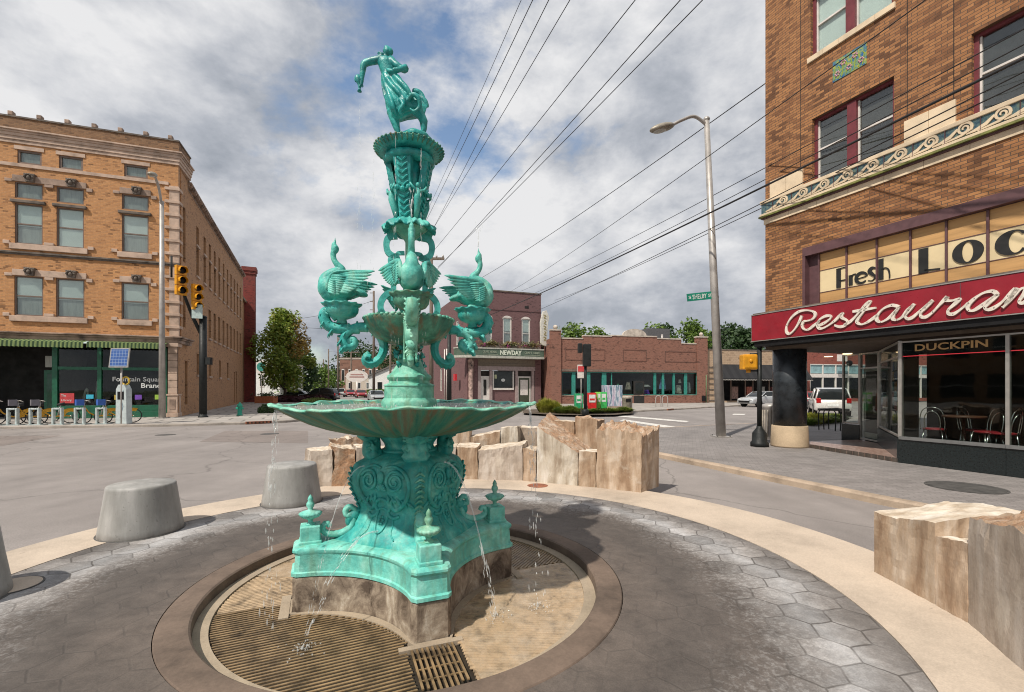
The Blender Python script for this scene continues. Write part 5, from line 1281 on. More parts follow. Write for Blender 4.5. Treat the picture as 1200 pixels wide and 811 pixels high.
# terracotta band with running scroll
def glaze(name, a, b_, c_):
    m, nt, b, o = _nodes(name); co = coords(nt)
    r = ramp(nt, noi(nt, co, 14, 5, .7), [(.38, a), (.5, b_), (.62, c_)]); L(nt, r.outputs[0], b.inputs['Base Color']); b.inputs['Roughness'].default_value = .3; return m
M_tile = glaze('blue_green_glaze', (0.03, 0.07, 0.11), (0.07, 0.13, 0.145), (0.15, 0.19, 0.14))
M_moss = plain('mossy_green_moulding', (0.16, 0.17, 0.045), .7, var=.35, scale=6)
mb = MB(); mb.box(-.07, RL, -.07, .05, 6.565, 6.86); mb.build('tile_band', M_tile, t)
mb = MB(); mb.box(-.10, RL, -.10, .05, 6.835, 6.925); mb.box(-.10, RL, -.11, .05, 6.50, 6.562); mb.build('band_border', M_cream, t, bevel=.01)
mb = MB(); mb.box(-.12, RL, -.13, .05, 6.455, 6.498); mb.build('mossy_moulding', M_moss, t)
mb = MB(); mb.box(-.07, RL, -.075, .05, 6.418, 6.453); mb.build('brown_moulding', M_plum, t)
for k in range(18): MB().box(max(-.03, -.03+k*.73+.003), -.03+(k+1)*.73-.003, -.03, .05, 6.27, 6.415).build('cream_block', M_cream, t)
for k in range(24):
    u = .58+.53*k; z = 6.725; mb = MB()
    pts = []; w = []
    for i in range(26):
        q = i/25; a = -.6+q*3.4*PI; r = .105*(1-q)**.8+.012; pts.append((u+r*math.cos(a), z+r*math.sin(a)*1.05)); w.append(.046*(1-.5*q))
    mb.ribbon(pts, w, -.092, -.068)
    mb.ribbon([(u-.50, 6.60), (u-.38, 6.61), (u-.22, 6.66), (u-.10, 6.76)], [.02, .05, .066, .04], -.094, -.066)
    mb.ribbon([(u-.34, 6.585), (u-.18, 6.60), (u-.04, 6.615), (u+.10, 6.67)], [.02, .036, .045, .035], -.093, -.067)
    mb.build('scroll_tile', M_cream, t)
    MB().box(u-.30, u-.292, -.0975, -.066, 6.565, 6.86).build('tile_joint', M_plum, t)
# flower tile panel
M_flow = glaze('flower_glaze', (0.02, 0.10, 0.33), (0.12, 0.25, 0.16), (0.42, 0.38, 0.06))
for cu in (2.18, 5.24, 8.3):
    p = MB().box(cu-.37, cu+.37, -.015, .05, 9.13, 9.62).build('flower_tile', M_flow, t); mb = MB()
    for q in range(5):
        a = cu-.26+.13*q; zz_ = 9.37+(.10 if q % 2 else -.09)
        for s in range(6): mb.ell((a+.045*math.cos(s*PI/3), -.02, zz_+.045*math.sin(s*PI/3)), (.025, .012, .025), 6, 4)
    mb.build('petals', plain('flower_pink', (0.45, 0.25, 0.28), .35) if cu < 3 else M_moss, p)
    mb = MB()
    for q in range(8): mb.ribbon([(cu-.34+.09*q, 9.16), (cu-.30+.09*q, 9.30+.1*(q % 3)), (cu-.33+.09*q, 9.45)], .022, -.022, -.01)
    mb.build('stems', plain('leaf_glaze', (0.25, 0.33, 0.04), .35), p)
# window band above the sign with its painted words
mb = MB(); mb.box(1.062, 8.99, -.02, .3, 5.10, 5.318); mb.box(1.062, 1.13, -.02, .3, 3.78, 5.098); mb.box(1.13, 1.40, .16, .22, 3.78, 5.098); mb.box(8.9, 8.99, -.02, .3, 3.78, 5.098)
mb.build('band_frame', M_plum, t)
us = [1.41, 2.06, 2.70, 3.335, 3.94, 4.56, 5.18, 5.80, 6.42, 7.04, 7.66, 8.28, 8.9]
M_amber = plain('amber_board', (0.50, 0.29, 0.115), .55, var=.10, scale=2, stretch=(.6, 1, 9)); M_cboard = plain('cream_board', (0.68, 0.55, 0.33), .55, var=.06, scale=2)
for k, (a, b) in enumerate(zip(us, us[1:])):
    MB().box(a+.018, b-.018, .12, .15, 3.78, 4.115).build('amber_panel', M_amber, t); MB().box(a+.018, b-.018, .12, .15, 4.125, 4.665).build('cream_panel', M_cboard, t); MB().box(a+.018, b-.018, .12, .15, 4.675, 5.09).build('amber_panel', M_amber, t)
mb = MB()
for a in us: mb.box(a-.018, a+.018, .08, .15, 3.78, 5.09)
mb.box(us[0], us[-1], .11, .15, 4.113, 4.127); mb.box(us[0], us[-1], .11, .15, 4.663, 4.677)
mb.build('mullions', M_plum, t)
PXf = RF.crop(940, 240, 4.615)
def S(pts, f=PXf): return [f(*p) for p in pts]
def cm2(pts, n=5): return [(p.x, p.y) for p in catmull([Vector((a, b)) for a, b in pts], n)]
y0, y1 = .100, .119
class LB:
    mb = MB()
mb = LB.mb
def rib(pts, w): LB.mb.ribbon(pts, w, y0, y1)
def letter():
    LB.mb.build('painted_letter', M_ltr, t); LB.mb = MB()
# geometric deco letters drawn in facade metres
def pt(x, y): return PXf(x, y)
zb0 = pt(182, 445)[1]; 
rib(S([(182, 347), (182, 447)]), .10)                                 # F
rib(S([(170, 347), (222, 333)]), .022); rib(S([(182, 410), (222, 402)]), .026)
letter()
rib(S([(247, 378), (247, 433)]), .085); rib(cm2(S([(250, 385), (262, 375), (275, 372)])), .03)  # r
letter()
a, z = pt(306, 392); 
E_ = [(a+.115*math.cos(q), z+.118*math.sin(q)) for q in [(.05+1.72*i/24)*PI for i in range(25)]]
LB.mb.ribbon(E_, [.018+.055*max(0, math.sin((i/24)*PI*.9+.2)) for i in range(25)], y0, y1); rib(S([(284, 398), (330, 384)]), .018)   # e
letter()
a, z = pt(364, 375)
rib(cm2([(a+.085, z+.125), (a, z+.155), (a-.055, z+.09), (a, z+.01), (a+.06, z-.06), (a+.0, z-.135), (a-.09, z-.11)]), [.015, .02, .03, .04, .05, .065, .07, .075, .08, .085, .085, .085, .08, .075, .07, .065, .06, .055, .05, .045, .04, .035, .03, .025, .022, .02, .018, .016, .014, .012, .01])
letter()
rib(S([(411, 290), (411, 402)]), .095); rib(cm2(S([(415, 350), (432, 338), (450, 345), (457, 370), (457, 395)])), .026)   # h
letter()
rib(S([(640, 233), (640, 367)]), .165); rib(S([(645, 352), (730, 343)]), .034)     # L
letter()
def fat_o(cu, cz, ro, rh, ti, c=False):
    n = 40; vs = []; A = [i/n*2*PI for i in range(n+1)]
    if c: A = [.22*PI+i/n*1.56*PI for i in range(n+1)]
    for q in A:
        vs += [(cu+ro*math.cos(q), y0, cz+rh*math.sin(q)), (cu+ti*math.cos(q)+(.05 if c else 0), y0, cz+(rh-.028)*math.sin(q))]
    m = len(vs); vs += [(v[0], y1, v[2]) for v in vs]
    fs = []
    for i in range(n): o = 2*i; fs += [(o, o+1, o+3, o+2), (o+m, o+2+m, o+3+m, o+1+m), (o, o+2, o+2+m, o+m), (o+1, o+1+m, o+3+m, o+3)]
    LB.mb.add(vs, fs)
a, z = pt(880, 250); fat_o(a, z, .235, .225, .085)
letter()
a2, z2 = pt(1118, 197); fat_o(a2+.01, z, .235, .225, .10, True)
letter()
LB.mb.xz([(5.22, 4.19), (5.28, 4.19), (5.42, 4.62), (5.58, 4.62), (5.74, 4.19), (5.54, 4.19), (5.44, 4.50), (5.35, 4.28), (5.45, 4.28), (5.45, 4.25), (5.31, 4.25)], y0, y1)
letter()
LB.mb.box(5.88, 6.04, y0, y1, 4.19, 4.62); LB.mb.box(6.04, 6.28, y0, y1, 4.19, 4.222)
letter()
# crimson fascia sign
sg = MB().box(-.10, RL, -.42, .3, 3.02, 3.72).build('sign_fascia', M_crim, t, bevel=.01)
mb = MB(); mb.box(-.115, RL, -.435, .3, 3.0, 3.018); mb.box(-.115, RL, -.435, -.40, 3.722, 3.74); mb.box(-.102, -.10, -.43, -.41, 3.02, 3.72); mb.build('sign_edge', M_alum, sg)
MB().box(-.08, RL, -.40, .3, 3.742, 3.775).build('sign_cap', M_trimdk, sg)
mb = MB()
for u in (4.36, 8.0): mb.box(u, u+.01, -.4225, -.41, 3.03, 3.71)
mb.build('panel_joint', M_plum, sg)
# the script lettering drawn from its strokes; the sign face stands 0.42 m proud
RS = Fac((RF.P.x+math.sin(RF.rz)*.42, RF.P.y-math.cos(RF.rz)*.42), (RF.P.x+math.sin(RF.rz)*.42+RF.d.x, RF.P.y-math.cos(RF.rz)*.42+RF.d.y))
A_ = RS.crop(910, 320, 8.0); B_ = RS.crop(1050, 320, 8.0)
strokes = [
 (A_, [(242, 400), (225, 450), (180, 525), (130, 570), (100, 550), (105, 490), (150, 415), (220, 362), (300, 350), (360, 368), (368, 405), (330, 440), (262, 452)]),
 (A_, [(262, 452), (248, 490), (262, 525), (305, 530), (360, 490), (410, 450)]),
 (A_, [(392, 498), (450, 472), (510, 430), (512, 403), (465, 405), (410, 440), (390, 485), (412, 520), (465, 508), (545, 455), (600, 400), (632, 372)]),
 (A_, [(632, 372), (618, 415), (668, 448), (655, 488), (605, 505), (550, 490)]),
 (A_, [(640, 490), (700, 455), (760, 395), (830, 310), (885, 268), (850, 330), (780, 420), (762, 460), (800, 482), (860, 462), (950, 400)]),
 (A_, [(722, 362), (830, 345), (940, 326)]),
 (A_, [(1158, 318), (1090, 303), (1010, 335), (955, 395), (948, 440), (985, 460), (1050, 430), (1120, 365), (1158, 318), (1110, 385), (1098, 430), (1135, 440), (1190, 410), (1240, 345), (1290, 300)]),
 (B_, [(180, 290), (130, 350), (95, 400), (115, 430), (165, 415), (240, 350), (350, 258), (285, 325), (240, 375), (245, 410), (290, 412), (355, 365), (430, 285), (490, 222)]),
 (B_, [(490, 222), (480, 255), (530, 260), (605, 243), (560, 290), (500, 345), (500, 380), (545, 385), (610, 345), (690, 280)]),
 (B_, [(960, 205), (915, 172), (830, 188), (745, 240), (685, 305), (690, 350), (740, 350), (820, 300), (900, 240), (960, 205), (890, 270), (842, 325), (870, 345), (930, 325), (1000, 275), (1060, 215), (1130, 145)]),
 (B_, [(1150, 140), (1090, 225), (1035, 300), (1005, 325)]),
 (B_, [(1040, 290), (1110, 215), (1180, 150), (1225, 145), (1215, 190), (1165, 260), (1185, 285), (1250, 250), (1330, 150), (1390, 60)]),
 (B_, [(1390, 60), (1330, 150), (1290, 225), (1310, 255), (1380, 215)]), (B_, [(1290, 128), (1440, 100)])]
mb = MB()
for f, pts in strokes:
    q = [f(*p) for p in pts]; q = [(p.x, p.y) for p in catmull([Vector(p) for p in q], 6)]
    m = len(q); mb.ribbon(q, [.052+.014*math.sin(i*.35) for i in range(m)], -.462, -.424)
mb.build('script_lettering', M_neonw, sg)
mb = MB()
for f, pts in strokes:
    for p in pts[1::2]:
        u, z = f(*p); MB().ell((u, -.466, z), (.008, .008, .008), 6, 4).build('tube_socket', M_trimdk, sg)
# dark soffit under the sign with lamps
MB().box(-.05, RL, -.38, .3, 2.86, 2.998).build('under_sign', M_black, t)
MB().box(.0, RL, .0, 4.4, 2.78, 2.858).build('soffit', plain('soffit_brown', (.10, .075, .055), .7), t)
for px, py in ((993, 406), (971, 411)):
    Y = 14.0 if px > 980 else 15.2; X = xp(px, Y); p = Vector((X-RF.P.x, Y-RF.P.y)); u = p.x*RF.d.x+p.y*RF.d.y; v = -p.x*RF.d.y+p.y*RF.d.x
    MB().lathe([(.12, 2.775), (.12, 2.755), (.02, 2.75)], 20, (u, v, 0)).build('soffit_lamp', glow('lamp_warm', (1.0, .72, .38), 2.5), t)
# corner column
c = Vector((7.66, 12.72)); p = Vector((c.x-RF.P.x, c.y-RF.P.y)); cu, cv = p.x*RF.d.x+p.y*RF.d.y, -p.x*RF.d.y+p.y*RF.d.x
sc_ = MB().lathe([(.41, .70), (.41, 2.95)], 40, (cu, cv, 0)).build('corner_column', plain('dark_tiled_column', (.022, .027, .032), .35, var=.35, scale=4), t)
MB().lathe([(.46, .12), (.465, .16), (.44, .68), (.43, .70)], 40, (cu, cv, 0)).build('column_base', concrete('rough_column_base', (.50, .38, .25), bs=40), sc_)
# recessed entrance: tiled floor, slanting glass, door
def loc(X, Y):
    p = Vector((X-RF.P.x, Y-RF.P.y)); return (p.x*RF.d.x+p.y*RF.d.y, -p.x*RF.d.y+p.y*RF.d.x)
Aw = loc(8.35, 9.93); 
kA = (3.19, 0.0); kB = loc(10.05, 12.6); kD = loc(10.25, 13.55); kC = loc(10.2, 14.2)
front = loc(*(lambda v: (v.x, v.y))(gp(928, 521.2, .12)))
fl = MB().prism([(kA[0], kA[1]-.02), (front[0], front[1]+.0), (0.15, .9), (.6, 3.2), (kC[0], kC[1]+.1), kD, kB], .12, .205)
M_tilef = glaze('mottled_red_floor_tile', (0.18, 0.10, 0.075), (0.30, 0.19, 0.15), (0.42, 0.32, 0.27))
fl.build('entrance_floor', M_tilef, t)
mb = MB(); a = Vector((front[0], front[1])); b = Vector((kA[0], kA[1]-.02)); dd_ = (b-a); n_ = 19
for k in range(n_):
    p = a+dd_*(k+.06)/n_; q = a+dd_*(k+.94)/n_; nn_ = Vector((dd_.y, -dd_.x)).normalized()*.012
    mb.prism([tuple(p), tuple(q), tuple(q+nn_), tuple(p+nn_)], .125, .215)
mb.build('step_edge_tiles', plain('dark_edge_tile', (.075, .06, .05), .5, var=.3), t)
def glazed(parent, p, q, z0, z1, bands, frame=M_alum, base=True, gm=G_shop, fw=.05):
    p = Vector(p); q = Vector(q); d = q-p; Ln = d.length; M = Matrix.Translation((p.x, p.y, 0)) @ Matrix.Rotation(math.atan2(d.y, d.x), 4, 'Z')
    mb = MB(); mb.box(0, fw, -.03, .03, z0, z1, M); mb.box(Ln-fw, Ln, -.03, .03, z0, z1, M)
    for zz_ in bands: mb.box(fw, Ln-fw, -.025, .025, zz_-.02, zz_+.02, M)
    f = mb.build('glass_frame', frame, parent); MB().box(fw, Ln-fw, -.004, .004, z0, z1, M).build('pane', gm, f)
    if base and z0 > .3: MB().box(0, Ln, -.02, .05, .12, z0-.022, M).build('granite_base', M_granite, parent)
    return f, M, Ln
glazed(t, kA, kB, .66, 2.74, [.68, 2.72, 2.40])
f_, M_, Ln = glazed(t, kB, kD, .22, 2.74, [.26, 2.72, 2.30], base=False)
d_ = MB(); d_.box(.08, .13, -.05, -.035, .3, 2.28, M_); d_.box(Ln-.13, Ln-.08, -.05, -.035, .3, 2.28, M_); d_.box(.13, Ln-.13, -.05, -.035, .3, .45, M_); d_.box(.13, Ln-.13, -.05, -.035, 2.2, 2.28, M_)
d_ = d_.build('door', M_alum, t); MB().tube([M_ @ Vector((.2, -.1, 1.0)), M_ @ Vector((.2, -.1, 1.5))], .015, 8).build('handle', M_chrome, d_)
glazed(t, kD, kC, .66, 2.74, [.68, 2.72])
# posters on the slanting glass
cols = [(.30, .03, .03), (.04, .10, .30), (.50, .40, .05), (.05, .30, .34), (.45, .43, .40), (.03, .03, .035), (.45, .20, .05), (.10, .25, .10)]
d0 = Vector(kA); d1 = Vector(kB); dn = (d1-d0); Ln = dn.length; Mp = Matrix.Translation((d0.x, d0.y, 0)) @ Matrix.Rotation(math.atan2(dn.y, dn.x), 4, 'Z')
for r_ in range(6):
    for c_ in range(3):
        u0 = .12+c_*.36+random.uniform(-.02, .02); z0 = .98+r_*.23
        if r_ > 4 and c_ == 0: continue
        cc = cols[(r_*3+c_*5) % 8] if r_ > 1 or c_ else (.55, .48, .05)
        MB().box(u0, u0+.30, -.012, -.006, z0, z0+.20, Mp).build('poster', plain('poster_%d' % cols.index(cc) if cc in cols else 'poster_yellow', cc, .5, var=.5, scale=9), t)
# big windows on the main facade
su = [3.19, 4.85, 6.5, 8.2, 10.0, 13.0]
for a, b in zip(su, su[1:]):
    mb = MB(); fw = .045; mb.box(a, a+fw, -.03, .05, .69, 2.72); mb.box(b-fw*.2, b, -.03, .05, .69, 2.72); mb.box(a+fw, b-fw*.2, -.03, .05, 2.69, 2.72); 
    f = mb.build('window', M_alum, t); MB().box(a+fw, b-.01, .0, .008, .69, 2.69).build('pane', G_shop, f)
    MB().box(a+.002, b-.002, -.055, .08, .625, .688).build('sill', plain('grey_sill', (.14, .14, .14), .4), f)
    MB().box(a+.004 if a > 3.2 else a-.02, b-.002, -.03, .08, .12, .623).build('granite_base', M_granite, f)
    MB().box(a+fw, b-.01, .03, .034, 2.395, 2.41).build('neon_line', glow('red_neon', (.9, .05, .07), .9), f)
mb = MB(); text(mb, 'DUCKPIN', 3.46, 4.60, 2.495, 2.64, -.004, .003, .02); mb.build('gold_lettering', plain('gold_leaf', (.42, .25, .10), .45, .3), t)
MB().box(3.24, 4.84, .012, .02, 2.43, 2.69).build('black_glass_band', M_black, t)
# interior of the restaurant
mb = MB(); mb.box(kB[0]-.2 if False else 3.0, RL, .25, 6.0, .35, .40); mb.build('interior_floor', M_inter, t)
mb = MB(); mb.box(1.2, RL, 5.5, 5.6, .1, 2.8); mb.prism([(kB[0]+.7, kB[1]+.3), (kB[0]+.75, kB[1]+.3), (kC[0]+.45, kC[1]+.4), (kC[0]+.4, kC[1]+.4)], .1, 2.8); mb.prism([(kC[0]+.4, kC[1]+.4), (kC[0]+.45, kC[1]+.4), (kC[0]+.25, 5.5), (kC[0]+.2, 5.5)], .1, 2.8); mb.box(RL-.1, RL, .2, 5.5, .1, 2.8); mb.build('interior_wall', M_inter, t)
mb = MB(); mb.add([(0, 0, 14.3), (RL, 0, 14.3), (RL, 9, 14.3), (0, 9, 14.3)], [(0, 1, 2, 3)]); mb.build('roof', M_roofb, t)
mb = MB(); mb.box(4.2, RL, 8.9, 9.0, 0, 14.3); mb.box(RL-.01, RL, 0, 9, 2.9, 14.3); mb.box(.6, 4.2, 8.9, 9, 2.8, 14.3); mb.build('rear_wall', B_rest, t)
rest = t
# bistro chairs and a table seen through the window
def facepos(u, v): return (RF.P.x+RF.d.x*u-RF.d.y*v, RF.P.y+RF.d.y*u+RF.d.x*v)
M_seat = plain('red_vinyl', (0.33, 0.02, 0.03), .35)
def chair():
    t = thing('bistro_chair', 'chrome bistro chair with red seat', 'chair', (0, 0, 0), 0, 'chairs in the restaurant window')
    MB().lathe([(.17, .43), (.19, .44), (.19, .465), (.16, .475)], 24).build('seat', M_seat, t)
    for sx, sy in ((1, 1), (1, -1), (-1, 1), (-1, -1)): MB().tube([(.14*sx, .14*sy, .44), (.19*sx, .19*sy, 0)], .011, 8).build('leg', M_chrome, t)
    mb = MB()
    for k, (w, h) in enumerate(((.19, .92), (.12, .84))):
        mb.tube(catmull([(-w, .16, .44), (-w*1.05, .19, .65), (-w*.75, .22, h-.06), (0, .24, h), (w*.75, .22, h-.06), (w*1.05, .19, .65), (w, .16, .44)], 6), .009, 8)
    mb.build('backrest', M_chrome, t); return t
ch = chair(); spots = [(3.55, .55, 2.2, 'chrome bistro chair with red seat beside the slanting entrance glass'), (4.62, .50, 3.5, 'chrome bistro chair with red seat by the pale window post'), (4.05, .95, .3, 'chrome bistro chair under the DUCKPIN lettering, set further inside'), (4.35, .62, 4.6, 'chrome bistro chair turned sideways between two others at the window'), (5.25, .6, 3.0, 'chrome bistro chair just right of the pale window post')]
for k, (u, v, a, lb) in enumerate(spots):
    o = ch if k == 0 else copy_tree(ch); X, Y = facepos(u, v); o.location = (X, Y, .402); o.rotation_euler = (0, 0, a); o['label'] = lb
tb = thing('cafe_table', 'dark round table between the bistro chairs inside the restaurant', 'table', (*facepos(4.0, .62), .402))
MB().lathe([(.33, .72), (.34, .73), (.34, .75), (.33, .76)], 32).build('table_top', plain('wood_top', (.12, .05, .03), .4), tb); MB().lathe([(.20, 0), (.19, .02), (.03, .05), (.03, .72)], 20).build('pedestal', M_chrome, tb)

# ------------------------------------------------------------------ the bar (two storeys, mauve paint)
ND = Fac(g2(553, 46), g2(634, 48.7)); NLn = ND.L
t = facade_thing(ND, 'corner_bar', 'two storey mauve painted brick corner bar with a green marquee reading NEWDAY', 'building')
nw = [(1.15, 2.12, 6.25, 9.0), (3.27, 4.24, 6.25, 9.0), (5.35, 6.32, 6.25, 9.0)]
hg = [(.62, 6.86, .12, 3.53)]
mb = wall_grid(MB(), -.5, NLn, .12, 11.6, nw+hg, 0, .22); mb.add([(NLn, 0, .12), (NLn, 14, .12), (NLn, 14, 11.6), (NLn, 0, 11.6)], [(0, 1, 2, 3)])
mb.build('painted_wall', B_bar, t)
MB().box(-.55, NLn+.05, -.06, .3, 11.6, 11.72).build('coping', M_trimdk, t)
mb = MB(); mb.box(-.5, NLn, -.05, .02, 9.72, 9.80); mb.build('string_course', B_bar, t)
for u in (1.35, 5.7): MB().box(u, u+.45, -.02, .05, 10.05, 10.3).build('vent', M_blackd, t)
for a, b, c, d in nw:
    w = sash(t, a, b, c, d, .14, M_frameW, .5, meet=.42, fw=.13)
    mb = MB(); n = 10; mid = (a+b)/2
    pts = [(a-.08, d-.25)]+[(mid-(b-a+.16)/2*math.cos(PI*i/n), d-.25+.42*math.sin(PI*i/n)) for i in range(n+1)]+[(b+.08, d-.25)]
    mb.xz(pts[1:-1]+[(b, d-.05), (a, d-.05)][::1], -.04, .08); mb.build('arch_hood', M_frameW, t)
# side wall of the bar
N2 = Fac((ND.P.x-ND.d.x*.5+DD.x*20, ND.P.y-ND.d.y*.5+DD.y*20), (ND.P.x-ND.d.x*.5, ND.P.y-ND.d.y*.5))
e = bpy.data.objects.new('side_wing', None); COL.objects.link(e); e.parent = t
Mw = Matrix.Translation(ND.P) @ Matrix.Rotation(ND.rz, 4, 'Z'); Ms = Matrix.Translation(N2.P) @ Matrix.Rotation(N2.rz, 4, 'Z'); e.matrix_local = Mw.inverted() @ Ms
sw_ = [(4.0, 4.9, 6.3, 8.9), (7.0, 7.9, 6.3, 8.9), (13.2, 14.1, 6.3, 8.9), (16.2, 17.1, 6.3, 8.9), (9.6, 10.4, 1.4, 4.1), (5.6, 6.4, 1.4, 4.1)]
mb = MB(); 
mb = wall_grid(mb, 0, N2.L, .12, 11.0, sw_, 0, .2); mb.add([(0, 0, 11.0), (N2.L, 0, 11.0), (N2.L, 0, 11.6), (12, 0, 11.35), (0, 0, 11.0)][:4], [(0, 1, 2, 3)]); mb.build('side_painted_wall', B_bar, e)
for a in sw_: sash(e, *a, .12, M_frameW, .6, meet=.5, fw=.1)
for u in (12.0, 12.9): MB().tube([(u, -.10, .2), (u, -.10, 6.2)], .07, 8).build('drainpipe', M_frameW, e)
MB().box(17.6, 18.1, -.7, -.45, 2.5, 3.2).build('red_lamp', plain('red_sign_box', (.55, .03, .04), .5), e)
MB().box(0.0, N2.L, .5, 7.5, 11.1, 11.2).build('roof', M_roofb, e)
# marquee wrapping the corner
M_mq = plain('pale_marquee_trim', (0.40, 0.40, 0.35), .6, var=.15); M_mqg = plain('green_marquee_face', (0.085, 0.125, 0.09), .5, var=.15)
mb = MB(); mb.prism([(-.45, -1.1), (7.43, -1.1), (7.43, 0), (-1.9, 0.0), (-1.75, -.45)], 4.72, 4.95); mb.prism([(-.45, -1.1), (7.43, -1.1), (7.43, 0), (-1.9, 0.0), (-1.75, -.45)], 5.62, 5.74)
q = mb.build('marquee', M_mq, t)
MB().prism([(-.43, -1.05), (7.40, -1.05), (7.40, -.02), (-1.85, -.02), (-1.7, -.43)], 4.953, 5.617).build('marquee_face', M_mqg, q)
mb = MB(); text(mb, 'NEWDAY', 2.62, 4.93, 5.04, 5.53, -1.06, .03, .03); mb.build('marquee_name', plain('pale_green_letter', (.62, .66, .55), .5), q)
mb = MB(); text(mb, 'CRAFT MEADS', .80, 2.25, 5.22, 5.44, -1.06, .02, .01); text(mb, 'CRAFT CIDER', 5.25, 6.95, 5.22, 5.44, -1.06, .02, .01)
mb.box(.80, 2.4, -1.075, -1.06, 5.06, 5.10); mb.box(5.2, 7.0, -1.075, -1.06, 5.06, 5.10); mb.build('marquee_small_text', plain('faded_letter', (.30, .34, .26), .5), q)
def foliage(mb, c, r, n, s=.12, jit=.5):
    for _ in range(n):
        p = Vector((random.gauss(0, r[0]*.45), random.gauss(0, r[1]*.45), random.gauss(0, r[2]*.45)))+Vector(c); a = Vector((random.uniform(-1, 1), random.uniform(-1, 1), random.uniform(-1, 1))).normalized(); b = a.orthogonal().normalized(); ss = s*random.uniform(.6, 1.3)
        mb.add([p-a*ss, p+b*ss*.5, p+a*ss, p-b*ss*.5], [(0, 1, 2, 3)])
def leafmat(name, c1, c2, c3, tr=.25):
    if name in MC: return MC[name]
    m, nt, b, o = _nodes(name); co = worldco(nt)
    r = ramp(nt, noi(nt, co, 1.6, 4, .6), [(.35, c1), (.52, c2), (.68, c3)]); c = mix(nt, .7, r.outputs[0], ramp(nt, noi(nt, co, 9, 3, .7), [(.3, (.6,)*3), (.7, (1.35,)*3)]).outputs[0], 'MULTIPLY')
    L(nt, c, b.inputs['Base Color']); b.inputs['Roughness'].default_value = .6
    t_ = N(nt, 'ShaderNodeBsdfTranslucent'); L(nt, c, t_.inputs[0]); mx = N(nt, 'ShaderNodeMixShader'); mx.inputs[0].default_value = tr; L(nt, b.outputs[0], mx.inputs[1]); L(nt, t_.outputs[0], mx.inputs[2]); L(nt, mx.outputs[0], o.inputs[0]); MC[name] = m; return m
L_box = leafmat('window_box_leaves', (.05, .07, .02), (.16, .14, .04), (.26, .13, .06))
for k, (a, b) in enumerate(((.7, 2.6), (3.0, 4.6), (5.0, 7.0))):
    fb = thing('flower_box', ['planter of trailing red and green flowers above the marquee, nearest the corner', 'planter of trailing flowers above the word NEWDAY', 'planter of trailing flowers above the right end of the marquee'][k], 'flower box', (ND.P.x, ND.P.y, 0), ND.rz, 'flower boxes on the bar marquee')
    MB().box(a, b, -.95, -.62, 5.76, 5.98).build('trough', M_trimdk, fb); mb = MB()
    foliage(mb, ((a+b)/2, -.8, 6.1), ((b-a)*.62, .3, .34), 420, .12); mb.build('plants', L_box, fb, fix=False)
    mb = MB()
    foliage(mb, (a+.4, -.95, 5.98), (.4, .2, .2), 24, .09); mb.build('blossoms', plain('magenta_petals', (.45, .05, .25), .6), fb, fix=False)
# shopfront of the bar
mb = MB(); mb.box(.62, 6.86, .5, .6, .12, 3.5); mb.build('recess_wall', M_inter, t)
mb = MB(); mb.box(.62, 6.86, -.10, .3, 3.53, 3.95); mb.build('fascia', plain('mauve_fascia', (.32, .25, .24), .6), t)
mb = MB(); mb.box(.62, 6.86, -.16, .05, 4.12, 4.2); mb.box(.62, 6.86, -.03, .05, 3.96, 4.118); mb.box(.62, 6.86, -.05, .05, 4.202, 4.66); mb.build('transom_board', plain('tan_transom', (.19, .15, .11), .6), t)
for u in (.64, 1.86, 4.66, 6.5): MB().box(u, u+.28, -.04, .25, .12, 3.53).build('pilaster', plain('mauve_fascia', (.32, .25, .24), .6), t)
def sdoor(par, u0, u1, z1, m1, m2):
    d = MB(); d.box(u0, u0+.12, .08, .18, .13, z1); d.box(u1-.12, u1, .08, .18, .13, z1); d.box(u0+.12, u1-.12, .08, .18, z1-.14, z1); d = d.build('door_frame', M_frameW, par)
    e_ = MB().box(u0+.12, u1-.12, .12, .16, .13, z1-.14).build('door', m1, par); MB().box(u0+.3, u1-.3, .11, .125, 1.0, z1-.35).build('door_glass', m2, e_); return e_
sdoor(t, .94, 1.86, 2.95, M_frameW, M_blackd); sdoor(t, 4.96, 6.4, 2.95, plain('dark_olive_door', (.05, .06, .035), .5), M_frameW)
w = MB(); w.box(2.2, 2.34, .04, .2, 1.55, 3.45); w.box(4.38, 4.52, .04, .2, 1.55, 3.45); w.box(2.34, 4.38, .04, .2, 1.55, 1.75); w = w.build('window', M_frameW, t); MB().box(2.34, 4.38, .12, .13, 1.75, 3.45).build('pane', G_shop, w)
mb = MB(); mb.ell((3.35, .10, 2.55), (.22, .01, .16), 20, 6); mb.build('window_emblem', M_wl, w); MB().box(2.42, 2.66, .10, .11, 2.7, 3.1).build('notice', plain('notice_paper', (.4, .42, .25), .6), w)
MB().box(1.8, 5.2, .14, .2, .12, 1.55).build('stall_riser', B_bar, t)
MB().box(-.35, -.3, -.3, -.25, .1, .1).build('x', None) if False else None
# twisted corner column
mb = MB(); mb.lathe([(.30, .12), (.32, .4), (.22, .5), (.24, 2.4), (.26, 4.2), (.32, 4.45), (.32, 4.7)], 20, (-.15, -.15, 0)); mb.build('corner_column', plain('mottled_column_stone', (.32, .22, .19), .7, var=.6, scale=3), t)
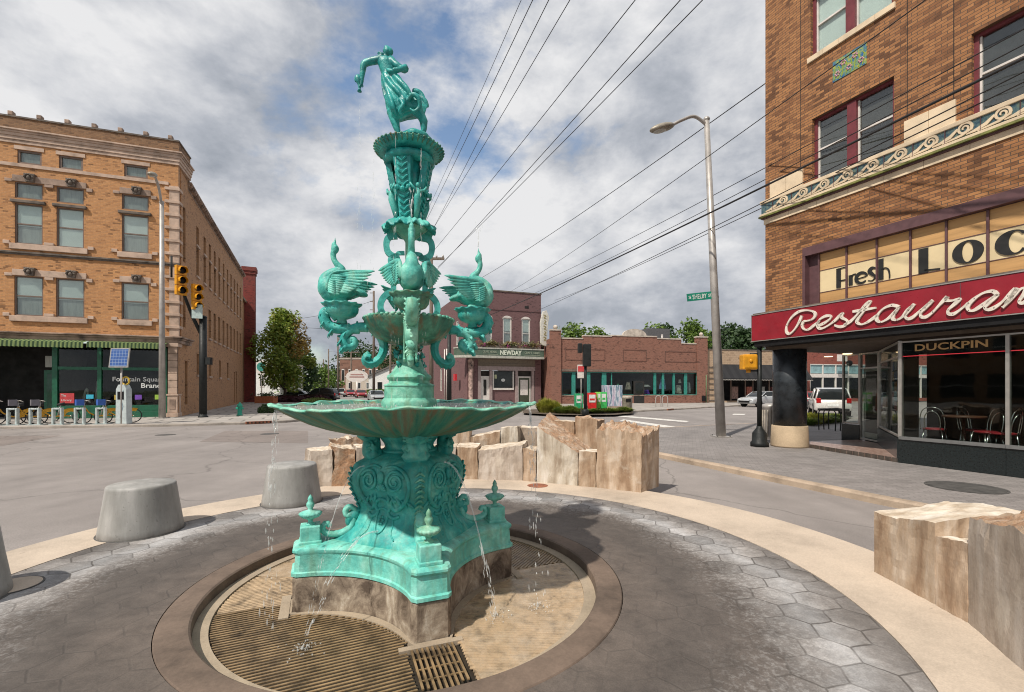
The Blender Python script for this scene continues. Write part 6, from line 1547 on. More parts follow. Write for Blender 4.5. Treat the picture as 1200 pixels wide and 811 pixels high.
# blade sign on the right corner
bs = MB(); bs.xz([(-.1, 6.3), (.55, 6.1), (.70, 8.2), (.85, 9.2), (.55, 9.9), (.12, 9.75), (-.15, 8.6)], -.2, .05, Matrix.Translation((NLn-.15, -.35, 0)) @ Matrix.Rotation(0, 4, 'Z'))
bs = bs.build('blade_sign', plain('cream_blade_sign', (.58, .56, .50), .6, var=.15), t, bevel=.03)
mb = MB()
for k in range(5): z = 9.1-k*.58; mb.ribbon([(p[0], p[1]) for p in catmull([Vector((NLn+.02+(.12 if k % 2 else 0), z+.3)), Vector((NLn+.32, z+.2)), Vector((NLn+.1, z)), Vector((NLn+.36, z-.1))], 4)], .09, -.57, -.545)
mb.build('blade_sign_marks', plain('faded_ochre', (.30, .25, .12), .6), bs)

# ------------------------------------------------------------------ the brick shop
SH = Fac(g2(645, 47), g2(827, 51)); SL = 18.1
t = facade_thing(SH, 'brick_shop', 'long single storey brown brick shop with teal window frames and a stepped parapet', 'shop')
steps = [(0, 1.09, 7.6), (1.09, 3.55, 6.80), (3.55, 6.75, 7.12), (6.75, 12.02, 7.22), (12.02, 14.95, 7.02), (14.95, 16.8, 6.55), (16.8, SL, 7.3)]
hole = (1.23, 17.05, 1.0, 3.42)
mb = wall_grid(MB(), 0, SL, .12, 6.5, [hole], 0, .3)
for a, b, z in steps: mb.box(a+.001, b-.001, 0, .35, 6.5, z)
mb.box(0, 1.09, -.16, -.002, .12, 7.6); mb.box(16.85, SL, -.16, -.002, .12, 7.3); mb.add([(0, 0, .12), (0, 8, .12), (0, 8, 6.8), (0, 0, 6.8)], [(0, 1, 2, 3)]); mb.add([(SL, 0, .12), (SL, 8, .12), (SL, 8, 6.8), (SL, 0, 6.8)], [(0, 1, 2, 3)])
mb.build('brick_wall', B_shop, t)
mb = MB()
for a, b, z in steps: o = .22 if z > 7.25 else .05; mb.box(a-(.05 if o > .1 else -.002), b+(.05 if o > .1 else -.002), -o, .4, z+.001, z+.13)
mb.build('coping', M_coping, t)
mb = MB(); n = 14; mb.xz([(9.4+1.35*math.cos(PI*i/n), 7.36+.68*math.sin(PI*i/n)) for i in range(n+1)], -.04, .3); mb.build('arched_crest', M_coping, t)
MB().ell((.55, .08, 7.98), (.24, .24, .24), 14, 10).build('ball_finial', M_coping, t); MB().ell((17.45, .08, 7.68), (.22, .22, .22), 14, 10).build('ball_finial', M_coping, t)
mb = MB()
for a, b, c, d in ((1.6, 6.0, 4.68, 5.72), (8.05, 10.8, 4.66, 5.76), (12.95, 16.8, 4.62, 5.66)):
    mb = MB()
    for p in ((a, b, d, d+.07), (a, b, c-.07, c), (a, a+.07, c+.001, d-.001), (b-.07, b, c+.001, d-.001)): mb.box(p[0], p[1], -.025, .05, p[2], p[3])
    mb.build('brick_panel_frame', brick('dark_header_brick', (.17, .075, .055), (.14, .06, .045), (.13, .08, .06), .1, .075), t)
MB().box(1.1, 17.1, -.05, .1, 3.46, 3.68).build('lintel', plain('soldier_lintel', (.17, .12, .095), .8, var=.2), t)
MB().box(1.1, 17.1, -.04, .1, .93, 1.0).build('sill', M_limed, t)
mb = MB()
for a, b in ((1.23, 1.3), (2.35, 2.75), (3.95, 4.4), (5.7, 6.2), (6.75, 6.85), (11.7, 12.0), (12.7, 12.95), (14.0, 14.25), (15.4, 15.75), (16.9, 17.05)): mb.box(a, b, .12, .24, 1.0, 3.42)
mb.box(1.3, 16.9, .13, .23, 3.34, 3.42); mb.box(1.3, 16.9, .13, .23, 1.0, 1.06)
mb.build('window_frame', M_tealp, t)
MB().box(1.3, 16.9, .2, .21, 1.06, 3.34).build('shop_glass', G_shop, t)
mb = MB(); mb.box(.3, 17.8, 3.6, 3.7, .12, 6); mb.box(.3, 17.8, .3, 3.6, .3, .35); mb.box(.3, 17.8, .32, 3.6, 3.5, 3.55); mb.build('interior', M_inter, t)
door = MB().box(9.3, 10.5, -.02, .1, .13, 2.5).build('door', M_blackd, t); MB().box(9.45, 10.35, -.03, -.022, 1.1, 2.3).build('door_glass', G_shop, door)
for u, z, w_, h_, cc in ((13.0, 2.2, .8, 1.1, (.18, .30, .55)), (14.9, 1.6, .9, .9, (.42, .42, .38)), (16.2, 1.8, .5, 1.2, (.25, .28, .30)), (10.9, 1.3, 1.2, .5, (.12, .05, .4)), (10.8, 2.0, 1.5, .2, (.5, .5, .5)), (8.9, 2.0, .6, .8, (.35, .3, .25)), (7.7, 1.6, .3, 1.2, (.1, .3, .2)), (15.1, 2.5, .4, .4, (.6, .6, .55))):
    mb = MB(); mb.xz([(u-w_/2, z-h_/2), (u+w_/2, z-h_/2), (u+w_*.3, z+h_/2), (u-w_*.25, z+h_/2)], .5, .62); mb.build('window_display', plain('display_%d' % int(u*10), cc, .6, var=.4, scale=5), t)
MB().tube([(17.9, -.2, .12), (17.9, -.2, 3.2)], .06, 8).build('drainpipe', plain('greenish_pipe', (.12, .16, .08), .6), t)
MB().box(17.35, 17.75, -.3, -.18, .3, .9).build('meter_box', M_black, t)
MB().box(0, SL, .36, 8, 6.2, 6.3).build('roof', M_roofb, t)
ru = MB().box(12.6, 15.4, 3.0, 5.0, 6.3, 8.6).build('rooftop_unit', plain('grey_unit', (.10, .10, .105), .6), t); MB().cyl((14.3, 2.8, 6.8), (14.3, 2.8, 7.9), .12).build('vent_pipe', M_galv, ru)
# tan shop with the black awning
TS = Fac((SH.P.x+SH.d.x*18.3, SH.P.y+SH.d.y*18.3+.3), (SH.P.x+SH.d.x*30, SH.P.y+SH.d.y*30+.3))
t = facade_thing(TS, 'tan_shop', 'tan block shop with a wide black scalloped awning', 'shop')
mb = wall_grid(MB(), 0, 13.0, .12, 6.0, [(1.1, 12.6, .3, 3.4)], 0, .3); mb.build('block_wall', B_tan, t)
MB().box(-.05, 13.0, -.05, .3, 6.0, 6.12).build('coping', M_trimdk, t)
for k in range(7): MB().box(.25, .95, -.06, .02, .3+k*.62, .42+k*.62).build('band', M_trimdk, t)
M_bawn = stripes('black_canvas', (.012, .012, .014), (.018, .018, .02), 1.0)
a_ = awning(t, .9, 12.8, 4.4, 2.62, 1.3, M_bawn, .2, scal=.35, y0=-.05)
mb = MB(); n = int(11.9/.0875); vs = []
for i in range(n+1): u = .9+11.9*i/n; z = 2.62+.03*abs(math.sin(PI*(u-.9)/.35)); vs += [(u, -1.385, z-.03), (u, -1.385, z+.03)]
mb.add(vs, [(2*i, 2*i+2, 2*i+3, 2*i+1) for i in range(n)]); mb.build('awning_trim', plain('pale_trim', (.5, .47, .42), .7), a_, fix=False)
mb = MB(); mb.box(.3, 12.8, 2.6, 2.7, .12, 5.8); mb.build('interior', M_blackd, t)
for u in (1.1, 3.1, 5.0, 6.0, 8.2, 10.4, 12.5): MB().box(u, u+.1, .1, .2, .3, 3.4).build('post', M_frameB, t)
for u, c_ in ((1.6, (.3, .08, .05)), (3.6, (.25, .15, .12)), (5.6, (.4, .12, .08)), (7.2, (.3, .3, .28)), (9.0, (.25, .1, .1))): MB().box(u, u+.8, .5, .8, .5, 1.9).build('window_display', plain('disp_%d' % int(u*10), c_, .6, var=.4), t)
MB().box(0, 13, .3, 8, 5.5, 5.6).build('roof', M_roofb, t)
# red shop seen behind the column
RS2 = Fac((TS.P.x+TS.d.x*13.2, TS.P.y+TS.d.y*13.2), (TS.P.x+TS.d.x*14, TS.P.y+TS.d.y*14))
t = facade_thing(RS2, 'red_shop', 'red brick shop with pale blue transom windows seen past the dark column', 'shop')
mb = wall_grid(MB(), 0, 22, .12, 6.6, [(.6, 21.4, .5, 4.6)], 0, .25); mb.build('brick_wall', brick('bright_red_brick', (.30, .075, .05), (.25, .06, .042), (.2, .09, .07)), t)
MB().box(0, 22, -.05, .3, 6.6, 6.75).build('coping', M_coping, t)
mb = MB()
for k in range(12): u = .6+k*1.88; mb.box(u-.06, u+.06, .0, .2, .5, 4.6)
mb.box(.6, 21.4, -.01, .19, 3.0, 3.45); mb.box(.6, 21.4, .0, .19, 4.5, 4.6); mb.build('window_frame', M_frameW, t)
MB().box(.7, 21.3, .1, .12, 3.5, 4.5).build('transom_windows', plain('pale_blue_glass', (.22, .36, .38), .3, var=.2, scale=1.5), t)
MB().box(.7, 21.3, .12, .13, .5, 3.0).build('shop_glass', G_shop, t); MB().box(.2, 21.8, 2, 2.1, .12, 6).build('interior', M_blackd, t)
bl = MB().box(3.6, 5.0, -.9, -.8, 4.9, 5.7).build('hanging_sign', M_frameW, t)
mb = MB(); mb.ell((5.3, -.9, 4.7), (.5, .1, .35), 10, 6); mb.build('sign_emblem', M_black, bl)
# ------------------------------------------------------------------ broken limestone walls
def limestone(name, base, dark, light, crust=False):
    m, nt, b, o = _nodes(name); co = worldco(nt)
    st = N(nt, 'ShaderNodeMapping'); st.inputs['Scale'].default_value = (4.2, 4.2, 0.8); L(nt, co, st.inputs[0])
    r = ramp(nt, noi(nt, st.outputs[0], 1.4, 8, 0.62, .25), [(0.34, dark), (0.50, base), (0.64, light)])
    c = mix(nt, .6, r.outputs[0], ramp(nt, noi(nt, co, 6, 8, .7), [(.3, (.75,)*3), (.7, (1.2,)*3)]).outputs[0], 'MULTIPLY')
    oi = N(nt, 'ShaderNodeObjectInfo'); c = mix(nt, 1.0, c, ramp(nt, oi.outputs['Random'], [(0, (.84, .79, .75)), (.5, (1, 1, 1)), (1, (1.10, 1.10, 1.12))]).outputs[0], 'MULTIPLY')
    wh = ramp(nt, noi(nt, co, 2.4, 7, .7), [(.55, (0, 0, 0)), (.66, (1, 1, 1))])
    c = mix(nt, mth(nt, 'MULTIPLY', wh.outputs[0], .45), c, (.62, .55, .46))
    sp = ramp(nt, noi(nt, co, 21, 3, .6), [(.70, (0, 0, 0)), (.76, (1, 1, 1))]); c = mix(nt, mth(nt, 'MULTIPLY', sp.outputs[0], .6), c, (.13, .09, .06))
    if crust:
        oc = ramp(nt, noi(nt, co, 7, 7, .75), [(.42, (0, 0, 0)), (.56, (1, 1, 1))]); c = mix(nt, mth(nt, 'MULTIPLY', oc.outputs[0], .6), c, (.40, .20, .095))
        dk = ramp(nt, noi(nt, co, 13, 6, .8), [(.52, (0, 0, 0)), (.62, (1, 1, 1))]); c = mix(nt, mth(nt, 'MULTIPLY', dk.outputs[0], .55), c, (.12, .085, .06))
    L(nt, c, b.inputs['Base Color']); b.inputs['Roughness'].default_value = .85
    bump(nt, b, noi(nt, co, 38, 6, .7), .6 if not crust else 1.0, .008 if not crust else .025); return m
L_face = limestone('sawn_limestone', (.40, .295, .205), (.26, .17, .105), (.52, .43, .34)); L_white = limestone('white_streaked_limestone', (.46, .40, .32), (.28, .22, .16), (.60, .56, .50))
L_rough = limestone('rough_limestone', (.46, .35, .25), (.30, .20, .13), (.60, .50, .40), True); L_top = limestone('pale_broken_limestone', (.56, .48, .38), (.40, .31, .22), (.66, .60, .52)); L_grey = limestone('greyish_limestone', (.39, .325, .265), (.28, .22, .17), (.50, .44, .38))
wall_n = [0]
def stone(quad, tops, mat, label, rough=.012, topn=.018, topmat=None, z0=.12, crag=0.0, name='stone_block'):
    """sawn block on the four ground corners quad (front left, front right, back right, back left), a separately broken top"""
    nu, nv, nw = 10, 6, 8; wall_n[0] += 1; sd = wall_n[0]*7.3
    q = [Vector((p[0], p[1], 0)) for p in quad]
    def P(u, v, w):
        b = q[0]*(1-u)*(1-v)+q[1]*u*(1-v)+q[2]*u*v+q[3]*(1-u)*v; zt = tops[0]*(1-u)*(1-v)+tops[1]*u*(1-v)+tops[2]*u*v+tops[3]*(1-u)*v
        n1 = mnoise.noise(Vector((b.x*3.2+sd, b.y*3.2, 1.7))); n2 = mnoise.noise(Vector((b.x*11, b.y*11+sd, 4.1))); n3 = mnoise.noise(Vector((b.x*24, b.y*24+sd, 4.1)))
        zt += topn*n1*1.6+topn*.8*n2+topn*.45*n3+crag*(abs(n1)*1.5+abs(n2)*.9-.2)
        p = Vector((b.x, b.y, z0+(zt-z0)*w)); k = rough*1.3*(mnoise.noise(p*2.3+Vector((sd, 0, 0)))+.5*mnoise.noise(p*8))+.007*mnoise.noise(p*19)+(.014*mnoise.noise(p*13) if w > .85 else 0)
        edge = (w > .9)*.02
        p.x += k+crag*.35*w*w*mnoise.noise(p*6); p.y += k; return p
    mb = MB(); 
    def grid(f, a, b):
        vs = [f(i/a, j/b) for i in range(a+1) for j in range(b+1)]; mb.add(vs, [(i*(b+1)+j, (i+1)*(b+1)+j, (i+1)*(b+1)+j+1, i*(b+1)+j+1) for i in range(a) for j in range(b)])
    S_ = 2 if crag == 0 else 3
    grid(lambda u, w: P(u, 0, w), nu*S_, nw); grid(lambda u, w: P(1-u, 1, w), nu*S_, nw); grid(lambda v, w: P(0, 1-v, w), nv*S_, nw); grid(lambda v, w: P(1, v, w), nv*S_, nw)
    root = mb.build(name, mat, weld=True); tag(root, label, 'stone block', 'blocks of the broken limestone walls')
    mb = MB(); grid(lambda u, v: P(u, v, 1), nu*S_, nv*S_); mb.build('broken_top', topmat or L_top, root)
    for p in root.data.polygons: p.use_smooth = False
    return root
PCx, PCy = BC.x, BC.y
def back(p, d): # push a ground point outward from the plaza centre
    v = Vector((p[0]-PCx, p[1]-PCy)).normalized(); return (p[0]+v.x*d, p[1]+v.y*d)
def wallblock(pl, pr, d, ztl, ztr, mat, label, zb=0, zbr=None, **k):
    a = gp(pl[0], pl[1], .12); b = gp(pr[0], pr[1], .12); A = (a.x, a.y); B = (b.x, b.y)
    hl, hr = zp(ztl, a.y), zp(ztr, b.y)
    return stone([A, B, back(B, d), back(A, d)], [hl, hr, hr+(zb if zbr is None else zbr), hl+zb], mat, label, **k)
# back-left group, seen left of the foot
wallblock((364, 570.5), (390, 570), .5, 529, 527, L_grey, 'pale squared stone block at the far left end of the back wall')
wallblock((391, 570), (417, 569), .45, 524, 528, L_rough, 'rough brown faced stone block beside the pale end block', crag=.05, rough=.05)
wallblock((418, 569), (440, 567), .5, 524, 522, L_grey, 'squared grey block half hidden by the fountain foot')
a = gp(388, 545, .12); stone([(a.x, a.y), (a.x+.75, a.y+.1), (a.x+.7, a.y+.6), (a.x+.05, a.y+.5)], [.62, .66, .58, .60], L_rough, 'craggy brown boulder lying behind the left end of the wall', rough=.08, crag=.12, name='boulder')
wallblock((441, 566), (534, 562.5), .5, 526, 524, L_grey, 'long squared block behind the fountain foot')
# right group, front row
wallblock((535, 562), (559.5, 562.2), .42, 524, 524.5, L_face, 'narrow tan block just right of the fountain foot', .03)
wallblock((560.5, 562.2), (612, 563.5), .45, 528, 521.5, L_grey, 'wide grey streaked block in the middle of the back wall', .03)
wallblock((613, 563.8), (628, 564.8), .5, 526, 528, L_face, 'slim orange brown block between two taller pale ones', .0)
wallblock((629, 565), (677, 569.5), .95, 500, 531, L_white, 'white streaked block with a sloping top', .20, -.0, topmat=L_rough, crag=.03)
wallblock((678, 570), (698, 571.5), .45, 529, 530, L_face, 'short brown block tucked against the tall end block', .0)
wallblock((699, 571.8), (751.5, 577.5), .62, 504, 513, L_face, 'tall end block with an orange crumbling top', .10, crag=.09, topn=.05, topmat=L_rough)
# back row
def rowblock(pxl, pxr, dist0, dep, ztl, ztr, mat, label, **k):
    q = []
    for px in (pxl, pxr):
        # point on the circle of radius dist0 round the plaza centre, on the pixel's sight line
        kx = (px-CX)/F; A_ = kx*kx+1; B_ = -2*(kx*PCx+PCy); C_ = PCx**2+PCy**2-dist0**2; Y = (-B_+math.sqrt(B_*B_-4*A_*C_))/(2*A_); q.append((kx*Y, Y))
    hl, hr = zp(ztl, q[0][1]), zp(ztr, q[1][1])
    return stone([q[0], q[1], back(q[1], dep), back(q[0], dep)], [hl, hr, hr, hl], mat, label, **k)
rowblock(520, 550, 4.75, .4, 499, 500, L_face, 'pale tan block standing at the back, nearest the foot')
rowblock(551, 586, 4.75, .35, 512, 505, L_face, 'low tan block with a chipped top in the back row')
rowblock(587, 607, 4.75, .4, 502, 500, L_white, 'pale block in the back row left of the sloping one')
rowblock(608, 636, 5.05, .35, 500, 503, L_grey, 'low block behind the sloping white streaked stone')
rowblock(645, 673, 4.85, .4, 492, 495, L_face, 'tall tan block at the back with a slanted top')
rowblock(674, 700, 4.80, .4, 489, 494, L_face, 'tall tan block behind the orange crumbling top', crag=.04, topmat=L_rough)
# near right group
wallblock((1024.5, 670.5), (1095.5, 709.3), .62, 600, 613, L_face, 'wide brown stained block at the near end of the right wall', .09, .10, topn=.02, topmat=L_top)
wallblock((1096.5, 709.8), (1133, 730), .20, 629, 634, L_face, 'small low brown block set in front of the right wall', .0, topmat=L_top)
a = gp(1096.5, 709.8, .12); b = gp(1133, 730, .12); A = back((a.x, a.y), .21); B = back((b.x, b.y), .21); h = zp(613, a.y)-.02
stone([A, B, back(B, .42), back(A, .42)], [h, h-.01, h+.08, h+.1], L_face, 'brown block behind the small low one on the right', topn=.02, topmat=L_top)
a = gp(1134.5, 730.8, .12); b = (2.55, 1.75)
stone([(a.x, a.y), b, back(b, .7), back((a.x, a.y), .7)], [zp(606, a.y), .98, 1.12, zp(606, a.y)+.06], L_grey, 'large grey brown block with a dark broken top at the right edge', topn=.035, crag=.05, topmat=L_rough)
a2 = back((a.x+.0, a.y-.35), .32); stone([a2, (b[0]+.3, b[1]+.3), back((b[0]+.1, b[1]), .72), back(a2, .4)], [.92, 1.06, 1.1, .93], L_rough, 'dark craggy rock resting on the right edge block', z0=.80, crag=.06, rough=.03, name='boulder')

# ------------------------------------------------------------------ lamp posts, signals, signs
M_lamp = plain('dull_lamp_housing', (.30, .27, .22), .5, .3, var=.15); M_yell = plain('signal_yellow', (.62, .28, .012), .4, var=.12)
M_post = plain('black_cast_post', (.014, .016, .016), .55, var=.2, spec=.3)
def street_lamp(base, top, arm, rb, rt, label, fl=True):
    t = thing('street_lamp', label, 'street lamp', base, 0, 'tall grey street lamps')
    B = Vector(base); T = Vector(top)-B; A = Vector(arm)-B
    MB().tube([(0, 0, .03), T*.5+Vector((0, 0, 0)), T], [rb, (rb+rt)/2, rt], 20).build('pole', M_galv, t)
    mb = MB(); mb.box(-rb*1.6, rb*1.6, -rb*1.6, rb*1.6, 0, .03); mb.build('base_plate', M_galv, t)
    for sx in (-1, 1):
        for sy in (-1, 1): MB().cyl((sx*rb*1.3, sy*rb*1.3, .03), (sx*rb*1.3, sy*rb*1.3, .07), .018).build('bolt', M_iron, t)
    MB().ell(T+Vector((0, 0, .03)), (rt*1.25, rt*1.25, rt*1.1), 12, 8).build('pole_cap', M_galv, t)
    d = (A-T); m1 = T+d*.35+Vector((0, 0, .18)); m2 = T+d*.72+Vector((0, 0, .12))
    pts = catmull([T-Vector((0, 0, .15)), m1, m2, A], 6); MB().tube(pts, [rt*.62]*len(pts), 10).build('arm', M_galv, t)
    dh = Vector((d.x, d.y, 0)).normalized(); R = dh.to_track_quat('X', 'Z').to_matrix() @ Matrix.Rotation(math.radians(18), 3, 'Y')
    h = MB(); h.ell(A+dh*.34+Vector((0, 0, -.12)), (.46, .19, .13), 18, 12, R); hd = h.build('lamp_head', M_lamp, t)
    MB().ell(A+dh*.40+Vector((0, 0, -.19)), (.30, .15, .10), 16, 10, R).build('lens', plain('lamp_lens', (.45, .45, .42), .2), hd); return t
b_ = gp(845, 512, .12); tp = Vector((xp(828, b_.y), b_.y, zp(141, b_.y))); ar = Vector((xp(787, b_.y-.3), b_.y-.3, zp(147, b_.y-.3)))
rl = street_lamp(b_, tp, ar, .155, .085, 'tall leaning grey street lamp on the pavement left of the restaurant')
b_ = gp(190, 490, .12); tp = Vector((xp(189.5, b_.y), b_.y, zp(238, b_.y))); ar = Vector((xp(181, b_.y-1.2), b_.y-1.2, zp(205, b_.y-1.2)))
street_lamp(b_, tp, ar, .16, .10, 'tall grey street lamp before the library shopfront')
# street name sign on the right lamp
M_sgn = plain('green_sign_sheet', (.01, .20, .13), .4)
def rect_sign(parent, c, w, h, rz, mat, txt=None, tm=None, th=.012, name='sign_panel', bold=.01, tilt=0):
    M = Matrix.Translation(c) @ Matrix.Rotation(rz, 4, 'Z') @ Matrix.Rotation(tilt, 4, 'Y')
    s = MB().box(-w/2, w/2, -th, th, -h/2, h/2, M).build(name, mat, parent)
    if txt:
        mb = MB()
        for tx, x0, x1, z0, z1 in txt: text(mb, tx, x0, x1, z0, z1, -th-.001, .003, bold, M)
        mb.build('lettering', tm, s)
    return s
Bz = rl.location; t = thing('street_sign', 'green street name sign reading SHELBY on the right lamp pole', 'street sign', Bz)
z_ = zp(347.5, Bz.y)-.12; x_ = xp(820, Bz.y)-Bz.x
rect_sign(t, (x_, -.02, z_), .86, .25, .0, M_sgn, [('S', -.38, -.30, -.05, .05), ('SHELBY', -.25, .22, -.075, .075), ('ST', .27, .38, -.05, .05)], M_wl, tilt=math.radians(-6))
MB().box(x_+.35, x_+.62, -.03, .03, z_-.06, z_+.02).build('bracket', M_galv, t)
# pedestrian signal on a black post
def signal_head(parent, c, rz, n=3, s=.34, name='signal_head', mat=M_yell, face=M_black, back_=False):
    M = Matrix.Translation(c) @ Matrix.Rotation(rz, 4, 'Z'); h = MB()
    for k in range(n): h.box(-s/2, s/2, -.10, .12, -s*.5-k*s*1.02+s*.5*0, s*.48-k*s*1.02, M)
    hd = h.build(name, mat, parent, bevel=.02)
    for k in range(n):
        z = -k*s*1.02
        MB().lathe([(s*.36, -.135), (s*.36, -.101)], 20).build('x', None) if False else None
        q = MB(); q.tube([M @ Vector((0, -.11, z)), M @ Vector((0, -.15, z))], [s*.34, s*.34], 20); q.build('lens', face, hd)
        v = MB(); 
        for i in range(14):
            a0 = -.15*PI+1.3*PI*i/14; a1 = -.15*PI+1.3*PI*(i+1)/14
            v.add([M @ Vector((s*.38*math.cos(a0), -.10, z+s*.38*math.sin(a0))), M @ Vector((s*.38*math.cos(a1), -.10, z+s*.38*math.sin(a1))), M @ Vector((s*.40*math.cos(a1), -.34, z-.03+s*.40*math.sin(a1))), M @ Vector((s*.40*math.cos(a0), -.34, z-.03+s*.40*math.sin(a0)))], [(0, 1, 2, 3)])
        v = v.build('visor', mat, hd); md = v.modifiers.new('t', 'SOLIDIFY'); md.thickness = .008
    return hd
b_ = gp(890, 523, .12); t = thing('pedestrian_signal', 'black post with a yellow walk signal box beside the dark column', 'pedestrian signal', b_)
H = zp(408, b_.y)-.12
MB().lathe([(.24, 0), (.24, .10), (.20, .14), (.19, .36), (.15, .42), (.085, .50), (.075, .56)], 8).build('base', M_post, t)
MB().cyl((0, 0, .5), (0, 0, H), .062, .058, 16).build('post', M_post, t); MB().lathe([(.07, H), (.08, H+.03), (.04, H+.07), (.0, H+.08)], 16, caps=False).build('post_cap', M_post, t)
zc = zp(424, b_.y)-.12; xc = xp(877, b_.y)-b_.x
MB().tube([(0, 0, zc+.22), (xc+.05, 0, zc+.22)], .02, 8).build('arm', M_post, t); MB().tube([(0, 0, zc-.25), (xc+.05, 0, zc-.25)], .02, 8).build('arm', M_post, t)
hd = MB().box(xc-.20, xc+.20, -.12, .12, zc-.22, zc+.20).build('signal_box', M_yell, t, bevel=.03)
MB().box(xc-.16, xc+.16, -.135, -.12, zc-.17, zc+.15).build('door_panel', M_yell, hd, bevel=.008); MB().ell((xc, -.15, zc+.02), (.05, .02, .05), 12, 8).build('knob', M_yell, hd); MB().cyl((xc, 0, zc-.30), (xc, 0, zc-.22), .06).build('fitting', M_yell, hd)
# traffic signal at the library corner
b_ = gp(238, 489, .12); t = thing('traffic_signal', 'black signal post with two yellow three lens heads at the library corner', 'traffic signal', b_)
H = zp(372, b_.y)-.12
MB().lathe([(.24, 0), (.24, .06), (.20, .08), (.19, .2)], 12).build('base', M_post, t); MB().cyl((0, 0, .1), (0, 0, H), .19, .18, 18).build('post', M_post, t); MB().lathe([(.2, H), (.15, H+.08), (0, H+.12)], 16, caps=False).build('post_cap', M_post, t)
P = lambda px, py, dy=0: Vector((xp(px, b_.y+dy)-b_.x, dy, zp(py, b_.y+dy)-.12))
MB().tube([P(236, 392), P(226, 372, -.3), P(216, 346, -.6), P(212, 341, -.8)], [.10, .09, .08, .07], 10).build('arm', M_post, t)
MB().tube([P(236, 380), P(232, 366, -.3), P(231, 360, -.4)], [.06, .05, .05], 8).build('arm', M_post, t)
MB().tube([P(201, 325, -.8), P(201, 300, -.8)], .05, 8).build('bracket', M_post, t)
hd = signal_head(t, P(212, 317, -.8)+Vector((0, 0, 0)), math.radians(62), 3, .52); hd2 = signal_head(t, P(230.5, 338, -.4), math.radians(62), 3, .46)
MB().box(.2, .45, -.12, .12, 2.9, 3.3).build('push_button_box', M_post, t)
rect_sign(t, P(231, 365, -.5), .50, .75, math.radians(18), plain('pale_green_sign_back', (.42, .52, .50), .4), name='sign_panel')
# hanging walk signal opposite the shop
b_ = gp(686, 487, .12); t = thing('pedestrian_signal', 'black post with a dark signal head in the planting before the brick shop', 'pedestrian signal', b_)
MB().cyl((0, 0, 0), (0, 0, zp(412, b_.y)), .10, .08, 12).build('post', M_post, t); z_ = zp(417, b_.y)
h = MB().box(-.15, .30, -.25, .15, z_-.75, z_+.55).build('signal_head', M_post, t, bevel=.03); MB().box(-.45, -.20, -.2, .1, z_+.05, z_+.6).build('signal_head', M_post, t, bevel=.03)
MB().lathe([(.2, 0), (.2, .3), (.1, .4)], 10).build('base', M_post, t)
b_ = gp(681, 486.5, .12); t = thing('parking_sign', 'small red and white sign on a thin post before the brick shop', 'road sign', b_)
MB().cyl((0, 0, 0), (0, 0, 3.0), .03, n=8).build('post', M_galv, t); rect_sign(t, (0, -.05, 2.6), .46, .80, 0, M_frameW); rect_sign(t, (0, -.08, 2.75), .40, .32, 0, M_red, name='red_panel')
# kiosk, solar panel, docks, bikes
bz = gp(145, 497, .12)
t = thing('bike_share_kiosk', 'pale upright kiosk with round yellow ring light at the bike station', 'kiosk', bz)
k_ = MB(); k_.xz([(-.24, .02), (.26, .02), (.24, 1.55), (.14, 1.76), (-.12, 1.76), (-.22, 1.55)], -.16, .16); k_.build('body', plain('pale_kiosk_metal', (.46, .52, .52), .4, var=.1), t, bevel=.02)
MB().box(-.3, .32, -.22, .22, 0, .03).build('base_plate', M_galv, t); MB().box(-.14, .14, -.17, -.158, 1.1, 1.45).build('screen', M_black, t)
rg = MB(); rg.tube([(.10+.17*math.cos(a*PI/12), -.02, 1.93+.17*math.sin(a*PI/12)) for a in range(25)], .035, 8, caps=False); rg.build('ring', plain('ring_yellow', (.55, .36, .03), .5), t)
mb = MB(); mb.ribbon([(-.02, .3), (.10, .8), (.02, 1.1), (.12, 1.5)], .04, -.164, -.16); mb.build('graphic', plain('kiosk_graphic', (.16, .22, .26), .5), t)
bs_ = gp(142, 497, .12); Y = bs_.y-.15
t = thing('solar_panel', 'blue solar panel tilted on a thin pole above the bike kiosk', 'solar panel', (xp(142.3, Y), Y, .12)); z0 = zp(431, Y)-.12; z1 = zp(408, Y)-.12
MB().cyl((0, 0, 0), (0, 0, z0+.2), .035, n=10).build('pole', M_galv, t)
Mx = Matrix.Translation((0, -.1, (z0+z1)/2)) @ Matrix.Rotation(math.radians(0), 4, 'Z') @ Matrix.Rotation(math.radians(-8), 4, 'X'); h = (z1-z0)/2
fr = MB().box(-.42, .42, -.02, .03, -h, h, Mx).build('panel_frame', M_alum, t); m_, nt_, b__, o_ = _nodes('solar_cells'); co_ = coords(nt_); br_ = N(nt_, 'ShaderNodeTexBrick'); br_.offset = 0
sp_ = N(nt_, 'ShaderNodeSeparateXYZ'); L(nt_, co_, sp_.inputs[0]); cb_ = N(nt_, 'ShaderNodeCombineXYZ'); L(nt_, sp_.outputs[0], cb_.inputs[0]); L(nt_, sp_.outputs[2], cb_.inputs[1]); L(nt_, cb_.outputs[0], br_.inputs[0])
br_.inputs['Color1'].default_value = (.03, .08, .26, 1); br_.inputs['Color2'].default_value = (.04, .11, .33, 1); br_.inputs['Mortar'].default_value = (.30, .36, .48, 1); br_.inputs['Scale'].default_value = 1; br_.inputs['Brick Width'].default_value = .13; br_.inputs['Row Height'].default_value = .13; br_.inputs['Mortar Size'].default_value = .006
L(nt_, br_.outputs[0], b__.inputs['Base Color']); b__.inputs['Roughness'].default_value = .35
MB().box(-.37, .37, -.026, -.02, -h+.05, h-.05, Mx).build('cells', m_, fr)
M_dock = plain('pale_dock_metal', (.50, .56, .55), .4, var=.12); M_ty = plain('bike_yellow', (.60, .30, .01), .4); M_rub = plain('rubber', (.02, .02, .02), .7)
